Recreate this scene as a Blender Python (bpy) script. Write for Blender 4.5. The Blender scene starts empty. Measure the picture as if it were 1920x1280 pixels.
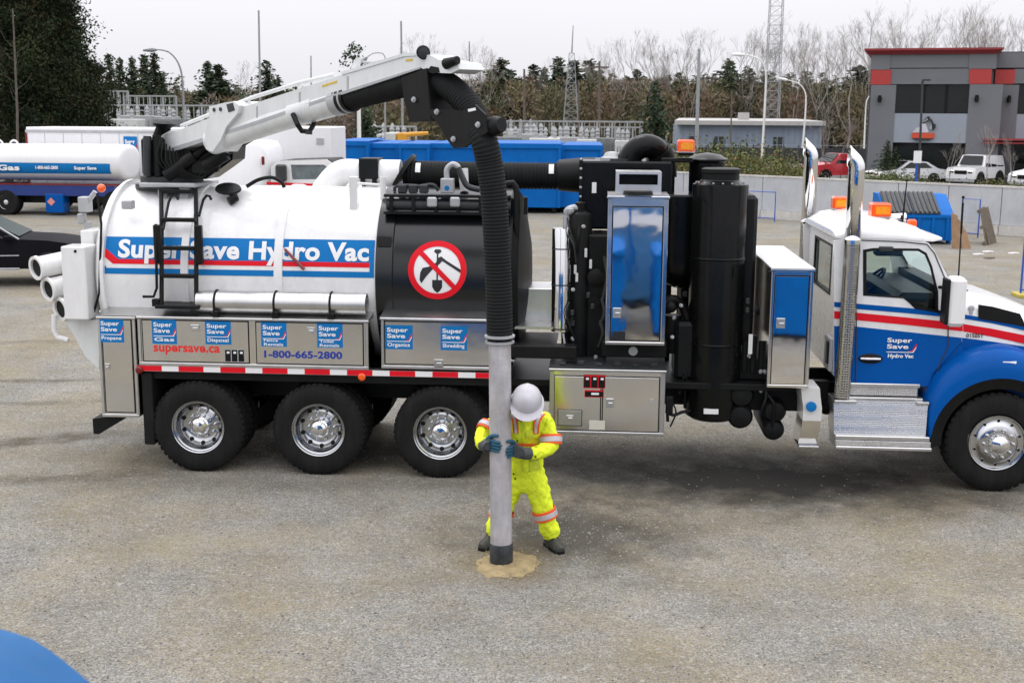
import bpy, bmesh, math, random
import numpy as np
from mathutils import Vector, Matrix
from mathutils.geometry import tessellate_polygon
random.seed(7)
SC = bpy.context.scene
COL = SC.collection
PI = math.pi

# ------------------------------------------------------------------ camera
F_PX, HOR, CAM_H, YAW, ROLL, CAM_D = 2300.0, 215.0, 4.0, math.radians(4.0), math.radians(0.4), 13.1
pitch = math.atan((640 - HOR) / F_PX)
fwd = Vector((-math.sin(YAW) * math.cos(pitch), math.cos(YAW) * math.cos(pitch), -math.sin(pitch)))
rt0 = Vector((math.cos(YAW), math.sin(YAW), 0))
up0 = rt0.cross(fwd)
RT = rt0 * math.cos(ROLL) + up0 * math.sin(ROLL)
UP = -rt0 * math.sin(ROLL) + up0 * math.cos(ROLL)
EYE = Vector((0, -CAM_D, CAM_H))
cd = bpy.data.cameras.new('camera')
cam = bpy.data.objects.new('camera', cd)
COL.objects.link(cam)
cam.matrix_world = Matrix(((RT.x, UP.x, -fwd.x, EYE.x), (RT.y, UP.y, -fwd.y, EYE.y), (RT.z, UP.z, -fwd.z, EYE.z), (0, 0, 0, 1)))
cd.sensor_width = 36
cd.lens = 36 * F_PX / 1920
cd.clip_start = 0.1
cd.clip_end = 3000
cd.dof.use_dof = True
cd.dof.focus_distance = 13.3
cd.dof.aperture_fstop = 5.0
SC.camera = cam

# ------------------------------------------------------------------ sky, sun, exposure
SUN_EL, SUN_AZ = math.radians(64), math.radians(335)
w = bpy.data.worlds.new("World")
SC.world = w
w.use_nodes = True
nt = w.node_tree
nt.nodes.clear()
out = nt.nodes.new('ShaderNodeOutputWorld')
sky = nt.nodes.new('ShaderNodeTexSky')
sky.sky_type = 'NISHITA'
sky.sun_disc = False
sky.sun_elevation = SUN_EL
sky.sun_rotation = SUN_AZ
sky.air_density = 1.0
sky.dust_density = 6.0
b1 = nt.nodes.new('ShaderNodeBackground')
b1.inputs['Strength'].default_value = 0.05
nt.links.new(sky.outputs[0], b1.inputs['Color'])
# overcast cloud layer: brightness of a standard overcast sky, 1 + 2 sin(elevation)
tc = nt.nodes.new('ShaderNodeTexCoord')
sp = nt.nodes.new('ShaderNodeSeparateXYZ')
nt.links.new(tc.outputs['Generated'], sp.inputs[0])
mx = nt.nodes.new('ShaderNodeMath'); mx.operation = 'MAXIMUM'; mx.inputs[1].default_value = 0
nt.links.new(sp.outputs['Z'], mx.inputs[0])
ma = nt.nodes.new('ShaderNodeMath'); ma.operation = 'MULTIPLY_ADD'; ma.inputs[1].default_value = 2.0; ma.inputs[2].default_value = 1.0
nt.links.new(mx.outputs[0], ma.inputs[0])
nz = nt.nodes.new('ShaderNodeTexNoise'); nz.inputs['Scale'].default_value = 3.0; nz.inputs['Detail'].default_value = 4
nt.links.new(tc.outputs['Generated'], nz.inputs['Vector'])
mr = nt.nodes.new('ShaderNodeMapRange'); mr.inputs['To Min'].default_value = 0.97; mr.inputs['To Max'].default_value = 1.03
nt.links.new(nz.outputs['Fac'], mr.inputs['Value'])
mm = nt.nodes.new('ShaderNodeMath'); mm.operation = 'MULTIPLY'
nt.links.new(ma.outputs[0], mm.inputs[0]); nt.links.new(mr.outputs[0], mm.inputs[1])
ms = nt.nodes.new('ShaderNodeMath'); ms.operation = 'MULTIPLY'; ms.inputs[1].default_value = 0.91
nt.links.new(mm.outputs[0], ms.inputs[0])
b2 = nt.nodes.new('ShaderNodeBackground')
b2.inputs['Color'].default_value = (0.98, 0.975, 1.03, 1)
nt.links.new(ms.outputs[0], b2.inputs['Strength'])
mixs = nt.nodes.new('ShaderNodeMixShader'); mixs.inputs[0].default_value = 0.9
nt.links.new(b1.outputs[0], mixs.inputs[1]); nt.links.new(b2.outputs[0], mixs.inputs[2])
nt.links.new(mixs.outputs[0], out.inputs['Surface'])
sd = bpy.data.lights.new('sun', 'SUN')
sd.energy = 0.6
sd.angle = math.radians(25)
sd.color = (1.0, 0.97, 0.92)
so = bpy.data.objects.new('sun', sd)
COL.objects.link(so)
sdir = Vector((math.sin(SUN_AZ) * math.cos(SUN_EL), math.cos(SUN_AZ) * math.cos(SUN_EL), math.sin(SUN_EL)))
so.rotation_euler = (sdir).to_track_quat('Z', 'Y').to_euler()
SC.view_settings.view_transform = 'Standard'
SC.view_settings.look = 'None'
SC.view_settings.exposure = 0.0
SC.view_settings.gamma = 1.0
SC.view_settings.use_curve_mapping = False

# ------------------------------------------------------------------ pixel of the photograph -> place in the yard
def ray(px, py):
    return fwd + RT * ((px - 960) / F_PX) - UP * ((py - 640) / F_PX)
def atY(px, py, Y):
    d = ray(px, py); return EYE + d * ((Y - EYE.y) / d.y)
def atZ(px, py, Z=0.0):
    d = ray(px, py); return EYE + d * ((Z - EYE.z) / d.z)
def U(px, py, Y=0.0):
    p = atY(px, py, Y); return (p.x, p.z)

# ------------------------------------------------------------------ materials
def L(r, g, b):
    f = lambda c: (c / 255 / 12.92) if c / 255 <= 0.04045 else ((c / 255 + 0.055) / 1.055) ** 2.4
    return (f(r), f(g), f(b))
MATS = {}
def mat(name, col, rough=0.5, metal=0.0, var=0.10, vs=2.5, bump=0.0, bs=30.0, spec=0.5, coat=0.0, rvar=0.08, dust=0.0, bdist=0.01):
    m = bpy.data.materials.new(name); m.use_nodes = True
    n = m.node_tree.nodes; l = m.node_tree.links
    p = n['Principled BSDF']
    p.inputs['Roughness'].default_value = rough
    p.inputs['Metallic'].default_value = metal
    p.inputs['Specular IOR Level'].default_value = spec
    if coat: p.inputs['Coat Weight'].default_value = coat; p.inputs['Coat Roughness'].default_value = 0.06
    t = n.new('ShaderNodeTexCoord')
    a = n.new('ShaderNodeTexNoise'); a.inputs['Scale'].default_value = vs; a.inputs['Detail'].default_value = 5; a.inputs['Roughness'].default_value = 0.65
    l.new(t.outputs['Object'], a.inputs['Vector'])
    r = n.new('ShaderNodeMapRange'); r.inputs['From Min'].default_value = 0.3; r.inputs['From Max'].default_value = 0.7
    l.new(a.outputs['Fac'], r.inputs['Value'])
    mixc = n.new('ShaderNodeMix'); mixc.data_type = 'RGBA'
    mixc.inputs['A'].default_value = tuple(min(1, c * (1 - var)) for c in col) + (1,)
    mixc.inputs['B'].default_value = tuple(min(1, c * (1 + var)) for c in col) + (1,)
    l.new(r.outputs['Result'], mixc.inputs['Factor'])
    last = mixc.outputs['Result']
    if dust:
        # dust and dirt film, thicker low down and on ledges
        d = n.new('ShaderNodeTexNoise'); d.inputs['Scale'].default_value = 5; d.inputs['Detail'].default_value = 8; d.inputs['Roughness'].default_value = 0.75
        mpd = n.new('ShaderNodeMapping'); mpd.inputs['Scale'].default_value = (1.6, 1.6, 0.35); l.new(t.outputs['Object'], mpd.inputs['Vector']); l.new(mpd.outputs['Vector'], d.inputs['Vector'])
        dr = n.new('ShaderNodeMapRange'); dr.inputs['From Min'].default_value = 0.42; dr.inputs['From Max'].default_value = 0.75
        dr.inputs['To Max'].default_value = dust
        l.new(d.outputs['Fac'], dr.inputs['Value'])
        md = n.new('ShaderNodeMix'); md.data_type = 'RGBA'; md.inputs['B'].default_value = (0.24, 0.21, 0.17, 1)
        l.new(dr.outputs['Result'], md.inputs['Factor']); l.new(last, md.inputs['A']); last = md.outputs['Result']
    l.new(last, p.inputs['Base Color'])
    if rvar:
        rr = n.new('ShaderNodeMapRange'); rr.inputs['To Min'].default_value = max(0.02, rough - rvar); rr.inputs['To Max'].default_value = min(1, rough + rvar)
        l.new(a.outputs['Fac'], rr.inputs['Value']); l.new(rr.outputs['Result'], p.inputs['Roughness'])
    if bump:
        bb = n.new('ShaderNodeTexNoise'); bb.inputs['Scale'].default_value = bs; bb.inputs['Detail'].default_value = 3
        l.new(t.outputs['Object'], bb.inputs['Vector'])
        bn = n.new('ShaderNodeBump'); bn.inputs['Strength'].default_value = bump; bn.inputs['Distance'].default_value = bdist
        l.new(bb.outputs['Fac'], bn.inputs['Height']); l.new(bn.outputs['Normal'], p.inputs['Normal'])
    MATS[name] = m
    return m

WHITE = mat('white_paint', (0.78, 0.78, 0.77), 0.28, var=0.03, coat=0.4, dust=0.15)
OFFWHITE = mat('boom_white', (0.70, 0.72, 0.71), 0.35, var=0.05, dust=0.2)
BLACK = mat('black_paint', (0.0045, 0.0050, 0.0052), 0.20, var=0.3, spec=0.18, rvar=0.05, dust=0.012)
CHAMBER = mat('chamber_black', (0.006, 0.007, 0.008), 0.24, var=0.2, vs=1.5, spec=0.5, rvar=0.06, dust=0.012)
BLACKSAT = mat('satin_black', (0.0065, 0.0072, 0.0072), 0.45, var=0.3, spec=0.18, dust=0.02)
DARKGREY = mat('dark_grey_metal', (0.030, 0.033, 0.035), 0.45, var=0.25, spec=.35, dust=0.06)
RUBBER = mat('tyre_rubber', (0.0085, 0.009, 0.009), 0.8, var=0.3, bump=0.3, bs=60, dust=0.045, spec=0.2)
HOSE = mat('hose_rubber', (0.006, 0.007, 0.007), 0.7, var=0.3, dust=0.025, spec=0.22)
BLUE = mat('fleet_blue', (0.001, 0.082, 0.34), 0.25, var=0.05, spec=.12, dust=0.0)
DECALBLUE = mat('decal_blue', (0.007, 0.165, 0.45), 0.5, var=0.04, spec=.12)
RED = mat('decal_red', (0.70, 0.010, 0.022), 0.45, var=0.05, spec=.15)
DECALWHITE = mat('decal_white', (0.80, 0.80, 0.80), 0.4, var=0.03)
TEXTBLUE = mat('text_blue', L(28, 52, 150), 0.45, var=0.05)
TEXTRED = mat('text_red', L(222, 40, 34), 0.45, var=0.05)
TEXTBLACK = mat('text_black', (0.01, 0.01, 0.012), 0.5, var=0.05)
STEEL = mat('polished_stainless', (0.72, 0.71, 0.69), 0.13, 1.0, var=0.04, bump=0.35, bs=1.3, rvar=0.04, bdist=0.016, dust=0.08)
MIRROR = mat('mirror_stainless', (0.80, 0.80, 0.80), 0.04, 1.0, var=0.03, bump=0.30, bs=1.1, rvar=0.02, bdist=0.018, dust=0.03)
WHEELAL = mat('wheel_aluminium', (0.50, 0.51, 0.52), 0.17, 1.0, var=0.06, rvar=0.05, dust=0.08)
BRUSHED = mat('brushed_aluminium', (0.62, 0.62, 0.61), 0.34, 1.0, var=0.08, rvar=0.08, dust=0.2)
CHROME = mat('chrome', (0.80, 0.80, 0.81), 0.06, 1.0, var=0.03, rvar=0.03)
GALV = mat('galvanised_grey', (0.42, 0.43, 0.44), 0.5, 0.3, var=0.12, dust=0.15)
TUBEGREY = mat('scuffed_tube_grey', (0.45, 0.44, 0.45), 0.55, 0.15, var=0.26, vs=4, bump=0.35, bs=22, dust=0.55)
WETSTEEL = mat('wet_dark_steel', (0.045, 0.05, 0.055), 0.4, 0.4, var=0.5, vs=14, bump=0.4, bs=40)
AMBER = mat('amber_lens', L(255, 92, 12), 0.18, var=0.1, vs=20, coat=0.6)
AMBERD = mat('amber_inner', L(250, 150, 20), 0.2, var=0.2, vs=25)
REDLENS = mat('red_lens', L(110, 18, 16), 0.2, var=0.1)
SEAT = mat('seat_grey', (0.035, 0.035, 0.038), 0.8, var=0.2)
CREAM = mat('cream_label', (0.6, 0.58, 0.5), 0.6, var=0.05)

def glass_mat(name, col, rough=0.02, trans=1.0):
    m = bpy.data.materials.new(name); m.use_nodes = True
    p = m.node_tree.nodes['Principled BSDF']
    p.inputs['Base Color'].default_value = col + (1,)
    p.inputs['Roughness'].default_value = rough
    p.inputs['Transmission Weight'].default_value = trans
    p.inputs['IOR'].default_value = 1.45
    return m
GLASS = glass_mat('window_glass', (0.80, 0.90, 0.86))
TINT = mat('tinted_glass', (0.008, 0.011, 0.011), 0.04, var=0.2, rvar=0, spec=0.32)

# perforated heat shield and diamond plate: fine relief on the metal
def pattern_mat(name, col, scale, dark, rough, metal):
    m = mat(name, col, rough, metal, var=0.06, rvar=0.05, dust=0.1)
    n = m.node_tree.nodes; l = m.node_tree.links; p = n['Principled BSDF']
    t = n.new('ShaderNodeTexCoord')
    v = n.new('ShaderNodeTexVoronoi'); v.inputs['Scale'].default_value = scale; v.inputs['Randomness'].default_value = 0.25
    l.new(t.outputs['Object'], v.inputs['Vector'])
    r = n.new('ShaderNodeMapRange'); r.inputs['From Min'].default_value = 0.25; r.inputs['From Max'].default_value = 0.42
    l.new(v.outputs['Distance'], r.inputs['Value'])
    mx_ = n.new('ShaderNodeMix'); mx_.data_type = 'RGBA'; mx_.inputs['A'].default_value = dark + (1,)
    src = p.inputs['Base Color'].links[0].from_socket
    l.new(r.outputs['Result'], mx_.inputs['Factor']); l.new(src, mx_.inputs['B']); l.new(mx_.outputs['Result'], p.inputs['Base Color'])
    b = n.new('ShaderNodeBump'); b.inputs['Strength'].default_value = 0.6; b.inputs['Distance'].default_value = 0.006
    l.new(r.outputs['Result'], b.inputs['Height']); l.new(b.outputs['Normal'], p.inputs['Normal'])
    return m
PERF = pattern_mat('perforated_shield', (0.50, 0.49, 0.46), 37, (0.02, 0.02, 0.02), 0.22, 1.0)
DIAMOND = pattern_mat('diamond_plate', (0.66, 0.66, 0.66), 52, (0.44, 0.44, 0.44), 0.28, 1.0)

# ------------------------------------------------------------------ mesh builder
def frame(ax):
    ax = Vector(ax).normalized()
    h = Vector((0, 0, 1)) if abs(ax.z) < 0.95 else Vector((1, 0, 0))
    a = ax.cross(h).normalized()
    return ax, a, ax.cross(a).normalized()
class MB:
    def __init__(s): s.v = []; s.f = []; s.m = []
    def add(s, vs, fs, m=0):
        o = len(s.v); s.v += [tuple(x) for x in vs]
        s.f += [tuple(i + o for i in f) for f in fs]; s.m += [m] * len(fs); return s
    def box(s, x0, x1, y0, y1, z0, z1, b=0.0, m=0):
        X, Y, Z = sorted((x0, x1)), sorted((y0, y1)), sorted((z0, z1))
        b = min(b, 0.45 * min(X[1] - X[0], Y[1] - Y[0], Z[1] - Z[0]))
        if b <= 0:
            vs = [(X[i], Y[j], Z[k]) for i in (0, 1) for j in (0, 1) for k in (0, 1)]
            return s.add(vs, [(0, 1, 3, 2), (4, 6, 7, 5), (0, 4, 5, 1), (2, 3, 7, 6), (0, 2, 6, 4), (1, 5, 7, 3)], m)
        vs = []; ix = {}
        for i in (0, 1):
            for j in (0, 1):
                for k in (0, 1):
                    c = (X[i], Y[j], Z[k]); d = (b if i == 0 else -b, b if j == 0 else -b, b if k == 0 else -b)
                    for a in range(3):
                        q = [c[q_] + (d[q_] if q_ != a else 0) for q_ in range(3)]
                        ix[(i, j, k, a)] = len(vs); vs.append(tuple(q))
        fs = []
        for i in (0, 1): fs.append([ix[(i, j, k, 0)] for j, k in ((0, 0), (1, 0), (1, 1), (0, 1))])
        for j in (0, 1): fs.append([ix[(i, j, k, 1)] for i, k in ((0, 0), (1, 0), (1, 1), (0, 1))])
        for k in (0, 1): fs.append([ix[(i, j, k, 2)] for i, j in ((0, 0), (1, 0), (1, 1), (0, 1))])
        for i in (0, 1):
            for j in (0, 1): fs.append([ix[(i, j, 0, 0)], ix[(i, j, 1, 0)], ix[(i, j, 1, 1)], ix[(i, j, 0, 1)]])
        for i in (0, 1):
            for k in (0, 1): fs.append([ix[(i, 0, k, 0)], ix[(i, 1, k, 0)], ix[(i, 1, k, 2)], ix[(i, 0, k, 2)]])
        for j in (0, 1):
            for k in (0, 1): fs.append([ix[(0, j, k, 1)], ix[(1, j, k, 1)], ix[(1, j, k, 2)], ix[(0, j, k, 2)]])
        for i in (0, 1):
            for j in (0, 1):
                for k in (0, 1): fs.append([ix[(i, j, k, a)] for a in range(3)])
        return s.add(vs, fs, m)
    def lathe(s, prof, o=(0, 0, 0), ax=(0, 1, 0), seg=32, m=0, cap=True):
        ax, a, b = frame(ax); o = Vector(o); vs = []; fs = []
        for r, h in prof:
            for k in range(seg):
                t = 2 * PI * k / seg
                vs.append(o + ax * h + (a * math.cos(t) + b * math.sin(t)) * max(r, 1e-4))
        for i in range(len(prof) - 1):
            for k in range(seg):
                k2 = (k + 1) % seg
                fs.append((i * seg + k, i * seg + k2, (i + 1) * seg + k2, (i + 1) * seg + k))
        if cap:
            fs.append(tuple(range(seg))[::-1]); n = (len(prof) - 1) * seg; fs.append(tuple(range(n, n + seg)))
        return s.add(vs, fs, m)
    def cyl(s, p0, p1, r0, r1=None, seg=16, m=0):
        p0, p1 = Vector(p0), Vector(p1); r1 = r0 if r1 is None else r1
        return s.lathe([(r0, 0), (r1, (p1 - p0).length)], p0, p1 - p0, seg, m)
    def tube(s, path, r, seg=12, m=0, cap=True):
        P = [Vector(p) for p in path]; n = len(P); vs = []; fs = []
        R = r if hasattr(r, '__len__') else [r] * n
        t0 = (P[1] - P[0]).normalized(); _, a, b = frame(t0)
        for i in range(n):
            t = (P[min(i + 1, n - 1)] - P[max(i - 1, 0)]).normalized()
            a = (a - t * a.dot(t)).normalized(); b = t.cross(a)
            for k in range(seg):
                an = 2 * PI * k / seg
                vs.append(P[i] + (a * math.cos(an) + b * math.sin(an)) * R[i])
        for i in range(n - 1):
            for k in range(seg):
                k2 = (k + 1) % seg
                fs.append((i * seg + k, i * seg + k2, (i + 1) * seg + k2, (i + 1) * seg + k))
        if cap:
            fs.append(tuple(range(seg))[::-1]); fs.append(tuple(range((n - 1) * seg, n * seg)))
        return s.add(vs, fs, m)
    def prism(s, pts, d, m=0):
        # pts: 3-D outline, extruded by vector d
        P = [Vector(p) for p in pts]; d = Vector(d); n = len(P)
        vs = P + [p + d for p in P]
        fs = [tuple(range(n))[::-1], tuple(range(n, 2 * n))] + [(i, (i + 1) % n, n + (i + 1) % n, n + i) for i in range(n)]
        return s.add(vs, fs, m)
    def prismXZ(s, pts, y0, y1, m=0): return s.prism([(x, y0, z) for x, z in pts], (0, y1 - y0, 0), m)
    def loft(s, rings, m=0, cap=True, closed=True):
        n = len(rings[0]); vs = [p for r in rings for p in r]; fs = []
        for i in range(len(rings) - 1):
            for k in range(n if closed else n - 1):
                k2 = (k + 1) % n
                fs.append((i * n + k, i * n + k2, (i + 1) * n + k2, (i + 1) * n + k))
        if cap: fs.append(tuple(range(n))[::-1]); fs.append(tuple(range((len(rings) - 1) * n, len(rings) * n)))
        return s.add(vs, fs, m)
    def sphere(s, c, r, m=0, seg=14, sc=(1, 1, 1)):
        c = Vector(c); rings = max(5, seg // 2); vs = []; fs = []
        for i in range(rings + 1):
            t = PI * i / rings
            for k in range(seg):
                a = 2 * PI * k / seg
                vs.append(c + Vector((r * sc[0] * max(math.sin(t), 1e-3) * math.cos(a), r * sc[1] * max(math.sin(t), 1e-3) * math.sin(a), r * sc[2] * math.cos(t))))
        for i in range(rings):
            for k in range(seg):
                k2 = (k + 1) % seg
                fs.append((i * seg + k, i * seg + k2, (i + 1) * seg + k2, (i + 1) * seg + k))
        return s.add(vs, fs, m)
    def holed(s, outer, holes, f3, d, m=0):
        # a panel with openings: 2-D outlines mapped by f3, thickness vector d
        d = Vector(d); loops = [outer] + holes
        tri = tessellate_polygon([[Vector((p[0], p[1], 0)) for p in lp] for lp in loops])
        P = [Vector(f3(*p)) for lp in loops for p in lp]; n = len(P)
        fs = [tuple(t) for t in tri] + [tuple(i + n for i in t)[::-1] for t in tri]
        o = 0
        for lp in loops:
            k = len(lp)
            fs += [(o + i, o + (i + 1) % k, n + o + (i + 1) % k, n + o + i) for i in range(k)]; o += k
        return s.add(P + [p + d for p in P], fs, m)
    def build(s, name, mats, parent=None, ang=32, recalc=True):
        me = bpy.data.meshes.new(name)
        me.from_pydata(s.v, [], s.f)
        if not isinstance(mats, (list, tuple)): mats = [mats]
        for q in mats: me.materials.append(q)
        me.polygons.foreach_set('material_index', s.m)
        if recalc:
            bm = bmesh.new(); bm.from_mesh(me)
            bmesh.ops.recalc_face_normals(bm, faces=bm.faces[:]); bm.to_mesh(me); bm.free()
        me.polygons.foreach_set('use_smooth', [True] * len(me.polygons))
        me.set_sharp_from_angle(angle=math.radians(ang))
        me.update()
        o = bpy.data.objects.new(name, me); COL.objects.link(o)
        if parent: attach(o, parent)
        return o
def attach(o, p):
    o.parent = p
    if p.type == 'EMPTY': o.matrix_parent_inverse = p.matrix_basis.inverted()
def tag(o, label=None, cat=None, group=None, kind=None):
    if label: o['label'] = label
    if cat: o['category'] = cat
    if group: o['group'] = group
    if kind: o['kind'] = kind
    return o
def empty(name, label=None, cat=None, group=None, loc=(0, 0, 0), rz=0.0, parent=None):
    o = bpy.data.objects.new(name, None); COL.objects.link(o)
    o.location = loc; o.rotation_euler = (0, 0, rz); o.empty_display_size = 0.3
    if parent: o.parent = parent
    return tag(o, label, cat, group)
def copy_tree(o, parent=None):
    c = o.copy(); COL.objects.link(c)
    if parent: c.parent = parent
    for ch in o.children: copy_tree(ch, c)
    return c

# flat writing as thin meshes: returns 2-D outline vertices and faces fitted to a w x h box
TXT = {}
def text2d(s, bold=0.03):
    if (s, bold) in TXT: return TXT[(s, bold)]
    cu = bpy.data.curves.new('writing', 'FONT'); cu.body = s; cu.size = 1; cu.offset = bold; cu.resolution_u = 4
    cu.space_character = 1.0 + bold * 1.2
    ob = bpy.data.objects.new('writing', cu); COL.objects.link(ob)
    dg = bpy.context.evaluated_depsgraph_get(); dg.update()
    me = bpy.data.meshes.new_from_object(ob.evaluated_get(dg))
    bm = bmesh.new(); bm.from_mesh(me); bmesh.ops.triangulate(bm, faces=bm.faces[:])
    vs = [(v.co.x, v.co.y) for v in bm.verts]; bm.verts.index_update()
    fs = [tuple(v.index for v in f.verts) for f in bm.faces]
    bm.free(); bpy.data.objects.remove(ob); bpy.data.curves.remove(cu); bpy.data.meshes.remove(me)
    TXT[(s, bold)] = (vs, fs)
    return vs, fs
def text_fit(s, x0, z0, w, h=None, bold=0.03, ref=None):
    vs, fs = text2d(s, bold)
    xs = [v[0] for v in vs]; zs = [v[1] for v in (text2d(ref, bold)[0] if ref else vs)]
    a, b, c, d = min(xs), max(xs), min(zs), max(zs)
    kx = w / (b - a); kz = (h / (d - c)) if h else kx
    return [(x0 + (x - a) * kx, z0 + (z - c) * kz) for x, z in vs], fs

# ================================================================== SETTING: ground
def ground_material():
    m = bpy.data.materials.new('gravel_ground'); m.use_nodes = True
    n = m.node_tree.nodes; l = m.node_tree.links; p = n['Principled BSDF']
    p.inputs['Roughness'].default_value = 0.9; p.inputs['Specular IOR Level'].default_value = 0.25
    t = n.new('ShaderNodeTexCoord')
    def noise(sc, det=5, ro=0.6, vec=None):
        q = n.new('ShaderNodeTexNoise'); q.inputs['Scale'].default_value = sc; q.inputs['Detail'].default_value = det; q.inputs['Roughness'].default_value = ro
        l.new(vec or t.outputs['Object'], q.inputs['Vector']); return q.outputs['Fac']
    def rng(v, a, b, c=0.0, d=1.0):
        q = n.new('ShaderNodeMapRange'); q.inputs['From Min'].default_value = a; q.inputs['From Max'].default_value = b
        q.inputs['To Min'].default_value = c; q.inputs['To Max'].default_value = d; l.new(v, q.inputs['Value']); return q.outputs['Result']
    def mix(f, a, b, mode='MIX'):
        q = n.new('ShaderNodeMix'); q.data_type = 'RGBA'; q.blend_type = mode
        for key, x in (('A', a), ('B', b)):
            if isinstance(x, tuple): q.inputs[key].default_value = x + (1,)
            else: l.new(x, q.inputs[key])
        if isinstance(f, float): q.inputs['Factor'].default_value = f
        else: l.new(f, q.inputs['Factor'])
        return q.outputs['Result']
    patch = noise(0.45, 7, 0.66); patch2 = noise(1.1, 7, 0.7); fine = noise(13, 5, 0.8); grit = noise(46, 3, 0.7); grit2 = noise(105, 2, 0.6)
    tan_ = mix(rng(patch2, 0.35, 0.65), (0.205, 0.176, 0.120), (0.264, 0.230, 0.160))
    grey = mix(rng(patch2, 0.35, 0.65), (0.184, 0.177, 0.156), (0.268, 0.259, 0.232))
    pm = rng(patch, 0.40, 0.62)
    base = mix(pm, grey, tan_)
    amp = rng(pm, 0, 1, 1.0, 0.55)
    def speckle(src, f, lo, hi, dk, lt, w_):
        q = mix(rng(f, lo, hi), mix(1.0, src, (dk, dk, dk), 'MULTIPLY'), mix(1.0, src, (lt, lt, lt), 'MULTIPLY'))
        ww = n.new('ShaderNodeMath'); ww.operation = 'MULTIPLY'; l.new(amp, ww.inputs[0]); ww.inputs[1].default_value = w_
        return mix(ww.outputs[0], src, q)
    base = speckle(base, fine, .36, .64, .68, 1.28, .8)
    base = speckle(base, grit, .36, .66, .50, 1.50, 1.0)
    base = speckle(base, grit2, .36, .66, .62, 1.40, 1.0)
    v = n.new('ShaderNodeTexVoronoi'); v.inputs['Scale'].default_value = 40
    l.new(t.outputs['Object'], v.inputs['Vector'])
    sx = n.new('ShaderNodeSeparateColor'); l.new(v.outputs['Color'], sx.inputs[0])
    stone = mix(rng(sx.outputs[0], 0, 1), (0.10, 0.10, 0.10), (0.42, 0.41, 0.38))
    base = mix(rng(sx.outputs[1], 0.72, 0.95, 0, 0.55), base, stone)
    # wheel tracks on the left running along the yard
    mp = n.new('ShaderNodeMapping'); mp.inputs['Scale'].default_value = (0.12, 1.3, 1); mp.inputs['Rotation'].default_value = (0, 0, math.radians(7))
    l.new(t.outputs['Object'], mp.inputs['Vector'])
    tr = noise(1.0, 4, 0.6, mp.outputs['Vector'])
    base = mix(rng(tr, 0.55, 0.72, 0, 0.35), base, (0.135, 0.118, 0.085))
    # single wheel tracks: darker bands between two places on the ground
    def dotp(v3):
        q = n.new('ShaderNodeVectorMath'); q.operation = 'DOT_PRODUCT'; l.new(t.outputs['Object'], q.inputs[0]); q.inputs[1].default_value = v3; return q.outputs['Value']
    def math2(op, a, b):
        q = n.new('ShaderNodeMath'); q.operation = op
        for i_, x in enumerate((a, b)):
            if isinstance(x, (int, float)): q.inputs[i_].default_value = x
            else: l.new(x, q.inputs[i_])
        return q.outputs[0]
    wob = noise(0.8, 4, 0.6)
    def track(pa, pb, wd, amt, src, col=(0.085, 0.072, 0.050)):
        a_, b_ = atZ(*pa), atZ(*pb); u = (b_ - a_).normalized(); nn_ = Vector((-u.y, u.x, 0)); ln = (b_ - a_).length
        d = math2('SUBTRACT', dotp(tuple(nn_)), nn_.dot(a_)); d = math2('ADD', d, math2('MULTIPLY', math2('SUBTRACT', wob, .5), .9)); d = math2('ABSOLUTE', d, 0)
        al = math2('SUBTRACT', dotp(tuple(u)), u.dot(a_))
        f = math2('MULTIPLY', rng(d, wd * .35, wd, amt, 0), math2('MULTIPLY', rng(al, -.8, .6), rng(al, ln - .6, ln + .8, 1, 0)))
        f = math2('MULTIPLY', f, rng(noise(2.6, 5, .7), .3, .62, .15, 1))
        return mix(f, src, col)
    for pa, pb, wd, amt in (((-60, 716), (176, 712), .20, .9), ((-60, 838), (240, 810), .26, 1.0), ((-60, 908), (300, 886), .26, .9), ((-60, 760), (180, 752), .16, .6), ((-60, 640), (150, 640), .2, .5), ((250, 908), (900, 910), .30, .35), ((1050, 985), (1900, 960), .26, .25), ((1150, 925), (1900, 935), .34, .45)):
        base = track(pa, pb, wd, amt, base)
    base = track((230, 1035), (520, 1000), .34, .5, base, (0.27, 0.225, 0.13))
    # wet ground round the dig; under the truck, painted shade with dampness
    def damp_shade(x, y, rx, ry, lo, hi, amt, src, col=(0.036, 0.033, 0.027)):
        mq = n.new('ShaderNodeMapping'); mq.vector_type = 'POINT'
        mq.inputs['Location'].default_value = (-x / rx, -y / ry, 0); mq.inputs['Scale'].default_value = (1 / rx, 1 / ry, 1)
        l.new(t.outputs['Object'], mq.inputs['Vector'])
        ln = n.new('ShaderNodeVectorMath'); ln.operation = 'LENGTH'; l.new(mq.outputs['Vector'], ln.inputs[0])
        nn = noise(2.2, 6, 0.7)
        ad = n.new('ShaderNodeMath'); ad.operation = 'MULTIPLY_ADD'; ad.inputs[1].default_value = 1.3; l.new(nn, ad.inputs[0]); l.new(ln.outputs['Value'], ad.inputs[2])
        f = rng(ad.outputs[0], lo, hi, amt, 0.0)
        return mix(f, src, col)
    base = damp_shade(-0.2, -1.7, 1.5, 1.2, 0.9, 1.7, 0.75, base)
    base = damp_shade(1.9, 0.30, 3.1, 1.30, 0.95, 1.75, 0.97, base, (0.024, 0.022, 0.018))  # truck's under-shadow painted into the ground colour, over partly wet soil
    base = damp_shade(-3.2, 1.0, 2.6, 0.8, 0.95, 1.7, 0.8, base)  # same painted darkening under the rear axles
    sc_ = atZ(952, 1058)
    base = damp_shade(sc_.x, sc_.y, .55, .62, .95, 1.8, .75, base, (0.19, 0.145, 0.075))
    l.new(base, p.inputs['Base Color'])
    hs = n.new('ShaderNodeMath'); hs.operation = 'ADD'; l.new(fine, hs.inputs[0]); l.new(v.outputs['Distance'], hs.inputs[1])
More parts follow.
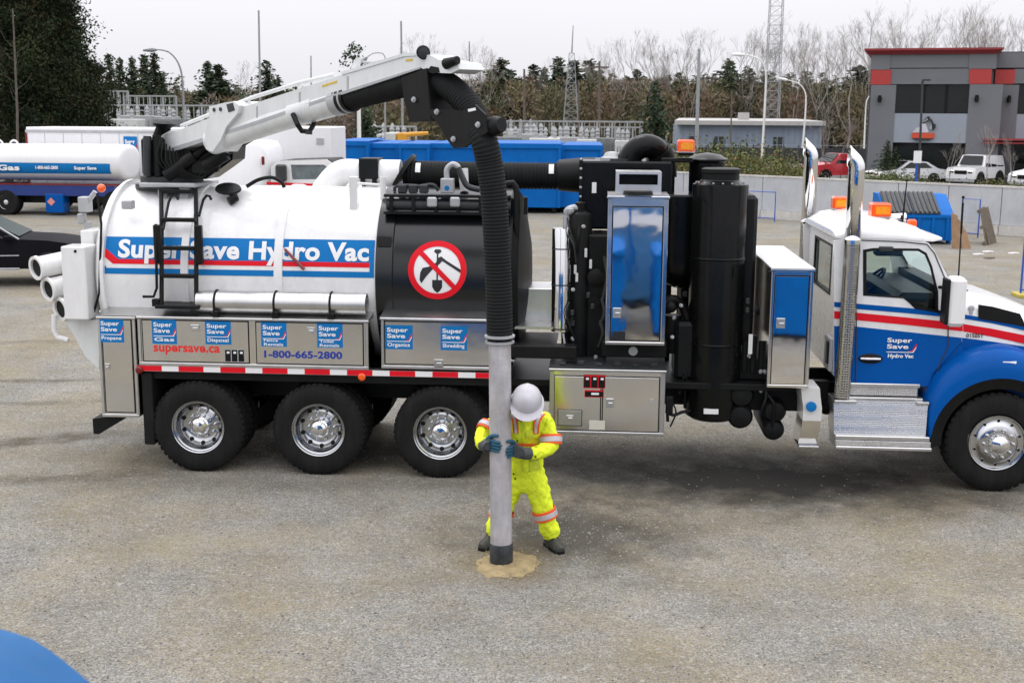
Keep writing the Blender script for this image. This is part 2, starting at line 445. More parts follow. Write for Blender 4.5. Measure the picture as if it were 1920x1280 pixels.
    b = n.new('ShaderNodeBump'); b.inputs['Strength'].default_value = 0.55; b.inputs['Distance'].default_value = 0.02
    l.new(hs.outputs[0], b.inputs['Height']); l.new(b.outputs['Normal'], p.inputs['Normal'])
    return m
g = MB(); g.add([(-900, -60, 0), (900, -60, 0), (900, 1500, 0), (-900, 1500, 0)], [(0, 1, 2, 3)])
tag(g.build('ground', ground_material(), recalc=False), kind='structure')

# loose gravel: real stones, too many to count
STONES = [mat('gravel_stone_grey', (0.27, 0.27, 0.265), 0.85, var=0.4, vs=8), mat('gravel_stone_pale', (0.36, 0.345, 0.31), 0.85, var=0.3, vs=8), mat('gravel_stone_dark', (0.11, 0.105, 0.10), 0.85, var=0.4, vs=8), mat('gravel_stone_tan', (0.33, 0.27, 0.19), 0.85, var=0.3, vs=8)]
def gravel():
    rs = np.random.RandomState(3); n = 70000
    t = rs.rand(n) ** 0.7
    Y = -6.5 + 14 * (rs.rand(n) ** 1.25)
    half = 3.4 + (Y + 13) * 0.36
    X = -(Y + 13) * 0.07 + (rs.rand(n) * 2 - 1) * half
    keep = (((X - 1.9) / 2.9) ** 2 + ((Y - .3) / 1.25) ** 2 > 1) | (rs.rand(n) < .12)
    X, Y, n = X[keep], Y[keep], int(keep.sum())
    sz = 0.003 + 0.0085 * rs.rand(n) ** 1.8 + 0.006 * (rs.rand(n) > 0.985)
    d = np.array([(1, 0, 0), (0, 1, 0), (-1, 0, 0), (0, -1, 0), (0, 0, .7), (0, 0, -.3)], float)
    jit = 1 + 0.5 * (rs.rand(n, 6, 1) - 0.5)
    an = rs.rand(n) * 6.28; c, s_ = np.cos(an), np.sin(an)
    q = d[None] * jit * sz[:, None, None] * np.array([1.2, 0.9, 0.9])
    v = np.stack([q[:, :, 0] * c[:, None] - q[:, :, 1] * s_[:, None] + X[:, None], q[:, :, 0] * s_[:, None] + q[:, :, 1] * c[:, None] + Y[:, None], q[:, :, 2] + sz[:, None] * 0.15], 2).reshape(-1, 3)
    tri = np.array([(0, 1, 4), (1, 2, 4), (2, 3, 4), (3, 0, 4), (1, 0, 5), (2, 1, 5), (3, 2, 5), (0, 3, 5)])
    f = (tri[None] + 6 * np.arange(n)[:, None, None]).reshape(-1, 3)
    me = bpy.data.meshes.new('gravel'); me.from_pydata(v.tolist(), [], f.tolist())
    for q_ in STONES: me.materials.append(q_)
    me.polygons.foreach_set('material_index', np.repeat(rs.choice(4, n, p=[.48, .10, .22, .2]), 8).astype(int).tolist())
    o = bpy.data.objects.new('gravel', me); COL.objects.link(o)
    tag(o, 'loose grey and tan gravel scattered over the yard', 'gravel', kind='stuff')
gravel()

# slurry patch under the suction tube
def slurry():
    c = atZ(952, 1058); rs = random.Random(4); N = 64; NR = 12; vs = [(c.x, c.y, 0.026)]; edge = [1 + 0.10 * math.sin(2 * PI * k / N * 2 + 1) + 0.06 * math.sin(2 * PI * k / N * 5) + 0.05 * math.sin(2 * PI * k / N * 11) + 0.10 * rs.random() for k in range(N)]
    for i in range(1, NR + 1):
        f = i / NR
        for k in range(N):
            a = 2 * PI * k / N; r = f * (1 + (edge[k] - 1) * f)
            z = .003 + .024 * (1 - f ** 2.5) + (rs.random() - .5) * .010 * (1 - f)
            vs.append((c.x + .25 * r * math.cos(a), c.y + .34 * r * math.sin(a), z))
    fs = [(0, 1 + k, 1 + (k + 1) % N) for k in range(N)]
    for i in range(NR - 1): fs += [(1 + i * N + k, 1 + (i + 1) * N + k, 1 + (i + 1) * N + (k + 1) % N, 1 + i * N + (k + 1) % N) for k in range(N)]
    m = mat('sandy_slurry', (0.33, 0.255, 0.135), 0.6, var=0.28, vs=11, bump=0.6, bs=90, spec=0.3)
    o = tag(MB().add(vs, fs).build('sand_patch', m), 'wet yellow sandy slurry pooled round the foot of the suction tube', 'sand')
    mb = MB()
    for i in range(260):
        a = rs.random() * 6.283; f = rs.gauss(.92, .16); r = .004 + .010 * rs.random() ** 3; x, y = c.x + .265 * f * math.cos(a), c.y + .34 * f * math.sin(a)
        mb.add([(x + r, y, .006), (x, y + r, .004), (x - r, y, .007), (x, y - r, .005), (x, y, .008 + r)], [(0, 1, 4), (1, 2, 4), (2, 3, 4), (3, 0, 4)])
    q = mb.build('sand_clods', m, o); q['kind'] = 'stuff'
slurry()

# ================================================================== HYDROVAC TRUCK
TR = empty('hydrovac_truck', 'large white, blue and black hydrovac truck with boom raised and tank lettering', 'truck', loc=(-0.5, 1.25, 0))
def part(mb, name, mats, parent=None, label=None, ang=32):
    o = mb.build(name, mats, parent or TR, ang)
    if label: o['label'] = label
    return o

# ---- chassis
mb = MB()
for y in (0.82, 1.60): mb.box(-5.35, 5.2, y, y + 0.08, 0.72, 1.02)
for x in (-5.2, -3.8, -2.4, -1.0, 0.3, 1.6, 2.8, 4.0): mb.box(x, x + 0.1, 0.9, 1.6, 0.76, 0.96)
part(mb, 'chassis_frame', BLACKSAT)
mb = MB()
for x in (-4.45, -3.08, -1.71):
    mb.cyl((x, 0.35, 0.515), (x, 2.15, 0.515), 0.09, seg=14); mb.sphere((x, 1.25, 0.515), 0.24, seg=16)
    mb.box(x - 0.45, x + 0.45, 0.86, 0.94, 0.55, 0.62)
mb.cyl((4.33, 0.3, 0.5), (4.33, 2.2, 0.5), 0.07)
part(mb, 'axle_set', BLACKSAT)
mb = MB(); mb.box(-5.1, -1.15, 0.06, 2.44, 1.06, 1.155); mb.box(-5.10, -5.06, 0.25, 2.2, 0.55, 1.05); part(mb, 'fender_deck', BLACKSAT)
mb = MB(); mb.box(-5.08, -4.96, 0.02, 0.62, 0.30, 1.13, 0.008); part(mb, 'mudflap', RUBBER)

# ---- wheels
def tyre_mesh(R, w, lug=46):
    mb = MB(); k = R / 0.525
    pr = [(0.295, 0.03), (0.305, 0.012), (0.33, 0.004), (0.40, -0.006), (0.44, -0.002), (0.485, 0.012), (0.507, 0.03), (0.515, 0.05), (0.518, w / 2), (0.515, w - 0.05), (0.507, w - 0.03), (0.485, w - 0.012), (0.42, w), (0.31, w - 0.01), (0.295, w - 0.03)]
    mb.lathe([(a * k, b) for a, b in pr], (0, 0, 0), (0, 1, 0), 64, cap=False)
    for i in range(lug):
        a = 2 * PI * i / lug
        for side in (0, 1):
            y0, y1 = (0.022, 0.10) if side == 0 else (w - 0.10, w - 0.022)
            d = 2 * PI / lug * 0.33; a2 = a + (0.5 * 2 * PI / lug if side else 0)
            vs = []
            for an in (a2 - d, a2 + d):
                for rr, yy in ((0.502, y0 - 0.004), (0.524, y0 + 0.010), (0.524, y1), (0.50, y1)):
                    vs.append((rr * k * math.cos(an), yy, rr * k * math.sin(an)))
            mb.add(vs, [(0, 1, 5, 4), (1, 2, 6, 5), (2, 3, 7, 6), (0, 1, 2, 3), (4, 7, 6, 5)])
    return mb
def add_holes(mb, R, y, r, n, slope=0.0, m=1):
    for i in range(n):
        a = 2 * PI * (i + 0.5) / n
        c = Vector((R * math.cos(a), y, R * math.sin(a)))
        ax = Vector((-slope * math.cos(a), -1, -slope * math.sin(a))).normalized()
        mb.lathe([(r * 1.12, -0.004), (r * 1.12, 0.002), (r, 0.002)], c, ax, 14, 0, cap=False)
        mb.lathe([(r, 0.0), (r, 0.004)], c, ax, 12, m)
def add_nuts(mb, R, y, n, h=0.03, m=2):
    for i in range(n):
        a = 2 * PI * i / n; c = (R * math.cos(a), y, R * math.sin(a))
        mb.lathe([(0.020, 0), (0.020, h * .5), (0.013, h * .6), (0.013, h), (0.004, h + .004)], c, (0, -1, 0), 8, m)
def wheel_dual():
    mb = MB()
    mb.lathe([(0.298, 0.045), (0.306, 0.016), (0.300, 0.006), (0.290, 0.012), (0.284, 0.034), (0.268, 0.042), (0.262, 0.085), (0.258, 0.115), (0.238, 0.150), (0.195, 0.178), (0.165, 0.184), (0.125, 0.180), (0.10, 0.180)], (0, 0, 0), (0, 1, 0), 56, 0, cap=False)
    add_holes(mb, 0.222, 0.160, 0.027, 10, 0.7); add_nuts(mb, 0.146, 0.182, 10, 0.045)
    wh = mb.build('wheel', [WHEELAL, BLACKSAT, WHEELAL], None, 40)
    hub = MB(); hub.lathe([(0.112, 0.185), (0.108, 0.06), (0.094, 0.045), (0.088, 0.045), (0.084, 0.03), (0.06, 0.010), (0.03, 0.003), (0.0, 0.0)], (0, 0, 0), (0, 1, 0), 32, 0, cap=False)
    h = hub.build('hub_cap', CHROME, None, 25); h.parent = wh
    t = tyre_mesh(0.525, 0.275).build('tyre', RUBBER, None, 28); t.parent = wh
    t2 = bpy.data.objects.new('tyre', t.data); COL.objects.link(t2); t2.parent = wh; t2.location = (0, 0.33, 0)
    return wh
def wheel_steer():
    mb = MB()
    mb.lathe([(0.300, 0.05), (0.308, 0.014), (0.302, 0.004), (0.290, 0.008), (0.282, 0.022), (0.262, 0.028), (0.225, 0.022), (0.205, 0.000), (0.185, -0.012), (0.12, -0.016), (0.10, -0.016)], (0, 0, 0), (0, 1, 0), 56, 0, cap=False)
    add_holes(mb, 0.244, 0.020, 0.015, 10, 0.0); add_nuts(mb, 0.155, -0.014, 10, 0.05)
    wh = mb.build('wheel', [WHEELAL, BLACKSAT, WHEELAL], None, 40)
    hub = MB(); hub.lathe([(0.105, -0.01), (0.102, -0.06), (0.092, -0.085), (0.05, -0.108), (0.0, -0.114)], (0, 0, 0), (0, 1, 0), 32, 0, cap=False)
    for i in range(20):
        a = 2 * PI * i / 20; hub.box(0.100 * math.cos(a) - 0.008, 0.100 * math.cos(a) + 0.008, -0.075, -0.02, 0.100 * math.sin(a) - 0.008, 0.100 * math.sin(a) + 0.008)
    h = hub.build('hub_cap', CHROME, None, 25); h.parent = wh
    t = tyre_mesh(0.552, 0.33, 40).build('tyre', RUBBER, None, 28); t.parent = wh
    return wh
def set_on(o, loc, rz=0.0):
    o.parent = TR; o.matrix_parent_inverse = TR.matrix_basis.inverted(); o.location = loc; o.rotation_euler = (0, 0, rz)
wd = wheel_dual(); first = True
for x in (-4.45, -3.08, -1.71):
    for y, rz in ((0.0, 0.0), (2.5, PI)):
        o = wd if first else copy_tree(wd); first = False
        set_on(o, (x, y, 0.522), rz)
        o.rotation_euler = (0, 0, rz)
ws = wheel_steer(); set_on(ws, (4.34, 0.06, 0.552)); set_on(copy_tree(ws), (4.34, 2.44, 0.552), PI)

# ---- tank
TY, TZ, TRAD = 1.25, 2.155, 1.0
def onTank(x, v, off=0.0):
    a = v / TRAD; return (x, TY - (TRAD + off) * math.cos(a), TZ + (TRAD + off) * math.sin(a))
def pxTank(px, py):
    d = ray(px, py); o = EYE
    A = d.y ** 2 + d.z ** 2; B = 2 * ((o.y - TY) * d.y + (o.z - TZ) * d.z); C = (o.y - TY) ** 2 + (o.z - TZ) ** 2 - TRAD ** 2
    t = (-B - math.sqrt(max(0, B * B - 4 * A * C))) / (2 * A); p = o + d * t
    return (p.x, TRAD * math.atan2(p.z - TZ, -(p.y - TY)))
def wrap(vs, fs, name, m, parent, off=0.004, step=0.05):
    bm = bmesh.new()
    bv = [bm.verts.new((x, 0, z)) for x, z in vs]
    for f in fs:
        try: bm.faces.new([bv[i] for i in f])
        except ValueError: pass
    zs = [z for _, z in vs]; z = min(zs) + step
    while z < max(zs):
        bmesh.ops.bisect_plane(bm, geom=bm.verts[:] + bm.edges[:] + bm.faces[:], plane_co=(0, 0, z), plane_no=(0, 0, 1)); z += step
    for v in bm.verts: v.co = onTank(v.co.x, v.co.z, off)
    me = bpy.data.meshes.new(name); bm.to_mesh(me); bm.free(); me.materials.append(m)
    for q in me.polygons:
        if q.normal.y > 0: q.flip()
    o = bpy.data.objects.new(name, me); COL.objects.link(o); attach(o, parent); return o
def wrap_px(poly, name, m, parent, off=0.004): return wrap([pxTank(*p) for p in poly], [tuple(range(len(poly)))], name, m, parent, off)

mb = MB(); X0, X1, X2 = -5.53, -2.46, -0.93
mb.lathe([(0.90, -0.14), (0.97, -0.06), (1.0, 0.0), (1.0, X1 - X0)], (X0, TY, TZ), (1, 0, 0), 96)
tank = part(mb, 'debris_tank', WHITE, ang=25)
for x, wd_ in ((-3.60, 0.10), (-4.66, 0.09)):
    mb = MB(); mb.lathe([(1.0, 0), (1.022, 0.004), (1.022, wd_ - 0.004), (1.0, wd_)], (x, TY, TZ), (1, 0, 0), 96, cap=False); part(mb, 'tank_band', WHITE, tank)
mb = MB(); mb.lathe([(1.0, -0.02), (1.06, -0.02), (1.06, 0.02), (1.0, 0.02)], (X0 - 0.02, TY, TZ), (1, 0, 0), 96, cap=False); part(mb, 'rear_flange', WHITE, tank)
mb = MB(); mb.lathe([(1.02, -0.015), (1.02, 0.03), (0.9, 0.10), (0.6, 0.2), (0.0, 0.26)], (X0 - 0.06, TY, TZ), (-1, 0, 0), 72); part(mb, 'rear_door', WHITE, tank)
# front chamber in black
mb = MB(); mb.lathe([(1.004, 0.0), (1.018, 0.004), (1.018, 0.19), (1.004, 0.20), (1.0, 0.21), (1.0, X2 - X1 - 0.06)], (X1, TY, TZ), (1, 0, 0), 96, 0, cap=False)
front = part(mb, 'front_chamber', CHAMBER, ang=25)
mb = MB(); mb.lathe([(1.001, -.06), (1.015, -.055), (1.015, -.02), (0.99, -.02), (0.9, .05), (0.4, .14), (0, .16)], (X2, TY, TZ), (1, 0, 0), 96, 0, cap=False); part(mb, 'front_head', BLACKSAT, front, ang=25)
for v0 in (-0.46, 0.40):
    wrap([(X1 + 0.02, v0), (X1 + 0.17, v0), (X1 + 0.17, v0 + 0.11), (X1 + 0.02, v0 + 0.11)], [(0, 1, 2, 3)], 'hinge_plate', BLACKSAT, front, 0.034)
mb = MB(); mb.box(X1 + 0.24, X2 - 0.25, 0.255, 0.262, 1.40, 1.52); mb.cyl((X1 + .03, .24, 1.78), (X1 + .19, .24, 1.78), 0.012); part(mb, 'bottom_seam', BLACKSAT, front)
# rails and pipe along the shoulder of the black chamber
xa, xb = U(722, 380, 0.55)[0], U(958, 380, 0.55)[0]
za = U(722, 383, 0.55)[1]
mb = MB(); mb.cyl((xa + .02, 0.55, za), (xb, 0.55, za), 0.065, seg=20)
part(mb, 'shoulder_pipe', DARKGREY, front)
mb = MB(); mb.box(xa, xb, 0.47, 0.62, za + .085, za + .115); mb.box(xa, xb, 0.43, 0.62, za - .10, za - .075)
for i in range(7): mb.box(xa + .06 + i * .25, xa + .10 + i * .25, 0.475, 0.56, za - .09, za + .1)
part(mb, 'shoulder_rail', BLACKSAT, front)
for px in (810, 853):
    x, z = U(px, 379, 0.46); mb = MB(); mb.box(x - .055, x + .055, .44, .55, z - .055, z + .055, .015); part(mb, 'junction_block', GALV, front)
# stripes and lettering on the tank
xl, xr = pxTank(190, 470)[0], X1 - 0.012
def row(px, py): return pxTank(px, py)[1]
vT, v1, v2, v3, v4 = row(450, 447), row(450, 489), row(450, 498), row(450, 506), row(450, 517)
wrap([(xl, vT), (xr, vT), (xr, v1), (xl + 0.20, v1), (xl, vT - 0.10)], [(0, 1, 2, 3, 4)], 'blue_band', DECALBLUE, tank)
wrap([(xl, vT - 0.10), (xl + 0.20, v1), (xr - 0.05, v1), (xr - 0.05, v2), (xl + 0.14, v2), (xl, vT - 0.20)], [(0, 1, 2, 3, 4, 5)], 'red_stripe', RED, tank)
wrap([(xl, v3 + 0.10), (xl + 0.07, v3), (xr, v3), (xr, v4), (xl - .0, v4)], [(0, 1, 2, 3, 4)], 'blue_stripe', DECALBLUE, tank)
wrap([(xr - 0.05, v1), (xr, v1), (xr, v3), (xr - 0.05, v3)], [(0, 1, 2, 3)], 'blue_band_end', DECALBLUE, tank)
tx0, tx1 = pxTank(222, 470)[0], pxTank(692, 480)[0]
vs, fs = text_fit('Super Save Hydro Vac', tx0, v1 + 0.012, tx1 - tx0, 0.215, 0.035, ref='SH')
wrap(vs, fs, 'lettering', DECALWHITE, tank, 0.009)
# red pointer arrow on the band
a, b = Vector(onTank(*pxTank(538, 471), 0.05)), Vector(onTank(*pxTank(572, 505), 0.05))
mb = MB(); mb.cyl(a, b, 0.016, 0.02, 8); mb.cyl(a, a - (b - a) * 0.1, 0.02, 0.004, 8); part(mb, 'pointer_arm', mat('dull_red', (0.20, 0.03, 0.03), 0.5), tank)

# round no-digging sign on the black chamber
sgn_c = pxTank(820, 506); SR = 0.325
def disc(r, n=64, cx=0, cz=0): return [(sgn_c[0] + cx + r * math.cos(2 * PI * k / n), sgn_c[1] + cz + r * math.sin(2 * PI * k / n)) for k in range(n)]
def ringmesh(ro, ri, n=64): return disc(ro, n) + disc(ri, n), [(k, (k + 1) % n, n + (k + 1) % n, n + k) for k in range(n)]
sg = wrap(disc(SR), [tuple(range(64))], 'prohibition_sign', DECALWHITE, TR, 0.006)
def sgpart(pts, name, m, off): return wrap([(sgn_c[0] + x * SR, sgn_c[1] + z * SR) for x, z in pts], [tuple(range(len(pts)))], name, m, sg, off)
sgpart([(-.09, .70), (.09, .70), (.13, .62), (.05, .55), (.025, .55), (.025, -.34), (.17, -.34), (.17, -.58), (.10, -.70), (0, -.78), (-.10, -.70), (-.17, -.58), (-.17, -.34), (-.025, -.34), (-.025, .55), (-.05, .55), (-.13, .62)], 'shovel_symbol', TEXTBLACK, 0.009)
sgpart([(.80, .02), (.30, .32), (.12, .46), (.02, .40), (-.05, .24), (-.30, .10), (-.50, .06), (-.58, -.10), (-.60, -.34), (-.54, -.46), (-.40, -.26), (-.28, -.12), (-.10, .08), (.08, .20), (.16, .30), (.26, .24), (.80, -.10)], 'digger_arm_symbol', TEXTBLACK, 0.0095)
v_, f_ = ringmesh(SR, SR * 0.80); wrap(v_, f_, 'red_ring', RED, sg, 0.012)
c45 = math.sqrt(.5); h = .085
sgpart([(-.80 * c45 - h * c45, .80 * c45 - h * c45), (-.80 * c45 + h * c45, .80 * c45 + h * c45), (.80 * c45 + h * c45, -.80 * c45 + h * c45), (.80 * c45 - h * c45, -.80 * c45 - h * c45)], 'red_slash', RED, 0.0125)

# ---- toolboxes along the side
def latch(x, z, y, parent, w=.06, h=.07):
    mb = MB(); mb.box(x - w / 2, x + w / 2, y - .012, y, z - h / 2, z + h / 2, .004); mb.cyl((x - w * .2, y - .02, z), (x + w * .35, y - .02, z), .008, seg=8)
    return part(mb, 'latch', BRUSHED, parent)
def toolbox(x0, x1, z0, z1, depth, doors, metal, ztop_back=None, y=0.0, frame_w=.03, name='toolbox', capmat=None):
    mb = MB(); mb.box(x0, x1, y + .006, depth, z0, z1, .008)
    body = part(mb, name, STEEL if metal is MIRROR else metal)
    mb = MB()
    mb.box(x0 - .012, x1 + .012, y - .02, y + .005, z1 - .016, z1 + .012, .006); mb.box(x0, x1, y - .014, y + .005, z0, z0 + .035, .005)
    mb.box(x0, x0 + frame_w, y - .012, y + .005, z0 + .036, z1 - .017, .005); mb.box(x1 - frame_w, x1, y - .012, y + .005, z0 + .036, z1 - .017, .005)
    part(mb, 'frame', BRUSHED if metal is not MIRROR else STEEL, body)
    for dx0, dx1, dz0, dz1 in doors:
        mb = MB(); mb.box(dx0 - .011, dx1 + .011, y + .000, y + .0055, dz0 - .011, dz1 + .011); part(mb, 'door_seal', BLACKSAT, body)
        mb = MB(); mb.box(dx0, dx1, y - .008, y - .0005, dz0, dz1, .004); part(mb, 'door', metal, body)
    return body
def flat_text(s, x0, z0, w_, h_, y, name, m, parent, bold=.03, ref=None):
    vs, fs = text_fit(s, x0, z0, w_, h_, bold, ref)
    mb = MB(); mb.add([(x, y, z) for x, z in vs], fs); o = mb.build(name, m, parent, recalc=False)
    for q in o.data.polygons:
        if q.normal.y > 0: q.flip()
    return o
def decal(px0, py0, px1, py1, y, sub, parent, plate=True):
    x0, z1 = U(px0, py0, y); x1, z0 = U(px1, py1, y); w_, h_ = x1 - x0, z1 - z0
    if plate:
        mb = MB(); mb.box(x0, x1, y - .003, y - .0002, z0, z1); part(mb, 'decal_plate', DECALBLUE, parent)
    yy = y - .0045
    vs = []; fs = []
    def put(s, a, b, c, d, bold, ref=None):
        v, f = text_fit(s, x0 + a * w_, z0 + b * h_, c * w_, d * h_, bold, ref); o = len(vs); vs.extend(v); fs.extend([tuple(i + o for i in q) for q in f])
    put('Super', .07, .715, .76, .185, .028, 'SH'); put('Save', .07, .465, .66, .185, .028, 'SH')
    if isinstance(sub, tuple):
        put(sub[0], .10, .20, .56, .12, .022, 'SH'); put(sub[1], .10, .035, .76, .12, .022, 'SH')
    elif sub: put(sub, .08, .11, .82, .16, .024, 'SH')
    # underline and tick
    def q(pts):
        o = len(vs); vs.extend([(x0 + a * w_, z0 + b * h_) for a, b in pts]); fs.append(tuple(range(o, o + len(pts))))
    q([(.06, .345), (.86, .345), (.97, .56), (.97, .50), (.89, .315), (.06, .315)][::-1])
    mb = MB(); mb.add([(x, yy, z) for x, z in vs], fs); o = mb.build('decal_lettering', DECALWHITE, parent, recalc=False)
    for p_ in o.data.polygons:
        if p_.normal.y > 0: p_.flip()
    mb = MB(); mb.add([(x0 + a * w_, yy, z0 + b * h_) for a, b in [(.74, .385), (.84, .385), (.98, .70), (.98, .58), (.87, .36), (.74, .36)]], [(0, 1, 2, 3, 4, 5)]); part(mb, 'decal_tick', RED, parent)

Z0, Z1 = 1.225, 1.765
rc = toolbox(-5.54, -5.115, 0.62, 1.755, .42, [(-5.49, -5.165, .68, 1.728)], STEEL)
latch(-5.45, 1.20, -.008, rc)
decal(185, 597, 233, 642, -.008, 'Propane', rc)
b1 = toolbox(-5.085, -2.50, Z0, Z1, .40, [(-5.03, -3.84, Z0 + .05, Z1 - .032), (-3.745, -2.56, Z0 + .05, Z1 - .032)], STEEL)
latch(-4.43, 1.66, -.008, b1, .10, .07); latch(-3.13, 1.655, -.008, b1, .09, .07)
decal(284, 599, 332, 645, -.008, 'Gas', b1); decal(384, 602, 434, 646, -.008, 'Disposal', b1)
decal(489, 604, 538, 650, -.008, ('Fence', 'Rentals'), b1); decal(594, 606, 643, 652, -.008, ('Toilet', 'Rentals'), b1)
xa, za = U(289, 664, 0); xb, _ = U(413, 664, 0); flat_text('supersave.ca', xa, za, xb - xa, None, -.0105, 'web_lettering', TEXTRED, b1, .03)
xa, za = U(496, 670, 0); xb, _ = U(642, 670, 0); flat_text('1-800-665-2800', xa, za, xb - xa, .085, -.0105, 'phone_lettering', TEXTBLUE, b1, .035)
b2 = toolbox(-2.355, -1.02, Z0 + .02, 1.80, .40, [(-2.31, -1.07, Z0 + .075, 1.768)], STEEL)
latch(-1.72, 1.32, -.008, b2, .10, .08)
decal(722, 609, 774, 655, -.008, 'Organics', b2); decal(826, 611, 876, 657, -.008, 'Shredding', b2)
for px in (443, 430, 455):
    pass
def warn_label(px0, py0, px1, py1, y, parent, n=3, red=False):
    x0, z1 = U(px0, py0, y); x1, z0 = U(px1, py1, y)
    mb = MB(); mb.box(x0, x1, y - .003, y - .0002, z0, z1, 0, 1)
    wd_ = (x1 - x0) / n
    for i in range(n):
        mb.box(x0 + i * wd_ + .006, x0 + (i + 1) * wd_ - .006, y - .005, y - .0032, z0 + .007, z1 - (.012 if red else .008), 0, 0)
        mb.box(x0 + i * wd_ + wd_ * .35, x0 + i * wd_ + wd_ * .75, y - .007, y - .0052, z1 - .05, z1 - .026, 0, 2)
    return part(mb, 'warning_label', [BLACKSAT, RED if red else GALV, DECALWHITE], parent)
warn_label(421, 654, 459, 679, -.008, b1)
# sloped top sheets up to the tank
mb = MB()
for xa, xb, z in ((-5.55, -2.49, 1.767), (-2.365, -1.02, 1.803)):
    mb.add([(xa, -.005, z + .012), (xb, -.005, z + .012), (xb, .32, z + .06), (xa, .32, z + .06), (xa, -.005, z + .007), (xb, -.005, z + .007), (xb, .32, z), (xa, .32, z)], [(0, 1, 2, 3), (4, 7, 6, 5), (0, 4, 5, 1), (1, 5, 6, 2), (2, 6, 7, 3), (3, 7, 4, 0)])
part(mb, 'toolbox_lid', BRUSHED)
# reflective tape strip with its red and white pieces
mb = MB(); mb.box(-5.125, -1.05, -.004, .10, 1.157, 1.222); strip = part(mb, 'side_rail', BRUSHED)
x = -5.115; i = 0
while x < -1.1:
    w_ = .285 if i % 2 == 0 else .19
    mb = MB(); mb.box(x, min(x + w_, -1.06), -.0065, -.0045, 1.160, 1.219); part(mb, 'tape_piece', RED if i % 2 == 0 else DECALWHITE, strip); x += w_; i += 1
for px, py, m in ((262, 693, REDLENS), (679, 706, AMBER)):
    x, z = U(px, py, 0); mb = MB(); mb.lathe([(.042, 0), (.042, .018), (.03, .03), (0, .034)], (x, -.007, z), (0, -1, 0), 20); part(mb, 'side_marker', m)
# rear: bumper, tailgate panel, white boxes and storage pipes
mb = MB(); mb.prismXZ([U(170, 787), U(222, 780), U(232, 786), U(182, 816), U(172, 815)], .05, .45); part(mb, 'rear_step', BLACKSAT)
mb = MB(); mb.prismXZ([U(120, 598, .3), U(186, 600, .3), U(186, 692, .3), U(160, 668, .3), U(136, 625, .3)], .3, 2.1); part(mb, 'tailgate_panel', OFFWHITE)
mb = MB(); x0, z1 = U(113, 462, .1); x1, z0 = U(166, 600, .1); mb.box(x0, x1, .1, .42, z0, z1, .012); rb_ = part(mb, 'rear_cabinet', WHITE)
xx, zz = U(141, 471, .1); mb = MB(); mb.sphere((xx, .1, zz), .018, seg=10); part(mb, 'cabinet_knob', BLACKSAT, rb_)
mb = MB(); x0, z1 = U(150, 432, .5); x1, z0 = U(176, 470, .5); mb.box(x0, x1, .5, .9, z0, z1, .01); part(mb, 'rear_bracket', WHITE)
for px, py, r in ((67, 503, .138), (89, 543, .138), (112, 580, .138)):
    p = atY(px, py, .30); q = Vector((p.x + .62, 1.2, p.z + .12)); d = (q - p)
    mb = MB()
    ax = d.normalized()
    mb.lathe([(r * .74, .14), (r * .74, .0), (r * .78, -.004), (r * 1.0, -.004), (r * 1.02, .03), (r * .90, .05), (r * .90, d.length)], p, ax, 32, 0, cap=False)
    mb.lathe([(r * .75, .025), (r * .7, .026)], p, ax, 32, 1)
    part(mb, 'storage_pipe', [WHITE, BLACKSAT])
mb = MB(); mb.tube([atY(102, 590, .3), atY(101, 618, .3), atY(108, 632, .3), atY(128, 638, .3)], .03, 10); part(mb, 'drain_pipe', WHITE)
mb = MB(); x, z = U(160, 385, .9); mb.box(x - .07, x + .05, .85, 1.0, z - .08, z + .10, .01); mb.box(x - .11, x - .03, .9, 1.0, z - .22, z - .10, .01); mb.box(x - .03, x + .03, .9, .98, z - .45, z - .2); mb.cyl((x + .04, .9, z + .05), (x + .13, .9, z + .16), .03)
part(mb, 'valve_actuator', GALV)
mb = MB(); mb.tube([atY(182, 362, .35), atY(190, 420, .3), atY(188, 480, .22), atY(186, 550, .25), atY(176, 585, .28)], .014, 8); part(mb, 'rear_cable', BLACKSAT)
x, z = U(190, 353, .6); mb = MB(); mb.sphere((x, .6, z), .05, seg=12); part(mb, 'rear_beacon', AMBER)
x, z = U(243, 383, .45); mb = MB(); mb.box(x - .065, x + .065, .36, .46, z - .05, z + .05, .012); part(mb, 'work_lamp', GALV)
# folding ladder
mb = MB()
def P(px, py, y): return atY(px, py, y)
lx0, lx1 = U(303, 500, .12)[0], U(368, 500, .12)[0]
zt, zb = U(330, 357, .75)[1], U(330, 570, .05)[1]
zm = U(330, 418, .3)[1]
for x in (lx0, lx1):
    pxx = 303 if x < -4.7 else 368; mb.tube([atY(pxx, 572, .06), atY(pxx, 500, .14), atY(pxx, 418, .33), atY(pxx - 1, 357, .75)], .026, 8)
lad = part(mb, 'ladder', BLACKSAT)
for x in (lx0 - .035, lx1 + .035):
    mb = MB(); mb.box(x - .04, x + .04, .10, .17, U(330, 495, .12)[1], U(330, 422, .12)[1], .01); part(mb, 'ladder_sleeve', BLACKSAT, lad)
for py, yy in ((359, .74), (412, .31), (465, .15), (517, .10)):
    z = U(335, py, yy)[1]; mb = MB(); mb.box(U(303, py, yy)[0], U(368, py, yy)[0], yy - .05, yy + .03, z - .022, z + .022, .006); part(mb, 'rung', BLACKSAT, lad)
mb = MB(); mb.box(lx0 - .05, lx1 + .06, -.02, .30, zb - .045, zb - .005, .008); mb.box(lx0 - .1, lx0 - .02, .04, .12, zb - .03, zb + .05); part(mb, 'step_platform', BLACKSAT, lad)
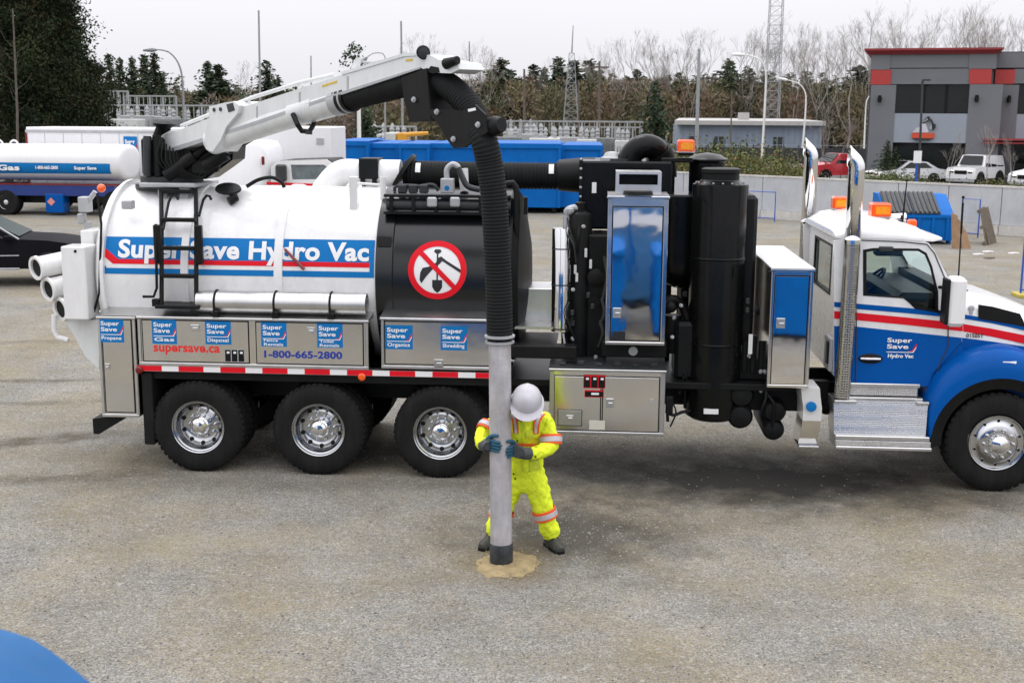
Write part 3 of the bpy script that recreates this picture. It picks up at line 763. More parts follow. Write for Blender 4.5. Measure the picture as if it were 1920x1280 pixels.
for pts in ([(306, 430, .2), (316, 380, .5), (322, 366, .6), (330, 366, .6), (334, 374, .58)], [(373, 405, .3), (381, 375, .5), (387, 367, .6), (393, 368, .6), (396, 374, .58)], [(292, 420, .12), (294, 540, .06), (288, 556, .06), (268, 556, .06)]):
    mb = MB(); mb.tube([P(*q) for q in pts], .016, 8); part(mb, 'grab_handle', BLACKSAT, lad)
mb = MB(); x, z = U(428, 355, .75); mb.lathe([(.15, 0), (.14, .02), (.05, .045)], (x, .75, z), (.1, -.35, .9), 20); mb.tube([(x + .05, .72, z - .02), (x + .10, .66, z - .10), (x + .04, .62, z - .13)], .05, 8); part(mb, 'tank_vent', BLACKSAT)
# aluminium tube strapped along the toolbox top
xa, za = U(372, 565, .13); xb, _ = U(688, 568, .13)
mb = MB(); mb.lathe([(.112, 0), (.122, .0), (.122, xb - xa), (.108, xb - xa), (.108, xb - xa - .2)], (xa, .13, 1.935), (1, 0, 0), 32); mb.lathe([(.1, 0), (.1, .01)], (xb - .1, .13, 1.935), (1, 0, 0), 24, 1); part(mb, 'storage_tube', [BRUSHED, BLACKSAT])
for px in (407, 518, 622):
    x = U(px, 565, .13)[0]; mb = MB()
    mb.tube([(x, .13 + .128 * math.cos(a), 1.935 + .128 * math.sin(a)) for a in [math.radians(q) for q in range(-30, 200, 15)]] + [(x, .0, 1.84), (x, -.01, 1.80)], .012, 6); mb.box(x - .02, x + .05, -.02, .05, 1.79, 1.83); part(mb, 'tube_strap', BLACKSAT)

# ---- boom: lies in the upright plane from the turret to the hose over the dig
TUBE_B = atZ(940, 1056)                         # where the suction tube stands
TUBE_T = atY(937, 632, TUBE_B.y + 0.02)
BA, BT = Vector((-5.0, 1.15, 0)), Vector((TUBE_T.x - .05, TUBE_T.y, 0))
BD = (BT - BA).normalized(); BN = Vector((BD.y, -BD.x, 0))
if BN.y > 0: BN = -BN
def bp(px, py, off=0.0):
    # point of the boom's plane (moved off towards the yard) seen at this pixel
    d = ray(px, py); q = BA + BN * off
    t = (q - EYE).dot(BN) / d.dot(BN); return EYE + d * t
def bprism(pts, off, th, m=0, mb=None):
    mb = mb or MB(); P_ = [bp(x, y, off) for x, y in pts]; mb.prism(P_, -BN * th, m); return mb
boom = part(bprism([(294, 256), (330, 246), (400, 219), (640, 141), (757, 105), (792, 101), (806, 118), (790, 128), (640, 176), (480, 232), (440, 246), (298, 292)], .11, .22), 'boom_arm', OFFWHITE)
part(bprism([(298, 284), (440, 240), (480, 227), (640, 172), (790, 125), (788, 129), (640, 178), (480, 234), (440, 247), (298, 293)], .13, .26), 'boom_flange', GALV, boom)
part(bprism([(640, 135), (757, 100), (800, 99), (800, 103), (757, 106), (640, 141)], .12, .24), 'boom_cap', OFFWHITE, boom)
YELS = mat('yellow_sticker', (.65, .45, .05), .5)
for pts in ([(604, 160), (632, 151), (632, 155), (604, 164)], [(760, 112), (774, 110), (774, 114), (760, 116)]): part(bprism(pts, .113, .003), 'arm_sticker', YELS, boom)
part(bprism([(655, 138), (664, 112), (670, 112), (664, 136)], .06, .05), 'arm_bracket', OFFWHITE, boom)
mb = MB(); mb.tube([bp(668, 115, 0), bp(700, 118, 0), bp(735, 112, 0)], .012, 6); part(mb, 'arm_cable', GALV, boom)
for px in (480, 560, 650): part(bprism([(px, 200 - (px - 480) * .33), (px + 3, 199 - (px - 480) * .33), (px + 3, 228 - (px - 480) * .34), (px, 229 - (px - 480) * .34)], .114, .005), 'arm_seam', GALV, boom)
kb = bprism([(392, 200), (420, 193), (437, 190), (449, 198), (446, 212), (424, 238), (414, 262), (398, 285), (386, 280), (384, 250), (392, 225)], .16, .32)
kb = part(kb, 'knee_bracket', OFFWHITE, None)
for px, py in ((402, 206), (414, 205)):
    c = bp(px, py, .162); mb = MB(); mb.lathe([(.022, 0), (.022, .012)], c, BN, 10); part(mb, 'bracket_bolt', DARKGREY, kb)
c0, c1 = bp(428, 200, .165), bp(440, 209, .165); mb = bprism([(424, 196), (436, 193), (440, 207), (428, 211)], .165, .01); part(mb, 'bracket_window', DARKGREY, kb)
# upper guide rod with its posts
mb = MB(); mb.tube([bp(340, 236, .0), bp(470, 184, 0), bp(560, 156, 0), bp(628, 140, 0)], .022, 8)
for px, pa, pb in ((468, 183, 200), (350, 232, 243), (560, 156, 168)): mb.tube([bp(px, pa, 0), bp(px, pb, 0)], .012, 6)
part(mb, 'guide_rod', OFFWHITE)
# telescoping suction pipe under the arm
def bpipe(pts, r, name, m, off=0.0, seg=28, par=None):
    mb = MB(); mb.tube([bp(x, y, off) for x, y in pts], r, seg); return part(mb, name, m, par)
pp = bpipe([(408, 263), (520, 225), (644, 188)], .128, 'suction_pipe', OFFWHITE)
bpipe([(402, 265), (414, 261)], .145, 'pipe_clamp', OFFWHITE, par=pp)
bpipe([(556, 213), (600, 200)], .134, 'pipe_sleeve', OFFWHITE, par=pp)
bpipe([(632, 192), (646, 188)], .136, 'pipe_collar', GALV, par=pp)
mb = MB(); mb.tube([bp(549, 214, .15), bp(558, 234, .16), bp(566, 246, .12), bp(580, 247, .06), bp(588, 234, 0.0), bp(590, 222, -.05)], .026, 8); part(mb, 'pipe_cradle', BLACKSAT)
mb = MB(); mb.tube([bp(579, 246, .08), bp(579, 252, .08)], .035, 10); part(mb, 'cradle_pin', DARKGREY)
# arm head
hd = part(bprism([(786, 105), (806, 103), (822, 112), (858, 118), (862, 130), (845, 138), (806, 136), (790, 128)], .14, .28), 'boom_head', OFFWHITE)
mb = MB(); c = bp(793, 98, .14); mb.lathe([(.03, -.08), (.05, -.05), (.060, 0), (.060, .04), (.052, .045)], c, Vector((.25, -.95, -.15)), 24, 0); mb.lathe([(.050, .042), (.048, .048), (.0, .056)], c, Vector((.25, -.95, -.15)), 24, 1); mb.tube([bp(793, 106, .12), bp(793, 101, .13)], .02, 8)
part(mb, 'boom_lamp', [BLACKSAT, DARKGREY])
mb = MB(); mb.tube([bp(836, 120, .15), bp(858, 113, .15)], [.05, .035], 12); part(mb, 'head_sheave', BLACKSAT, hd)
mb = bprism([(799, 134), (808, 124), (822, 127), (824, 136), (810, 138)], .145, .01); part(mb, 'head_opening', BLACKSAT, hd)
# hose: along the arm, round the guide plates, straight down to the tube
def smooth_path(pts, n):
    P_ = [Vector(p) for p in pts]; out_ = []
    def cr(a, b, c, d, t): return 0.5 * ((2 * b) + (c - a) * t + (2 * a - 5 * b + 4 * c - d) * t * t + (3 * b - a - 3 * c + d) * t ** 3)
    Q = [P_[0] * 2 - P_[1]] + P_ + [P_[-1] * 2 - P_[-2]]; seg = []
    for i in range(1, len(Q) - 2):
        for k in range(24): seg.append(cr(Q[i - 1], Q[i], Q[i + 1], Q[i + 2], k / 24))
    seg.append(P_[-1]); L_ = [0]
    for i in range(1, len(seg)): L_.append(L_[-1] + (seg[i] - seg[i - 1]).length)
    for k in range(n + 1):
        s_ = L_[-1] * k / n; j = 0
        while j < len(L_) - 2 and L_[j + 1] < s_: j += 1
        f = (s_ - L_[j]) / max(1e-9, L_[j + 1] - L_[j]); out_.append(seg[j].lerp(seg[j + 1], f))
    return out_
def corrugated(pts, r, pitch, amp, name, m, seg=22, par=None):
    tot = sum((Vector(pts[i + 1]) - Vector(pts[i])).length for i in range(len(pts) - 1)); n = int(tot / (pitch / 4))
    path = smooth_path(pts, n); R = [r + amp * (0, 1, 1, 0)[i % 4] for i in range(n + 1)]
    mb = MB(); mb.tube(path, R, seg, cap=True); return part(mb, name, m, par, ang=20)
yb = TUBE_B.y
hose_pts = [bp(636, 190), bp(700, 173), bp(768, 156), bp(805, 148), bp(838, 160), bp(868, 186), bp(890, 220)]
hose_pts += [atY(907, 262, yb + .02), atY(918, 310, yb + .02), atY(926, 370, yb + .02), atY(931, 450, yb + .02), atY(935, 540, yb + .02), atY(937, 626, yb + .02)]
hose = corrugated(hose_pts, .113, .030, .0045, 'suction_hose', HOSE)
bpipe([(641, 189), (660, 184)], .135, 'hose_cuff', BLACKSAT, par=hose)
bpipe([(652, 186), (655, 185)], .1365, 'hose_clamp', GALV, par=hose)
# black guide plates with bolts, roller at the outer end
gp = part(bprism([(752, 146), (800, 128), (812, 228), (768, 229), (758, 190)], .150, .02), 'guide_plate', BLACKSAT)
bprism_b = part(bprism([(752, 146), (800, 128), (812, 228), (768, 229), (758, 190)], -.130, .02), 'guide_plate', BLACKSAT)
g2 = part(bprism([(800, 205), (840, 205), (868, 208), (890, 196), (910, 215), (914, 248), (886, 266), (872, 277), (850, 278), (838, 262), (828, 242), (816, 227)], .156, .02), 'guide_plate', BLACKSAT)
part(bprism([(800, 205), (840, 205), (868, 208), (890, 196), (910, 215), (914, 248), (886, 266), (872, 277), (850, 278), (838, 262), (828, 242), (816, 227)], -.130, .02), 'guide_plate', BLACKSAT)
part(bprism([(785, 132), (800, 128), (808, 225), (792, 226)], .155, .30), 'guide_web', BLACKSAT)
for px, py in ((777, 187), (820, 210), (897, 234), (851, 261)):
    c = bp(px, py, .157); mb = MB(); mb.lathe([(.026, 0), (.026, .012), (.016, .013), (.016, .026)], c, BN, 8); part(mb, 'plate_bolt', GALV, g2)
mb = MB(); mb.tube([bp(905, 240, .06), bp(918, 238, .06), bp(930, 236, .06), bp(941, 234, .06)], [.055, .075, .085, .06], 18); part(mb, 'hose_roller', BLACKSAT)
c = bp(886, 207, .135); mb = MB(); mb.prism([bp(877, 205, .16), bp(891, 202, .16), bp(892, 207, .16), bp(878, 210, .16)], -BN * .01); part(mb, 'plate_label', DECALWHITE, g2)

# ---- turret and hydraulics at the foot of the boom
bx, bz = U(320, 335, 1.1); mb = MB()
mb.lathe([(.42, 0), (.42, .05), (.36, .06), (.36, .14), (.30, .15), (.30, .2)], (bx, 1.15, TZ + TRAD - .03), (0, 0, 1), 36); tb = part(mb, 'turret_ring', DARKGREY)
mb = MB(); x0, z1 = U(266, 337, .8); x1, z0 = U(371, 353, .8); mb.box(x0, x1, .7, 1.6, z0 + .01, z0 + .06, .01); mb.box(x0 + .2, x0 + .3, .75, .85, z0 - .12, z0 + .01); mb.box(x1 - .2, x1 - .1, .75, .85, z0 - .12, z0 + .01); part(mb, 'turret_platform', GALV)
mb = MB(); mb.prism([atY(x, y, .92) for x, y in ((300, 330), (296, 292), (420, 252), (428, 268), (412, 300), (395, 330))], (0, .36, 0)); part(mb, 'turret_column', BLACK)
mb = MB(); x0, z1 = U(262, 258, .85); x1, z0 = U(300, 330, .85); mb.box(x0, x1, .85, 1.35, z0, z1, .03); mb.cyl((x1 - .01, .83, z0), (x1 - .01, .83, z1 + .03), .05, seg=12); part(mb, 'control_box', BLACKSAT)
mb = MB(); mb.lathe([(.03, -.10), (.06, -.06), (.12, -.02), (.13, .0), (.08, .03), (.02, .04)], atY(308, 232, 1.0), (0.05, 0, 1), 20); mb.tube([atY(300, 240, 1), atY(292, 262, 1)], .05, 8); mb.tube([atY(318, 240, 1), atY(300, 250, 1)], .03, 8); part(mb, 'slew_motor', BLACKSAT)
for pts, r0, nm in (([(312, 330), (365, 292)], .075, 'lift_cylinder'), ([(365, 292), (400, 266)], .045, 'cylinder_rod'), ([(385, 312), (424, 287)], .085, 'extend_cylinder'), ([(424, 287), (480, 255)], .035, 'cylinder_rod')):
    mb = MB(); mb.tube([atY(x, y, .78) for x, y in pts], r0, 14); part(mb, nm, BLACKSAT)
mb = MB(); mb.tube([atY(415, 285, .8), atY(430, 281, .78)], .05, 10); part(mb, 'cylinder_gland', GALV)
mb = MB()
for k in range(6):
    mb.tube(smooth_path([atY(300 + 6 * k, 262 + 4 * k, .8 - .01 * k), atY(296 + 9 * k, 300 + 3 * k, .72), atY(330 + 10 * k, 332, .76), atY(372 + 5 * k, 318 - 6 * k, .8)], 20), .009, 6)
part(mb, 'hydraulic_lines', BLACKSAT)
mb = MB(); mb.prism([atY(x, y, .86) for x, y in ((276, 336), (272, 300), (298, 282), (345, 284), (410, 258), (438, 272), (436, 300), (412, 318), (386, 336))], (0, .5, 0)); part(mb, 'turret_housing', BLACK)
mb = MB(); mb.prism([atY(x, y, .80) for x, y in ((352, 330), (348, 306), (392, 284), (418, 296), (408, 322), (380, 332))], (0, .06, 0)); mb.box(*[atY(360, 318, .78).x, atY(392, 318, .78).x], .76, .80, atY(360, 326, .78).z, atY(360, 300, .78).z, .01); part(mb, 'valve_block', BLACKSAT)
mb = MB(); mb.tube([atY(276, 255, .8), atY(276, 330, .8)], .045, 12); part(mb, 'turret_pillar', DARKGREY)
mb = MB(); mb.tube(smooth_path([atY(462, 350, .8), atY(485, 337, .85), atY(510, 333, .9), atY(528, 342, .9), atY(533, 352, .9)], 24), .022, 8); part(mb, 'loop_hose', BLACKSAT)
for a, b in (((300, 258), (298, 330)), ((306, 262), (306, 330))): pass

# ---- white transfer duct on top of the tank, flexible duct to the filter house
DY = 1.75
zc = U(700, 325, DY)[1]; dr = .165
dx0 = U(622, 330, DY)[0]; dx1 = U(752, 325, DY)[0]
mb = MB(); mb.tube(smooth_path([(dx0 - .12, DY, TZ + .85), (dx0 - .06, DY, zc - .18), (dx0 + .12, DY, zc - .01), (dx0 + .4, DY, zc), (dx1, DY, zc)], 40), dr, 32); duct = part(mb, 'transfer_duct', WHITE)
mb = MB(); a = Vector((dx1, DY, zc)); mb.lathe([(dr + .10, -.025), (dr + .10, .025)], a + Vector((.03, 0, 0)), (1, 0, -.62), 28); part(mb, 'duct_flange', BLACKSAT, duct)
ex = U(1092, 325, DY)[0]
flex = corrugated([(dx1 + .04, DY, zc), (dx1 + .9, DY, zc - .01), (ex - .3, DY, zc - .01)], dr - .012, .045, .010, 'flexible_duct', HOSE)
mb = MB(); mb.lathe([(dr, 0), (dr + .02, .02), (dr + .05, .35), (dr + .05, .45)], (ex - .3, DY, zc), (1, 0, 0), 28); part(mb, 'duct_reducer', BLACKSAT, flex)
for px in (782, 1030):
    x = U(px, 310, DY)[0]; mb = MB(); mb.loft([[(x + dx, DY - (dr + rr) * math.cos(a), zc + (dr + rr) * math.sin(a)) for dx, rr in ((0, -.01), (.06, -.01), (.06, .006), (0, .006))] for a in (.15, .4, .65, .9)]); part(mb, 'duct_sticker', DECALWHITE, flex)
x0 = U(672, 300, DY - .2)[0]; x1 = U(708, 300, DY - .2)[0]
mb = MB(); mb.box(x0, x1, DY - .20, DY + .2, zc - .06, zc + .185, .01); mb.box(x0 + .02, x0 + .07, DY - .2, DY - .1, zc - .2, zc - .06); mb.box(x1 - .07, x1 - .02, DY - .2, DY - .1, zc - .2, zc - .06); part(mb, 'duct_saddle', BLACKSAT)
xm = (x0 + x1) / 2; mb = MB(); mb.box(xm - .045, xm + .045, .62, .72, 2.90, U(690, 335, .65)[1] + .02, .006); part(mb, 'duct_post', WHITE)
xm = U(718, 350, .8)[0]; mb = MB(); mb.cyl((xm, .8, 2.95), (xm, .8, U(718, 332, .8)[1]), .035); mb.cyl((xm - .0, .8, 3.2), (xm - .3, .8, 3.22), .015); part(mb, 'guard_post', WHITE)
x, z = U(664, 352, 1.3); mb = MB(); mb.tube([(x + .09 * math.cos(a), 1.3, z - .03 + .09 * math.sin(a)) for a in [PI * k / 10 for k in range(11)]], .018, 8); mb.box(x - .3, x + .1, 1.2, 1.4, z - .08, z - .03); part(mb, 'lifting_eye', WHITE)
x, z = U(839, 348, .85); mb = MB(); mb.box(x - .075, x + .075, .80, .92, z - .085, z + .08, .008); bx_ = part(mb, 'level_box', GALV)
mb = MB(); mb.lathe([(.028, 0), (.028, .004)], (x, .80, z - .025), (0, -1, 0), 16); part(mb, 'level_dot', DECALBLUE, bx_)
mb = MB(); mb.tube(smooth_path([atY(838, 337, .86), atY(838, 318, .86), atY(848, 308, .86), atY(858, 312, .86), atY(862, 322, .86)], 16), .032, 10); part(mb, 'vent_elbow', GALV)
mb = MB(); mb.tube(smooth_path([atY(859, 314, .84), atY(868, 335, .84), atY(878, 350, .84), atY(900, 356, .84)], 16), .035, 10); part(mb, 'vent_hose', DARKGREY)
mb = MB(); mb.tube([atY(868, 316, 1.0), atY(871, 357, 1.0)], [.06, .05], 12); part(mb, 'vent_cap', WHITE)
mb = MB()
for pts in ([(740, 360), (745, 348), (790, 350), (800, 362)], [(735, 366), (733, 380), (733, 398)], [(770, 352), (810, 346), (822, 358)]):
    mb.tube(smooth_path([atY(x, y, .9) for x, y in pts], 10), .02, 6)
for px in (755, 775, 795): mb.box(*[U(px - 8, 352, .9)[0], U(px + 8, 352, .9)[0]], .85, .95, U(px, 362, .9)[1], U(px, 346, .9)[1], .01)
part(mb, 'tank_fittings', DARKGREY)
# clamp column right of the black chamber
mb = MB(); xx = U(962, 500, .5)[0]
mb.tube(smooth_path([atY(944, 350, .5), atY(958, 342, .5), atY(968, 356, .5), atY(969, 420, .5), atY(966, 520, .5), atY(964, 620, .5)], 30), .035, 10); part(mb, 'down_hose', BLACKSAT)
mb = MB(); xx, _ = U(950, 500, .7); mb.box(xx - .05, xx + .10, .55, .85, 1.35, U(950, 370, .7)[1], .01); part(mb, 'door_clamp_bar', BLACK)
for py in (440, 545, 575):
    x, z = U(966, py, .5); mb = MB(); mb.box(x - .05, x + .03, .47, .56, z - .02, z + .02, .006); part(mb, 'hose_bracket', GALV)

# ---- deck and machinery between tank and cab
mb = MB(); mb.box(-.98, 2.2, .25, 2.3, 1.03, 1.10, .005); part(mb, 'deck_plate', BLACKSAT)
mb = MB(); x0, z0 = U(962, 640, .15); x1, _ = U(1065, 640, .15); mb.box(-.98, x1 + .1, .15, .35, 1.36, 1.50, .01); mb.box(-.98, -.45, .35, 1.2, 1.44, 1.47); part(mb, 'cross_beam', BLACKSAT)
mb = MB(); x0, z1 = U(975, 540, .9); x1, z0 = U(1036, 605, .9); mb.box(x0, x1, .9, 1.5, z0, z1, .01); part(mb, 'battery_box', BRUSHED)
mb = MB(); x0, z1 = U(962, 604, .6); mb.box(x0, U(1040, 604, .6)[0], .45, 1.2, z1 - .05, z1 - .02); part(mb, 'walkway_plate', BRUSHED)
# black frame behind everything
mb = MB()
for x in (-.28, .78, 1.72):
    mb.box(x, x + .10, 1.5, 1.62, 1.10, 2.95)
mb.box(-.28, 1.8, 1.5, 1.6, 2.85, 2.95); mb.box(-.28, .9, 1.5, 1.6, 1.5, 1.6); part(mb, 'equipment_frame', BLACKSAT)
# filter house: big black box with bolted left edge
mb = MB(); x0, z1 = U(1088, 302, .95); x1, _ = U(1262, 302, .95); mb.box(x0, x1, .95, 2.15, 2.72, z1, .02); fh = part(mb, 'filter_house', BLACK)
mb = MB(); mb.box(x0 - .01, x0 + .03, .93, .98, 2.75, z1 + .03, .005); part(mb, 'filter_edge_strip', BLACKSAT, fh)
for k in range(5):
    mb = MB(); mb.sphere((x0 + .01, .925, z1 + .02 - k * .105), .016, seg=8); part(mb, 'edge_bolt', GALV, fh)
mb = MB(); a, b = U(1114, 352, .94); mb.box(a - .025, a + .025, .935, .947, b - .06, b + .06); part(mb, 'filter_tag', DECALWHITE, fh)
mb = MB(); a = atY(1147, 292, 1.3); mb.lathe([(.13, 0), (.13, .04), (.10, .05), (.07, .10), (.02, .11)], (a.x, 1.3, z1 - .01), (0, 0, 1), 20); part(mb, 'filter_lid', GALV, fh)
mb = MB(); mb.lathe([(.19, .0), (.19, .02)], (a.x + .12, 1.3, z1), (0, 0, 1), 24); part(mb, 'lid_rim', DARKGREY, fh)
# big elbow duct
EYb = 1.25
mb = MB(); er = .135
c0 = atY(1183, 300, EYb); c1 = atY(1242, 300, EYb)
pts = smooth_path([atY(1176, 306, EYb), atY(1188, 285, EYb), atY(1208, 274, EYb), atY(1228, 279, EYb + .05), atY(1240, 300, EYb + .1), atY(1243, 345, EYb + .1)], 36); mb.tube(pts, er, 24); el = part(mb, 'elbow_duct', BLACK)
mb = MB(); mb.tube([p + Vector((0, -.0, .0)) for p in pts[20:34]], er + .03, 24); part(mb, 'elbow_collar', BLACKSAT, el)
mb = MB(); x0, _ = U(1222, 300, 1.1); x1, z0 = U(1265, 380, 1.1); mb.box(x0, x1, 1.15, 1.65, z0 - .3, U(1240, 318, 1.1)[1], .08); part(mb, 'fan_housing', BLACK)
# pump column: boiler cylinder, chrome silencer, pipework
a = atY(1087, 480, .72); r = .135
zt_ = U(1087, 400, .72)[1]
mb = MB(); mb.lathe([(r, 1.15 - zt_), (r, -.03), (r * .9, .0), (r * .45, .03), (r * .45, .12), (r * .3, .13)], (a.x, .72, zt_), (0, 0, 1), 28); part(mb, 'filter_canister', BLACKSAT)
a = atY(1052, 520, .52); zt_ = U(1052, 428, .52)[1]; zb_ = U(1052, 620, .52)[1]; r = .105
mb = MB(); mb.lathe([(r, zb_ - zt_), (r, -.01), (r * .97, 0)], (a.x, .52, zt_), (0, 0, 1), 36); sil = part(mb, 'chrome_silencer', CHROME)
for f in (.2, .55, .98):
    mb = MB(); z = zt_ + (zb_ - zt_) * f; mb.lathe([(r + .004, 0), (r + .004, .015)], (a.x, .52, z), (0, 0, 1), 36, cap=False); part(mb, 'silencer_band', DARKGREY, sil)
rs = random.Random(11)
mb = MB()
for k in range(9):
    px = 1060 + k * 9; x, z = U(px, 480, 1.0 + .06 * (k % 3))
    mb.tube(smooth_path([(x, .95 + .06 * (k % 3), 1.15), (x + rs.uniform(-.04, .04), .98, 1.7), (x + rs.uniform(-.05, .05), 1.0, 2.2), (x + rs.uniform(-.06, .06), 1.0, 2.6 + .1 * (k % 2))], 16), rs.choice((.02, .03, .045)), 8)
part(mb, 'pipe_bundle', BLACKSAT)
mb = MB(); x0, z1 = U(1102, 440, .62); x1, z0 = U(1136, 690, .62); mb.box(x0, x1, .62, 1.2, 1.14, z1, .02)
x, z = U(1118, 520, .6); mb.lathe([(.10, 0), (.10, .06), (.06, .08)], (x, .62, z), (0, -1, 0), 20); mb.lathe([(.07, 0), (.07, .05)], (x - .02, .62, z - .28), (0, -1, 0), 16); part(mb, 'water_pump', BLACKSAT)
mb = MB()
for px, py in ((1078, 505), (1107, 495), (1098, 474), (1081, 520)):
    x, z = U(px, py, .58); mb.box(x - .012, x + .018, .565, .60, z - .05, z + .05, .004)
part(mb, 'gauge_cluster', DECALWHITE)
mb = MB(); x, z = U(1066, 395, .75)
mb.tube(smooth_path([(x, .7, z - .1), (x - .02, .68, z), (x + .06, .7, z + .04), (x + .14, .7, z + .02)], 14), .035, 10); mb.sphere((x + .02, .66, z + .01), .05, seg=10); mb.box(x - .06, x - .01, .66, .74, z - .2, z - .05, .01); part(mb, 'relief_valve', GALV)
mb = MB()
for px, a_, b_ in ((1128, 560, 610), (1133, 480, 560), (1125, 600, 650)): mb.tube(smooth_path([atY(px, a_, .5), atY(px + 5, (a_ + b_) / 2, .48), atY(px - 3, b_, .5)], 10), .018, 8)
part(mb, 'braided_hose', DARKGREY)
mb = MB(); mb.tube(smooth_path([atY(1056, 625, .4), atY(1060, 650, .36), atY(1070, 672, .3)], 12), .012, 6); part(mb, 'drain_hose', GALV)
# tall mirror-polished cabinet with its hood
tc0 = toolbox(.095, .735, 1.56, 3.15, .62, [(.152, .675, 1.615, 3.045)], MIRROR, frame_w=.045, name='tall_cabinet')
latch(.215, 1.91, -.008, tc0, .09, .11)
mb = MB(); x0, z1 = U(1149, 621, -.009); x1, z0 = U(1172, 638, -.009); mb.box(x0, x1, -.0105, -.0085, z0, z1); part(mb, 'cabinet_label', TEXTBLACK, tc0)
mb = MB(); mb.box(.09, .74, -.015, .62, 3.164, 3.172); part(mb, 'cabinet_roof', BRUSHED, tc0)
x0, z1 = U(1155, 322, .12); x1, z0 = U(1238, 366, .12)
hb = MB(); hb.holed([(x0, 3.175), (x1 + .01, 3.175), (x1 + .005, z1), (x0, z1)], [[(x0 + .035, 3.275), (x1 - .03, 3.275), (x1 - .03, z1 - .025), (x0 + .035, z1 - .025)]], lambda x, z: (x, .12, z), (0, .02, 0))
hb.box(x0, x0 + .02, .14, .5, 3.175, z1); hb.box(x1 - .01, x1 + .01, .14, .5, 3.175, z1); hb.box(x0, x1, .14, .5, z1 - .015, z1 + .005)
vh = part(hb, 'vent_hood', BRUSHED)
mb = MB(); mb.box(x0 + .02, x1 - .01, .3, .32, 3.18, z1 - .016); part(mb, 'vent_mesh', BLACKSAT, vh)
mb = MB(); mb.lathe([(.16, 0), (.15, .04)], ((x0 + x1) / 2, .05, 3.173), (0, 0, 1), 20); part(mb, 'vent_collar', BLACKSAT, vh)
# lower stainless box
pb = toolbox(-.50, .755, .555, 1.275, .75, [(-.445, .055, .60, 1.20), (.085, .69, .60, 1.20)], STEEL, frame_w=.05)
latch(.16, .915, -.008, pb, .085, .10)
mb = MB(); x0, z1 = U(1047, 768, 0); x1, z0 = U(1090, 797, 0); mb.box(x0 - .008, x1 + .008, -.0095, -.0085, z0 - .008, z1 + .008, 0, 1); mb.box(x0, x1, -.013, -.010, z0, z1, .002); part(mb, 'inset_latch', [BRUSHED, BLACKSAT], pb)
latch((x0 + x1) / 2, (z0 + z1) / 2, -.013, pb, .08, .06)
warn_label(1094, 703, 1135, 728, -.009, pb, 3, True); warn_label(1096, 731, 1132, 745, -.009, pb, 1, True)
mb = MB(); x0, z1 = U(1105, 787, 0); x1, z0 = U(1134, 805, 0); mb.box(x0, x1, -.0105, -.0085, z0, z1); part(mb, 'paper_label', CREAM, pb)
for px, py in ((1222, 752),):
    x, z = U(px, py, 0); mb = MB(); mb.box(x - .018, x + .018, -.014, -.0085, z - .03, z + .03, .003); part(mb, 'strike_plate', GALV, pb)
mb = MB(); mb.box(-.51, .77, .0, .75, 1.29, 1.30); 
for k in range(6): mb.box(-.4 + k * .2, -.33 + k * .2, .1, .16, 1.30, 1.33 + .02 * (k % 2), .006)
part(mb, 'box_lid', DARKGREY, pb)
mb = MB(); x, z = U(1187, 657, .25); mb.box(.06, .77, .22, .9, 1.38, 1.555, .01); mb.lathe([(.05, 0), (.05, .01)], (x, .22, z + .0), (0, -1, 0), 16, 1); part(mb, 'cabinet_base', [BLACKSAT, GALV])
# hanging odds and ends under the deck
mb = MB(); mb.tube(smooth_path([atY(1248, 770, .3), atY(1262, 778, .3), atY(1280, 772, .35), atY(1300, 770, .4)], 12), .018, 6); mb.box(.78, .86, .2, .3, .75, .95, .01); mb.tube([atY(1250, 745, .2), atY(1252, 790, .2)], .02, 6); part(mb, 'hanging_hose', BLACKSAT)
# tall black cyclone vessels
VY = .55; VR = .305
a = atY(1343, 560, VY); vx = a.x; ztop = zvt = U(1343, 345, VY)[1]; zbot = U(1343, 785, VY)[1]
mb = MB(); mb.lathe([(.10, zbot - ztop + .0), (VR * .8, zbot - ztop + .02), (VR, zbot - ztop + .06), (VR, -.02), (VR - .005, 0), (VR * .72, .035), (VR * .68, .05)], (vx, VY, ztop), (0, 0, 1), 56); cy = part(mb, 'cyclone_vessel', BLACK)
mb = MB(); mb.lathe([(VR * .66, .0), (VR * .66, .07), (VR * .70, .08), (VR * .70, .12), (VR * .6, .13)], (vx, VY, ztop + .045), (0, 0, 1), 44); part(mb, 'vessel_cap', BLACKSAT, cy)
for zz in (2.45, 1.5):
    mb = MB(); mb.lathe([(VR + .002, 0), (VR + .008, .006), (VR + .008, .02), (VR + .002, .026)], (vx, VY, zz), (0, 0, 1), 56, cap=False); part(mb, 'vessel_weld', BLACK, cy)
x, z = U(1334, 771, VY - VR); mb = MB(); mb.box(x - .085, x + .075, VY - VR - .012, VY - VR + .03, z - .028, z + .028); part(mb, 'vessel_label', DECALWHITE, cy)
x, z = U(1407, 645, .35); mb = MB(); mb.box(x - .022, x + .022, .34, .36, z - .11, z + .11); part(mb, 'reflective_tag', DECALWHITE)
a = atY(1326, 300, 1.35); mb = MB(); mb.lathe([(.30, -1.9), (.30, -.42), (.205, -.40), (.205, -.07), (.235, -.05), (.235, -.03), (.15, .02), (.0, .045)], (a.x, 1.35, U(1326, 295, 1.35)[1] + .01), (0, 0, 1), 44); part(mb, 'rear_vessel', BLACK)
mb = MB(); a = atY(1283, 430, .95); zt_ = U(1283, 366, .95)[1]; mb.lathe([(.05, -1.05), (.2, -.98), (.29, -.85), (.30, -.75), (.30, 0), (.28, .02)], (a.x - .05, .95, zt_), (0, 0, 1), 40); part(mb, 'blower_silencer', BLACK)
mb = MB(); x0, z1 = U(1393, 430, .7); mb.box(vx + .24, vx + .42, .55, 1.3, 1.5, U(1390, 365, .7)[1], .04); part(mb, 'vessel_bracket', BLACKSAT)
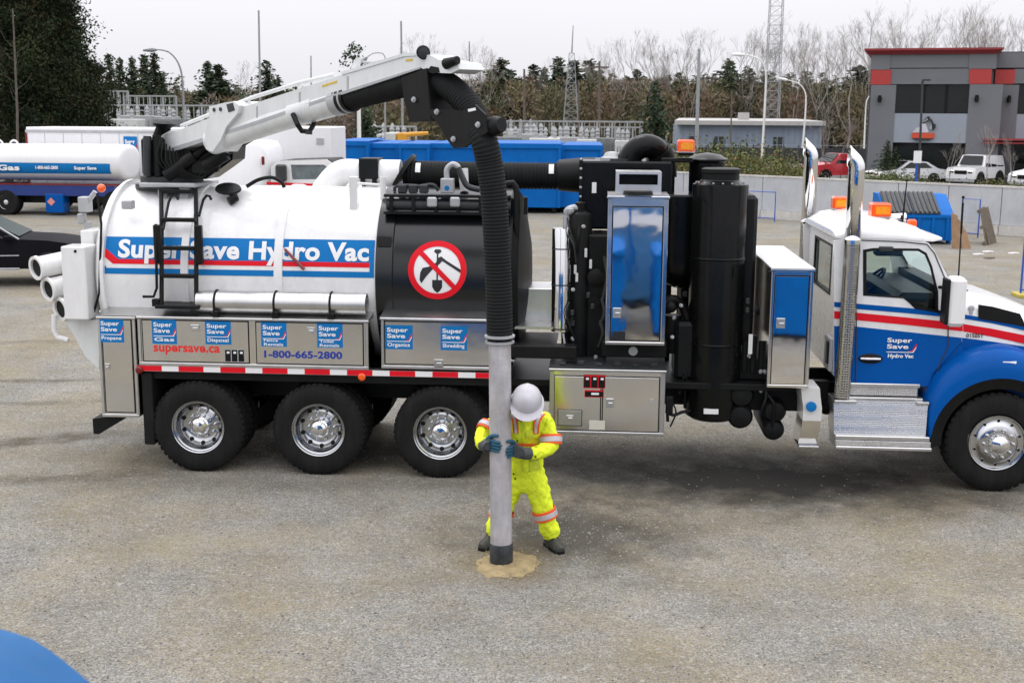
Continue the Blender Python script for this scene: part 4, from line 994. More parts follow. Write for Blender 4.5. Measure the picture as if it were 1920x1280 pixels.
mb = MB(); mb.box(vx + .20, vx + .30, .5, 1.0, 1.15, 1.62); mb.box(vx + .15, vx + .75, .45, 1.4, 1.1, 1.35, .02); mb.box(vx - .45, vx - .1, .4, 1.0, 1.1, 1.75, .04)
for k in range(5): mb.cyl((vx + .33 + .09 * k, .45, 1.2), (vx + .33 + .09 * k, .45, 1.55 + .06 * (k % 2)), .035, seg=10)
mb.prism([atY(1418, 590, .9), atY(1430, 560, .9), atY(1432, 530, .9), atY(1446, 530, .9), atY(1446, 600, .9)], (0, .3, 0))
part(mb, 'blower_base', BLACKSAT)
mb = MB(); mb.cyl(atY(1262, 590, .6), atY(1262, 660, .6), .10, seg=18); mb.tube(smooth_path([atY(1248, 570, .5), atY(1262, 560, .5), atY(1280, 575, .55), atY(1290, 600, .55)], 14), .05, 12); mb.sphere(atY(1258, 575, .45), .07, seg=12); part(mb, 'blower_pump', BLACKSAT)
# underside tanks
mb = MB()
for px, py, r in ((1452, 770, .13), (1450, 805, .12), (1388, 780, .14), (1390, 740, .14)):
    a = atY(px, py, .35); mb.lathe([(.02, -.02), (r * .8, 0), (r, .05), (r, .9), (r * .8, .95)], (a.x, .3, a.z), (0, 1, 0), 24)
mb.box(1.0, 2.6, .5, .6, .75, 1.1); mb.tube(smooth_path([atY(1440, 740, .3), atY(1452, 760, .26), atY(1448, 800, .3), atY(1455, 815, .3)], 14), .02, 6)
part(mb, 'air_tank', BLACKSAT)
# side box behind the cab, full width of the truck
sb = toolbox(1.845, 2.285, 1.125, 2.40, 2.28, [(1.885, 2.235, 1.165, 2.335)], MIRROR, frame_w=.03, name='cross_cabinet')
latch(1.96, 1.83, -.008, sb, .09, .11)
mb = MB(); mb.box(1.835, 2.295, -.02, 2.28, 2.414, 2.424, .003); part(mb, 'cabinet_roof', OFFWHITE, sb)
mb = MB(); mb.box(1.815, 1.845, .02, .12, 2.27, 2.38, .005); part(mb, 'hinge_bracket', BLACKSAT, sb)
# quarter fender ahead of the drive: white upper, polished lower
mb = MB(); q = []
for px, py in ((1502, 727), (1504, 745), (1507, 765), (1506, 790), (1502, 815), (1498, 838)): q.append(U(px, py, .05))
rings = [[(x, .05 + .015 * k, z), (x + .20, .05 + .015 * k, z), (x + .20, .5, z), (x, .5, z)] for k, (x, z) in enumerate(q)]
m1 = MB(); m1.loft(rings[:4]); qf = part(m1, 'quarter_fender', WHITE)
m1 = MB(); m1.loft(rings[3:]); part(m1, 'fender_skirt', STEEL, qf)
x, z = U(1521, 762, .06); mb = MB(); mb.lathe([(.056, 0), (.056, .01), (.05, .012)], (x, .06, z), (0, -1, 0), 24); lg = part(mb, 'fender_badge', DECALBLUE, qf)
mb = MB(); x0, z1 = U(1497, 833, .02); mb.box(x0, x0 + .22, .0, .3, z1 - .035, z1 - .01, .005); part(mb, 'fender_foot', BRUSHED, qf)
# beacon on its arm over the machinery
def beacon(px0, py0, px1, py1, Y, name='beacon'):
    x0, z1 = U(px0, py0, Y); x1, z0 = U(px1, py1, Y); h_ = z1 - z0
    mb = MB(); mb.box(x0, x1, Y, Y + (x1 - x0), z0 + .2 * h_, z1, .02); o = part(mb, name, AMBER)
    mb = MB(); mb.box(x0 + .01, x1 - .01, Y + .01, Y + (x1 - x0) - .01, z0 + .02 * h_, z0 + .195 * h_, .01); part(mb, 'beacon_base', BLACKSAT, o)
    mb = MB(); mb.box(x0 - .004, x1 + .004, Y - .004, Y + (x1 - x0) + .004, z0 + .20 * h_, z0 + .26 * h_, .005); part(mb, 'beacon_ring', GALV, o)
    mb = MB(); mb.box(x0 + .2 * (x1 - x0), x1 - .1 * (x1 - x0), Y - .003, Y, z0 + .40 * h_, z0 + .82 * h_); part(mb, 'beacon_reflector', AMBERD, o)
    return o
beacon(1271, 262, 1302, 293, 1.0)
mb = MB(); x, z = U(1286, 293, 1.1); mb.box(x - .28, x + .08, 1.05, 1.2, z - .07, z - .02, .01); mb.cyl((x - .2, 1.12, z - .4), (x - .2, 1.12, z - .05), .03); part(mb, 'beacon_arm', BLACKSAT)

rs = random.Random(21)
for k, (pa, pb, ya, yb2, Yd, n_) in enumerate(((1062, 1135, 380, 690, .45, 16), (1248, 1292, 540, 760, .42, 9), (1398, 1440, 560, 740, .40, 9))):
    for i in range(n_):
        x, z = U(rs.uniform(pa, pb), rs.uniform(ya, yb2), Yd); q = rs.choice((0, 1, 2)); mb = MB()
        if q == 0: mb.lathe([(.022, 0), (.022, .02), (.013, .022), (.013, .04)], (x, Yd, z), (rs.uniform(-.5, .5), -1, rs.uniform(-.5, .5)), 8)
        elif q == 1: mb.box(x - .02, x + .02, Yd - .02, Yd + .05, z - .03, z + .03, .006)
        else: mb.tube(smooth_path([(x, Yd, z), (x + rs.uniform(-.06, .06), Yd - .05, z - .12), (x + rs.uniform(-.1, .1), Yd, z - .3)], 10), rs.choice((.010, .016)), 6)
        part(mb, ('pipe_fitting', 'terminal_box', 'small_hose')[q], GALV if q == 0 else rs.choice((DARKGREY, DARKGREY, BLACKSAT)))
for k in range(16):
    a = 2 * PI * k / 16; mb = MB(); mb.lathe([(.012, 0), (.012, .014)], (vx + VR * .86 * math.cos(a), VY + VR * .86 * math.sin(a), zvt + .012), (0, 0, 1), 6); part(mb, 'cap_bolt', GALV, cy)

# ---- cab
CY0, CY1 = 0.22, 2.28
def c2(pts, y=CY0): return [U(x, y_, y) for x, y_ in pts]
side = c2([(1564, 705), (1602, 724), (1742, 724), (1748, 700), (1803, 640), (1805, 560), (1787, 536), (1752, 470), (1742, 456), (1728, 450), (1620, 446), (1585, 444), (1564, 452)])
win = c2([(1621, 470), (1640, 467), (1722, 468), (1736, 476), (1746, 500), (1757, 546), (1757, 584), (1715, 577), (1704, 566), (1694, 558), (1621, 553)])
mb = MB(); mb.holed(side, [win], lambda x, z: (x, CY0, z), (0, .05, 0)); cab = part(mb, 'cab', WHITE, ang=20)
mb = MB(); mb.holed(side, [win], lambda x, z: (x, CY1, z), (0, -.05, 0)); part(mb, 'far_cab_side', WHITE, cab)
def shrink(pts, k):
    cx = sum(p[0] for p in pts) / len(pts); cz = sum(p[1] for p in pts) / len(pts)
    return [(cx + (x - cx) * k, cz + (z - cz) * k) for x, z in pts]
mb = MB(); mb.holed(shrink(win, 1.035), [shrink(win, .955)], lambda x, z: (x, CY0 - .006, z), (0, .02, 0)); part(mb, 'window_seal', BLACKSAT, cab)
for y in (CY0 + .02, CY1 - .02):
    mb = MB(); mb.prismXZ(shrink(win, 1.0), y, y + .005); part(mb, 'window_pane', GLASS, cab)
xr0 = side[0][0]; zrb = side[0][1]; zrt = side[-1][1]; xw = side[5][0]
# rear wall with its window
rw = [(CY0 + .05, zrb), (CY1 - .05, zrb), (CY1 - .05, zrt), (CY0 + .05, zrt)]
wy0, wy1 = .74, 1.80; wz0, wz1 = U(1530, 538, 1.25)[1], U(1530, 452, 1.25)[1]
wr = [(wy0, wz0), (wy1, wz0), (wy1, wz1), (wy0, wz1)]
mb = MB(); mb.holed(rw, [wr], lambda y, z: (xr0, y, z), (.05, 0, 0)); part(mb, 'rear_wall', WHITE, cab)
for a in (wr,):
    mb = MB(); mb.prism([(xr0 + .02, y, z) for y, z in a], (.005, 0, 0)); part(mb, 'rear_pane', GLASS, cab)
    mb = MB(); mb.holed(shrink(a, 1.06), [shrink(a, .96)], lambda y, z: (xr0 - .006, y, z), (.02, 0, 0)); part(mb, 'rear_window_seal', BLACKSAT, cab)
mb = MB(); mb.box(xr0 - .05, xr0 - .002, .3, .62, 1.25, 1.62, .01); mb.box(xr0 - .07, xr0 - .051, .32, .42, 1.33, 1.58, .005, 1); part(mb, 'rear_panel', [GALV, BLACKSAT], cab)
# roof: crowned shell with an overhanging visor
def roof():
    secs = [(1566, 448, 446, 0.0), (1567, 430, 447, 0.02), (1590, 413, 447, .0), (1640, 405, 447, 0), (1690, 413, 449, 0), (1730, 424, 452, 0), (1752, 436, 454, .06), (1772, 446, 452, .12)]
    mb = MB(); rings = []
    for px, pt, pb_, ins in secs:
        x, zt_ = U(px, pt, CY0 + .35); _, zb_ = U(px, pb_, CY0); x = U(px, 450, CY0)[0]
        h_ = max(.012, zt_ - zb_ - .02); y0, y1 = CY0 - .006 + ins, CY1 + .006 - ins
        ring = [(x, y0, zb_)]
        for k in range(9):
            a = PI / 2 * k / 8; ring.append((x, y0 + .42 * (1 - math.cos(a)), zb_ + .02 + h_ * math.sin(a)))
        ring += [(x, 2.5 - p[1], p[2]) for p in ring[::-1]]; rings.append(ring)
    mb.loft(rings); return mb
part(roof(), 'roof', WHITE, cab, ang=40)
# windscreen, pillar, dash wall, floor, seats, wheel
xb, zb2 = side[6]; xt_, zt2 = side[8]
mb = MB(); mb.add([(xb, CY0 + .12, zb2), (xb, CY1 - .12, zb2), (xt_, CY1 - .12, zt2), (xt_, CY0 + .12, zt2)], [(0, 1, 2, 3)]); part(mb, 'windscreen', GLASS, cab)
mb = MB()
for y in (CY0 + .05, CY1 - .12): mb.prism([(xb, y, zb2), (xb + .03, y, zb2 - .02), (xt_ + .02, y, zt2), (xt_ - .02, y, zt2)], (0, .075, 0), 0)
part(mb, 'windscreen_pillar', BLACKSAT, cab)
mb = MB(); mb.box(xr0 + .05, xb - .02, CY0 + .06, CY1 - .06, zrb, zrb + .05); mb.box(xb - .10, xw - .01, CY0 + .055, CY1 - .055, zrb, zb2 - .04); mb.box(xb - .55, xb - .10, CY0 + .1, CY1 - .1, 1.75, zb2 - .10, .06); mb.box(xr0 + .06, xw - .1, CY0 + .052, CY0 + .06, zrb, 1.95); part(mb, 'dashboard', BLACKSAT, cab)
mb = MB()
for y in (.45, 1.65):
    mb.box(xr0 + .25, xr0 + .72, y, y + .48, 1.55, 1.70, .05); mb.box(xr0 + .18, xr0 + .32, y, y + .48, 1.70, 2.32, .05); mb.box(xr0 + .2, xr0 + .30, y + .12, y + .36, 2.33, 2.52, .04)
part(mb, 'seat', SEAT, cab)
mb = MB(); c = Vector((xb - .52, 1.75, 2.06)); ax = Vector((-.75, 0, .65)).normalized(); _, a1, a2 = frame(ax)
mb.tube([c + (a1 * math.cos(t) + a2 * math.sin(t)) * .21 for t in [2 * PI * k / 28 for k in range(29)]], .018, 8, cap=False)
for t in (0.4, 2.5, 4.6): mb.tube([c, c + (a1 * math.cos(t) + a2 * math.sin(t)) * .21], .014, 6)
mb.cyl(c, c - ax * .3, .03); part(mb, 'steering_wheel', BLACKSAT, cab)
x0, z1 = U(1648, 462, CY0 - .02); x1, z0 = U(1675, 472, CY0 - .02); mb = MB(); mb.box(x0, x1, CY0 - .03, CY0 - .002, z0, z1, .01); mb.box(x0 - .01, x1 + .13, CY0 + .08, CY0 + .22, z0 - .06, z0 + .01, .02); part(mb, 'window_visor', DARKGREY, cab)
# side stripes: bands of paint on the cab and the hood
def band(pts, m, nm, y, par): mb = MB(); mb.prismXZ([U(a, b, y) for a, b in pts], y - .004, y - .0005); return part(mb, nm, m, par)
yb_ = CY0
band([(1564, 611), (1605, 612), (1700, 622), (1803, 633), (1803, 640), (1748, 700), (1742, 724), (1602, 724), (1564, 705)], BLUE, 'blue_panel', yb_, cab)
band([(1564, 583), (1605, 586), (1700, 595), (1805, 606), (1805, 621), (1700, 609), (1605, 600), (1564, 597)], RED, 'red_band', yb_, cab)
band([(1564, 566), (1605, 569), (1700, 577), (1805, 588), (1805, 597), (1700, 587), (1605, 579), (1564, 575)], BLUE, 'blue_band', yb_, cab)
# door seams, handle, crest on the door
mb = MB()
for pts in ([(1607, 448), (1606, 560), (1604, 722)], [(1607, 450), (1690, 453), (1738, 458), (1752, 475), (1775, 530), (1778, 600), (1777, 650), (1762, 682), (1750, 722)]):
    P_ = [Vector((U(a, b, CY0)[0], CY0 - .005, U(a, b, CY0)[1])) for a, b in pts]; mb.tube(P_, .006, 5)
part(mb, 'door_seam', DARKGREY, cab)
x, z = U(1632, 672, CY0); mb = MB(); mb.sphere((x, CY0 - .003, z), .135, seg=20, sc=(1, .12, .42)); dh = part(mb, 'handle_recess', BLACKSAT, cab)
mb = MB(); mb.tube([(x - .11, CY0 - .03, z + .004), (x - .04, CY0 - .045, z + .006), (x + .10, CY0 - .032, z + .003)], [.012, .018, .014], 10); part(mb, 'door_handle', CHROME, cab)
decal(1660, 628, 1718, 676, CY0 - .004, None, cab, False)
x0, z0 = U(1664, 672, CY0); x1, _ = U(1712, 672, CY0); flat_text('Hydro Vac', x0, z0, x1 - x0, .055, CY0 - .0085, 'door_lettering', DECALWHITE, cab, .04)
# steps
S0, S1 = U(1564, 800, -.02)[0], U(1742, 800, -.02)[0]
mb = MB(); mb.box(S0 + .13, S1 - .09, .16, .42, 1.02, 1.15, .012); st = part(mb, 'cab_step', DIAMOND)
mb = MB(); mb.box(S0 + .12, S1 - .08, .13, .17, 1.125, 1.165, .008); mb.box(S0 + .12, S1 - .05, .10, .3, .985, 1.015, .006); part(mb, 'step_nosing', BRUSHED, st)
mb = MB(); mb.prism([(S0, .08, .985), (S1, .08, .985), (S1 - .02, .02, .62), (S0 + .01, .02, .62)], (0, .35, 0)); part(mb, 'tank_panel', DIAMOND, st)
mb = MB(); mb.box(S0 + .01, S1 + .01, -.05, .3, .575, .625, .008); mb.box(S0 + .015, S1 + .03, -.09, .3, .475, .515, .008); mb.box(S0, S0 + .24, .04, .10, .955, .99, .006); mb.box(S1 - .13, S1 + .005, .04, .10, .955, .99, .006); part(mb, 'step_nosing', BRUSHED, st)
mb = MB(); mb.box(S0 + .015, S1 + .02, -.06, .3, .517, .573, .003); part(mb, 'lower_tread', DIAMOND, st)
# hood, cowl, grille, bumper
HY = .30
def hood():
    secs = [(U(1790, 541, HY)[0], U(1790, 541, HY)[1], 1.25, HY), (U(1835, 551, HY)[0], U(1835, 549, HY + .3)[1], 1.25, HY), (U(1900, 566, HY)[0], U(1900, 562, HY + .3)[1], 1.25, HY), (U(1980, 610, HY)[0], U(1980, 592, HY + .3)[1], 1.2, HY + .04), (U(2040, 640, HY)[0], U(2040, 640, HY + .3)[1], 1.1, HY + .12), (U(2075, 640, HY)[0], 1.70, 1.0, HY + .2)]
    mb = MB(); rings = []
    for x, zt_, zb_, y0 in secs:
        ring = [(x, y0, zb_), (x, y0, zt_ - .22)]
        for k in range(1, 7):
            a = PI / 2 * k / 6; ring.append((x, y0 + .42 * (1 - math.cos(a)), zt_ - .22 + .22 * math.sin(a)))
        ring += [(x, 2.5 - p[1], p[2]) for p in ring[::-1]]; rings.append(ring)
    mb.loft(rings); return mb
hd = part(hood(), 'hood', WHITE, ang=40)
band([(1804, 633), (1860, 640), (1925, 650), (1960, 655), (1960, 760), (1804, 700)], BLUE, 'blue_panel', HY, hd)
band([(1806, 607), (1860, 616), (1925, 629), (1960, 637), (1960, 652), (1925, 645), (1860, 631), (1806, 621)], RED, 'red_band', HY, hd)
band([(1806, 589), (1860, 598), (1925, 611), (1960, 619), (1960, 628), (1925, 620), (1860, 606), (1806, 597)], BLUE, 'blue_band', HY, hd)
mb = MB(); mb.prismXZ([U(a, b, HY) for a, b in ((1835, 571), (1862, 575), (1912, 588), (1924, 613), (1900, 608), (1834, 597))], HY - .012, HY + .02); part(mb, 'air_intake', BLACKSAT, hd)
x, z = U(1821, 580, HY); mb = MB(); mb.sphere((x, HY - .002, z + .012), .035, seg=14, sc=(1, .25, 1)); mb.box(x - .018, x + .018, HY - .008, HY + .002, z - .055, z - .01, .003); part(mb, 'hood_badge', GALV, hd)
x0, z0 = U(1811, 634, HY); x1, _ = U(1843, 638, HY); flat_text('01505T', x0, z0 + .01, x1 - x0, .045, HY - .0095, 'unit_number', TEXTBLACK, hd, .02)
mb = MB(); gx = U(2075, 640, HY)[0]; mb.box(gx - .02, gx + .03, .75, 1.75, 1.0, 1.72, .02)
for k in range(9): mb.box(gx + .03, gx + .05, .8 + k * .105, .83 + k * .105, 1.02, 1.70)
part(mb, 'grille', CHROME, hd)
mb = MB(); mb.box(gx - .05, gx + .18, .1, 2.4, .55, .95, .06); part(mb, 'bumper', CHROME)
mb = MB()
for y in (.35, 2.0): mb.box(gx - .15, gx + .02, y, y + .3, 1.1, 1.32, .04)
part(mb, 'headlight', CHROME)
# fender arch over the front wheel
WX, WZ = 4.34, .552
outl = {184: .72, 172: .76, 160: .82, 148: .90, 136: .965, 124: 1.01, 112: 1.04, 100: 1.05, 88: 1.05, 76: 1.03, 64: 1.0, 50: .96, 36: .92, 24: .88, 12: .84}
ks = sorted(outl)
def ro(a):
    for i in range(len(ks) - 1):
        if ks[i] <= a <= ks[i + 1]: f = (a - ks[i]) / (ks[i + 1] - ks[i]); return outl[ks[i]] * (1 - f) + outl[ks[i + 1]] * f
    return outl[ks[0]] if a < ks[0] else outl[ks[-1]]
for side_ in (0, 1):
    rings = []; fl = []
    for a in range(184, 11, -4):
        t = math.radians(a); R = ro(a); ri = .70
        def pt(r, y): return (WX + r * math.cos(t), y if side_ == 0 else 2.5 - y, WZ + r * math.sin(t))
        w_ = R - ri
        rings.append([pt(ri, .02), pt(ri + w_ * .35, .015), pt(ri + w_ * .62, .035), pt(ri + w_ * .82, .075), pt(ri + w_ * .94, .14), pt(R, .24), pt(R, .50), pt(ri, .50)])
        fl.append([pt(.60, .05), pt(.72, .012), pt(.73, .05), pt(.70, .48), pt(.66, .48)])
    mb = MB(); mb.loft(rings); fe = part(mb, 'fender', BLUE, ang=40)
    mb = MB(); mb.loft(fl); part(mb, 'fender_flare', BLACKSAT, fe)
    if side_ == 0:
        x, z = U(1893, 681, .03); mb = MB(); mb.box(x - .075, x + .075, .03, .05, z - .02, z + .022, .006); part(mb, 'turn_signal', DECALWHITE, fe)
mb = MB(); mb.box(3.66, 4.9, .5, .56, .6, 1.25); part(mb, 'inner_fender', BLACKSAT)
mb = MB(); mb.prismXZ([U(a, b, .25) for a, b in ((1742, 724), (1748, 700), (1803, 640), (1815, 700), (1770, 760), (1745, 840))], .24, .5); part(mb, 'kick_panel', BLUE)
# mirrors
mb = MB(); x0, z1 = U(1775, 519, -.05); x1, z0 = U(1806, 612, -.05); mb.box(x0 + .02, x1, -.12, .10, z0, z1, .04); mi = part(mb, 'mirror', WHITE)
mb = MB(); mb.box(x0 - .005, x0 + .035, -.11, .09, z0 + .02, z1 - .02, .012); part(mb, 'mirror_glass', BLACKSAT, mi)
mb = MB(); mb.cyl((x0 + .06, .0, z1 - .12), (x0 + .0, .26, z1 - .15), .018); mb.cyl((x0 + .06, .0, z0 + .1), (x0 + .0, .26, z0 + .12), .018); part(mb, 'mirror_arm', BLACKSAT, mi)
mb = MB(); mb.box(x0 + .02, x1, 2.40, 2.62, z0, z1, .04); part(mb, 'mirror', WHITE)
x, z = U(1810, 548, .7); mb = MB(); mb.lathe([(.05, 0), (.06, .03), (.02, .08)], (x, .75, z - .04), (0, 0, 1), 14); part(mb, 'hood_mirror', BLACKSAT)
# stacks
def stack(px, Y, z0, ztip):
    x = U(px, 530, Y)[0]; r = .086; zs_ = 2.70
    mb = MB(); mb.tube([(x - .02, Y, z0), (x - .005, Y, 1.6), (x, Y, zs_)], r, 32); s_ = part(mb, 'exhaust_stack', PERF)
    ztop = ztip - .20
    path = [(x, Y, zs_ - .02), (x, Y, ztop)] + [(x - .13 * (1 - math.cos(a)), Y, ztop + .13 * math.sin(a)) for a in [math.radians(46) * k / 8 for k in range(1, 9)]] + [(x - .04 - .22 * k / 3, Y, ztop + .094 + .21 * k / 3) for k in (1, 2, 3)]
    mb = MB(); mb.tube(path, r, 32, cap=False); tip = part(mb, 'stack_pipe', CHROME, s_)
    # slanted open mouth
    bmh = bmesh.new(); bmh.from_mesh(tip.data); bmesh.ops.bisect_plane(bmh, geom=bmh.verts[:] + bmh.edges[:] + bmh.faces[:], plane_co=(x - r * .95, Y, ztip), plane_no=(-1, 0, 0.08), clear_outer=True); bmh.to_mesh(tip.data); bmh.free()
    so_ = tip.modifiers.new('wall', 'SOLIDIFY'); so_.thickness = .006
    mb = MB(); mb.lathe([(r + .006, 0), (r + .006, .04)], (x, Y, zs_ - .02), (0, 0, 1), 32); part(mb, 'stack_clamp', CHROME, s_)
    return s_
stack(1594, .14, 1.0, 3.66); stack(1509, 2.38, 1.2, 3.70)
mb = MB(); x, z = U(1578, 750, .14); mb.tube([(x, .14, .98), (x, .3, .85), (x - .1, .5, .8)], .08, 16); part(mb, 'exhaust_elbow', BLACKSAT)
# roof lights, antennas, horn
beacon(1636, 381, 1671, 416, .62); beacon(1563, 369, 1590, 400, 1.75)
x0, z1 = U(1702, 411, .75); x1, z0 = U(1718, 430, .75); mb = MB(); mb.box(x0, x1, .72, .80, z0, z1, .02); part(mb, 'marker_light', AMBER)
x, z = U(1680, 412, .9); mb = MB(); mb.cyl((x - .25, .9, z + .02), (x + .10, .9, z + .02), .03, .06, 14); mb.sphere((x - .26, .9, z + .02), .05, seg=10); mb.cyl((x - .1, .9, z), (x - .1, .9, z - .12), .02); part(mb, 'air_horn', CHROME)
x, z = U(1693, 400, .8); mb = MB(); mb.cyl((x, .8, z - .1), (x + .02, .8, z + .35), .012, .006, 8); mb.lathe([(.02, 0), (.02, .02)], (x + .02, .8, z + .35), (0, 0, 1), 8); mb.cyl((x - .02, .8, z - .13), (x - .02, .8, z - .08), .03); part(mb, 'roof_antenna', BLACKSAT)
p0, p1 = atY(1797, 520, .35), atY(1806, 370, .35); mb = MB(); mb.cyl(p0, p1, .009, .005, 6); mb.cyl(p0 + (p1 - p0) * .55, p0 + (p1 - p0) * .93, .012, .012, 6); mb.sphere(p1, .018, seg=8); part(mb, 'whip_antenna', BLACKSAT)

# ================================================================== SUCTION TUBE (held by the worker)
ST = empty('suction_tube', 'long scuffed grey suction tube held upright under the black hose', 'tube', loc=TUBE_B)
ax = (TUBE_T - TUBE_B); Lt = ax.length; axn = ax.normalized(); r = .098
mb = MB(); mb.lathe([(r, .20), (r, Lt - .02)], TUBE_B, axn, 40); mb.build('tube_body', TUBEGREY, ST)
mb = MB(); mb.lathe([(r * .85, .0), (r + .006, .0), (r + .008, .02), (r + .008, .19), (r + .004, .20)], TUBE_B, axn, 40); mb.build('tube_nozzle', WETSTEEL, ST)
mb = MB(); mb.lathe([(r + .004, 0), (r + .03, .006), (r + .03, .022), (r + .01, .026), (r + .01, .052), (r + .035, .056), (r + .035, .074), (r + .005, .08)], TUBE_B + axn * (Lt - .055), axn, 40); fl_ = mb.build('tube_flange', GALV, ST)
mb = MB(); mb.lathe([(r + .013, .027), (r + .013, .05)], TUBE_B + axn * (Lt - .055), axn, 32); 
mb.build('flange_gasket', BLACKSAT, fl_)

# ================================================================== WORKER
HIVIS = mat('hi_vis_fabric', (0.80, 0.95, 0.04), 0.75, var=0.08, vs=7, bump=0.9, bs=8, spec=0.15, bdist=0.06, dust=0.04)
HIVISD = mat('hi_vis_seam', (0.62, 0.74, 0.04), 0.8, var=0.1)
ORANGE = mat('orange_trim', (0.85, 0.11, 0.02), 0.6, var=0.08)
SILVER = mat('reflective_silver', (0.52, 0.51, 0.52), 0.45, 0.2, var=0.12, vs=10)
SKIN = mat('skin', (0.45, 0.26, 0.18), 0.5, var=0.08)
HAIR = mat('hair', (0.03, 0.02, 0.015), 0.7)
GLOVEB = mat('glove_blue', (0.012, 0.085, 0.14), 0.65, var=0.25, vs=20)
GLOVED = mat('glove_dark', (0.055, 0.062, 0.06), 0.7, var=0.25, vs=20)
BOOT = mat('boot_leather', (0.028, 0.030, 0.026), 0.6, var=0.3, vs=12, dust=0.25)
HATM = mat('hard_hat_plastic', (0.50, 0.49, 0.52), 0.38, var=0.10, vs=9, dust=0.35)

def skin_mesh(verts, edges, radii, root, levels=2, disp=0.0):
    me = bpy.data.meshes.new('figure'); me.from_pydata([tuple(v) for v in verts], edges, [])
    ob = bpy.data.objects.new('figure', me); COL.objects.link(ob)
    sm = ob.modifiers.new('skin', 'SKIN'); sm.use_smooth_shade = True
    for i, r in enumerate(radii):
        q = me.skin_vertices[0].data[i]; q.radius = r if isinstance(r, tuple) else (r, r); q.use_root = (i == root)
    ss = ob.modifiers.new('sub', 'SUBSURF'); ss.levels = levels
    if disp:
        tx = bpy.data.textures.new('folds', 'CLOUDS'); tx.noise_scale = 0.10
        dm = ob.modifiers.new('folds', 'DISPLACE'); dm.texture = tx; dm.strength = disp; dm.mid_level = 0.5; dm.texture_coords = 'GLOBAL'
        tx2 = bpy.data.textures.new('creases', 'MUSGRAVE'); tx2.noise_scale = 0.05; tx2.musgrave_type = 'RIDGED_MULTIFRACTAL'; d2 = ob.modifiers.new('creases', 'DISPLACE'); d2.texture = tx2; d2.strength = .012; d2.mid_level = .9; d2.texture_coords = 'GLOBAL'
    dg = bpy.context.evaluated_depsgraph_get(); dg.update()
    res = bpy.data.meshes.new_from_object(ob.evaluated_get(dg)); bpy.data.objects.remove(ob); bpy.data.meshes.remove(me)
    return res
def worker():
    W = lambda px, py, Y: atY(px, py, Y)
    K = TUBE_B.y                                   # tube depth, about -2.6
    y0 = -2.10
    root = empty('person', 'worker in yellow hi-vis coveralls and white hard hat, head bowed, gripping the suction tube', 'person', loc=(atZ(985, 1030).x, y0, 0))
    names = {}
    V = []; E = []; R = []
    def v(n, p, r, link=None):
        names[n] = len(V); V.append(p); R.append(r)
        if link is not None: E.append((names[link], names[n]))
    v('pelvis', W(982, 893, y0), (.172, .140))
    v('waist', W(985, 868, y0 - .03), (.180, .145), 'pelvis')
    v('belly', W(985, 842, y0 - .08), (.188, .150), 'waist')
    v('chest', W(985, 812, y0 - .15), (.190, .145), 'belly')
    v('upper', W(984, 788, y0 - .22), (.135, .105), 'chest')
    v('neck', W(986, 772, y0 - .30), .062, 'upper')
    v('skull', W(988, 760, y0 - .36), .082, 'neck')
    v('face', W(989, 752, y0 - .42), .078, 'skull')
    # his left arm (right in view)
    v('sL', W(1021, 788, y0 - .20), .088, 'upper'); v('aL', W(1032, 812, y0 - .22), .090, 'sL'); v('eL', W(1033, 838, y0 - .26), .084, 'aL')
    v('fL', W(1008, 849, K + .02), .066, 'eL'); v('wL', W(985, 850, K - .06), .052, 'fL')
    # his right arm (left in view, behind the tube)
    v('sR', W(946, 785, y0 - .20), .088, 'upper'); v('aR', W(920, 795, y0 - .24), .078, 'sR'); v('eR', W(903, 818, y0 - .34), .072, 'aR')
    v('fR', W(904, 832, K - .02), .062, 'eR'); v('wR', W(911, 836, K - .08), .050, 'fR')
    # legs
    v('hL', W(1005, 905, y0), .128, 'pelvis'); v('kL', W(1018, 950, y0 - .02), .100, 'hL'); v('cL', W(1028, 985, y0 - .01), .094, 'kL'); v('nL', W(1036, 1012, y0), .098, 'cL')
    v('hR', W(960, 905, y0), .128, 'pelvis'); v('kR', W(945, 950, y0 - .02), .100, 'hR'); v('cR', W(931, 985, y0), .100, 'kR'); v('nR', W(923, 1004, y0 + .02), .100, 'cR')
    me = skin_mesh(V, E, R, 0, 3, 0.040)
    me.materials.clear(); me.materials.append(HIVIS); me.materials.append(SKIN)
    nk = V[names['neck']]; up = (V[names['face']] - V[names['upper']]).normalized()
    for p in me.polygons:
        c = p.center
        if (c - (nk - up * .03)).dot(up) > 0 and (c - V[names['skull']]).length < .22: p.material_index = 1
        p.use_smooth = True
    body = bpy.data.objects.new('body', me); COL.objects.link(body); attach(body, root)
    def sub(mb, name, m, par=None, ang=40): return mb.build(name, m, par or root, ang)
    # face, ears, hair
    f = V[names['face']]; sk = V[names['skull']]; fd = Vector((.02, -.72, -.66)); rt = Vector((1, 0, 0)); hu = Vector((0.03, -.70, .70)).normalized()
    mb = MB(); mb.sphere(f + fd * .085, .018, seg=8); mb.tube([f + fd * .082 + hu * .03, f + fd * .10 - hu * .005], [.010, .016], 8)
    for s in (-1, 1): mb.sphere(f + rt * s * .082 - fd * .01, .028, seg=8, sc=(.4, 1, 1))
    sub(mb, 'face_features', SKIN)
    mb = MB()
    for s in (-1, 1): mb.sphere(f + rt * s * .03 + fd * .072 + hu * .028, .012, seg=8)
    mb.tube([f + rt * -.025 + fd * .078 - hu * .04, f + fd * .084 - hu * .042, f + rt * .025 + fd * .078 - hu * .04], .006, 6); sub(mb, 'eyes_and_mouth', HAIR)
    mb = MB(); mb.sphere(sk + hu * .0 - fd * .03, .094, seg=14); sub(mb, 'hair', HAIR)
    # hard hat: seen from above
    hc = W(988, 748, y0 - .44); ha = Vector((.06, -.60, .80)).normalized()
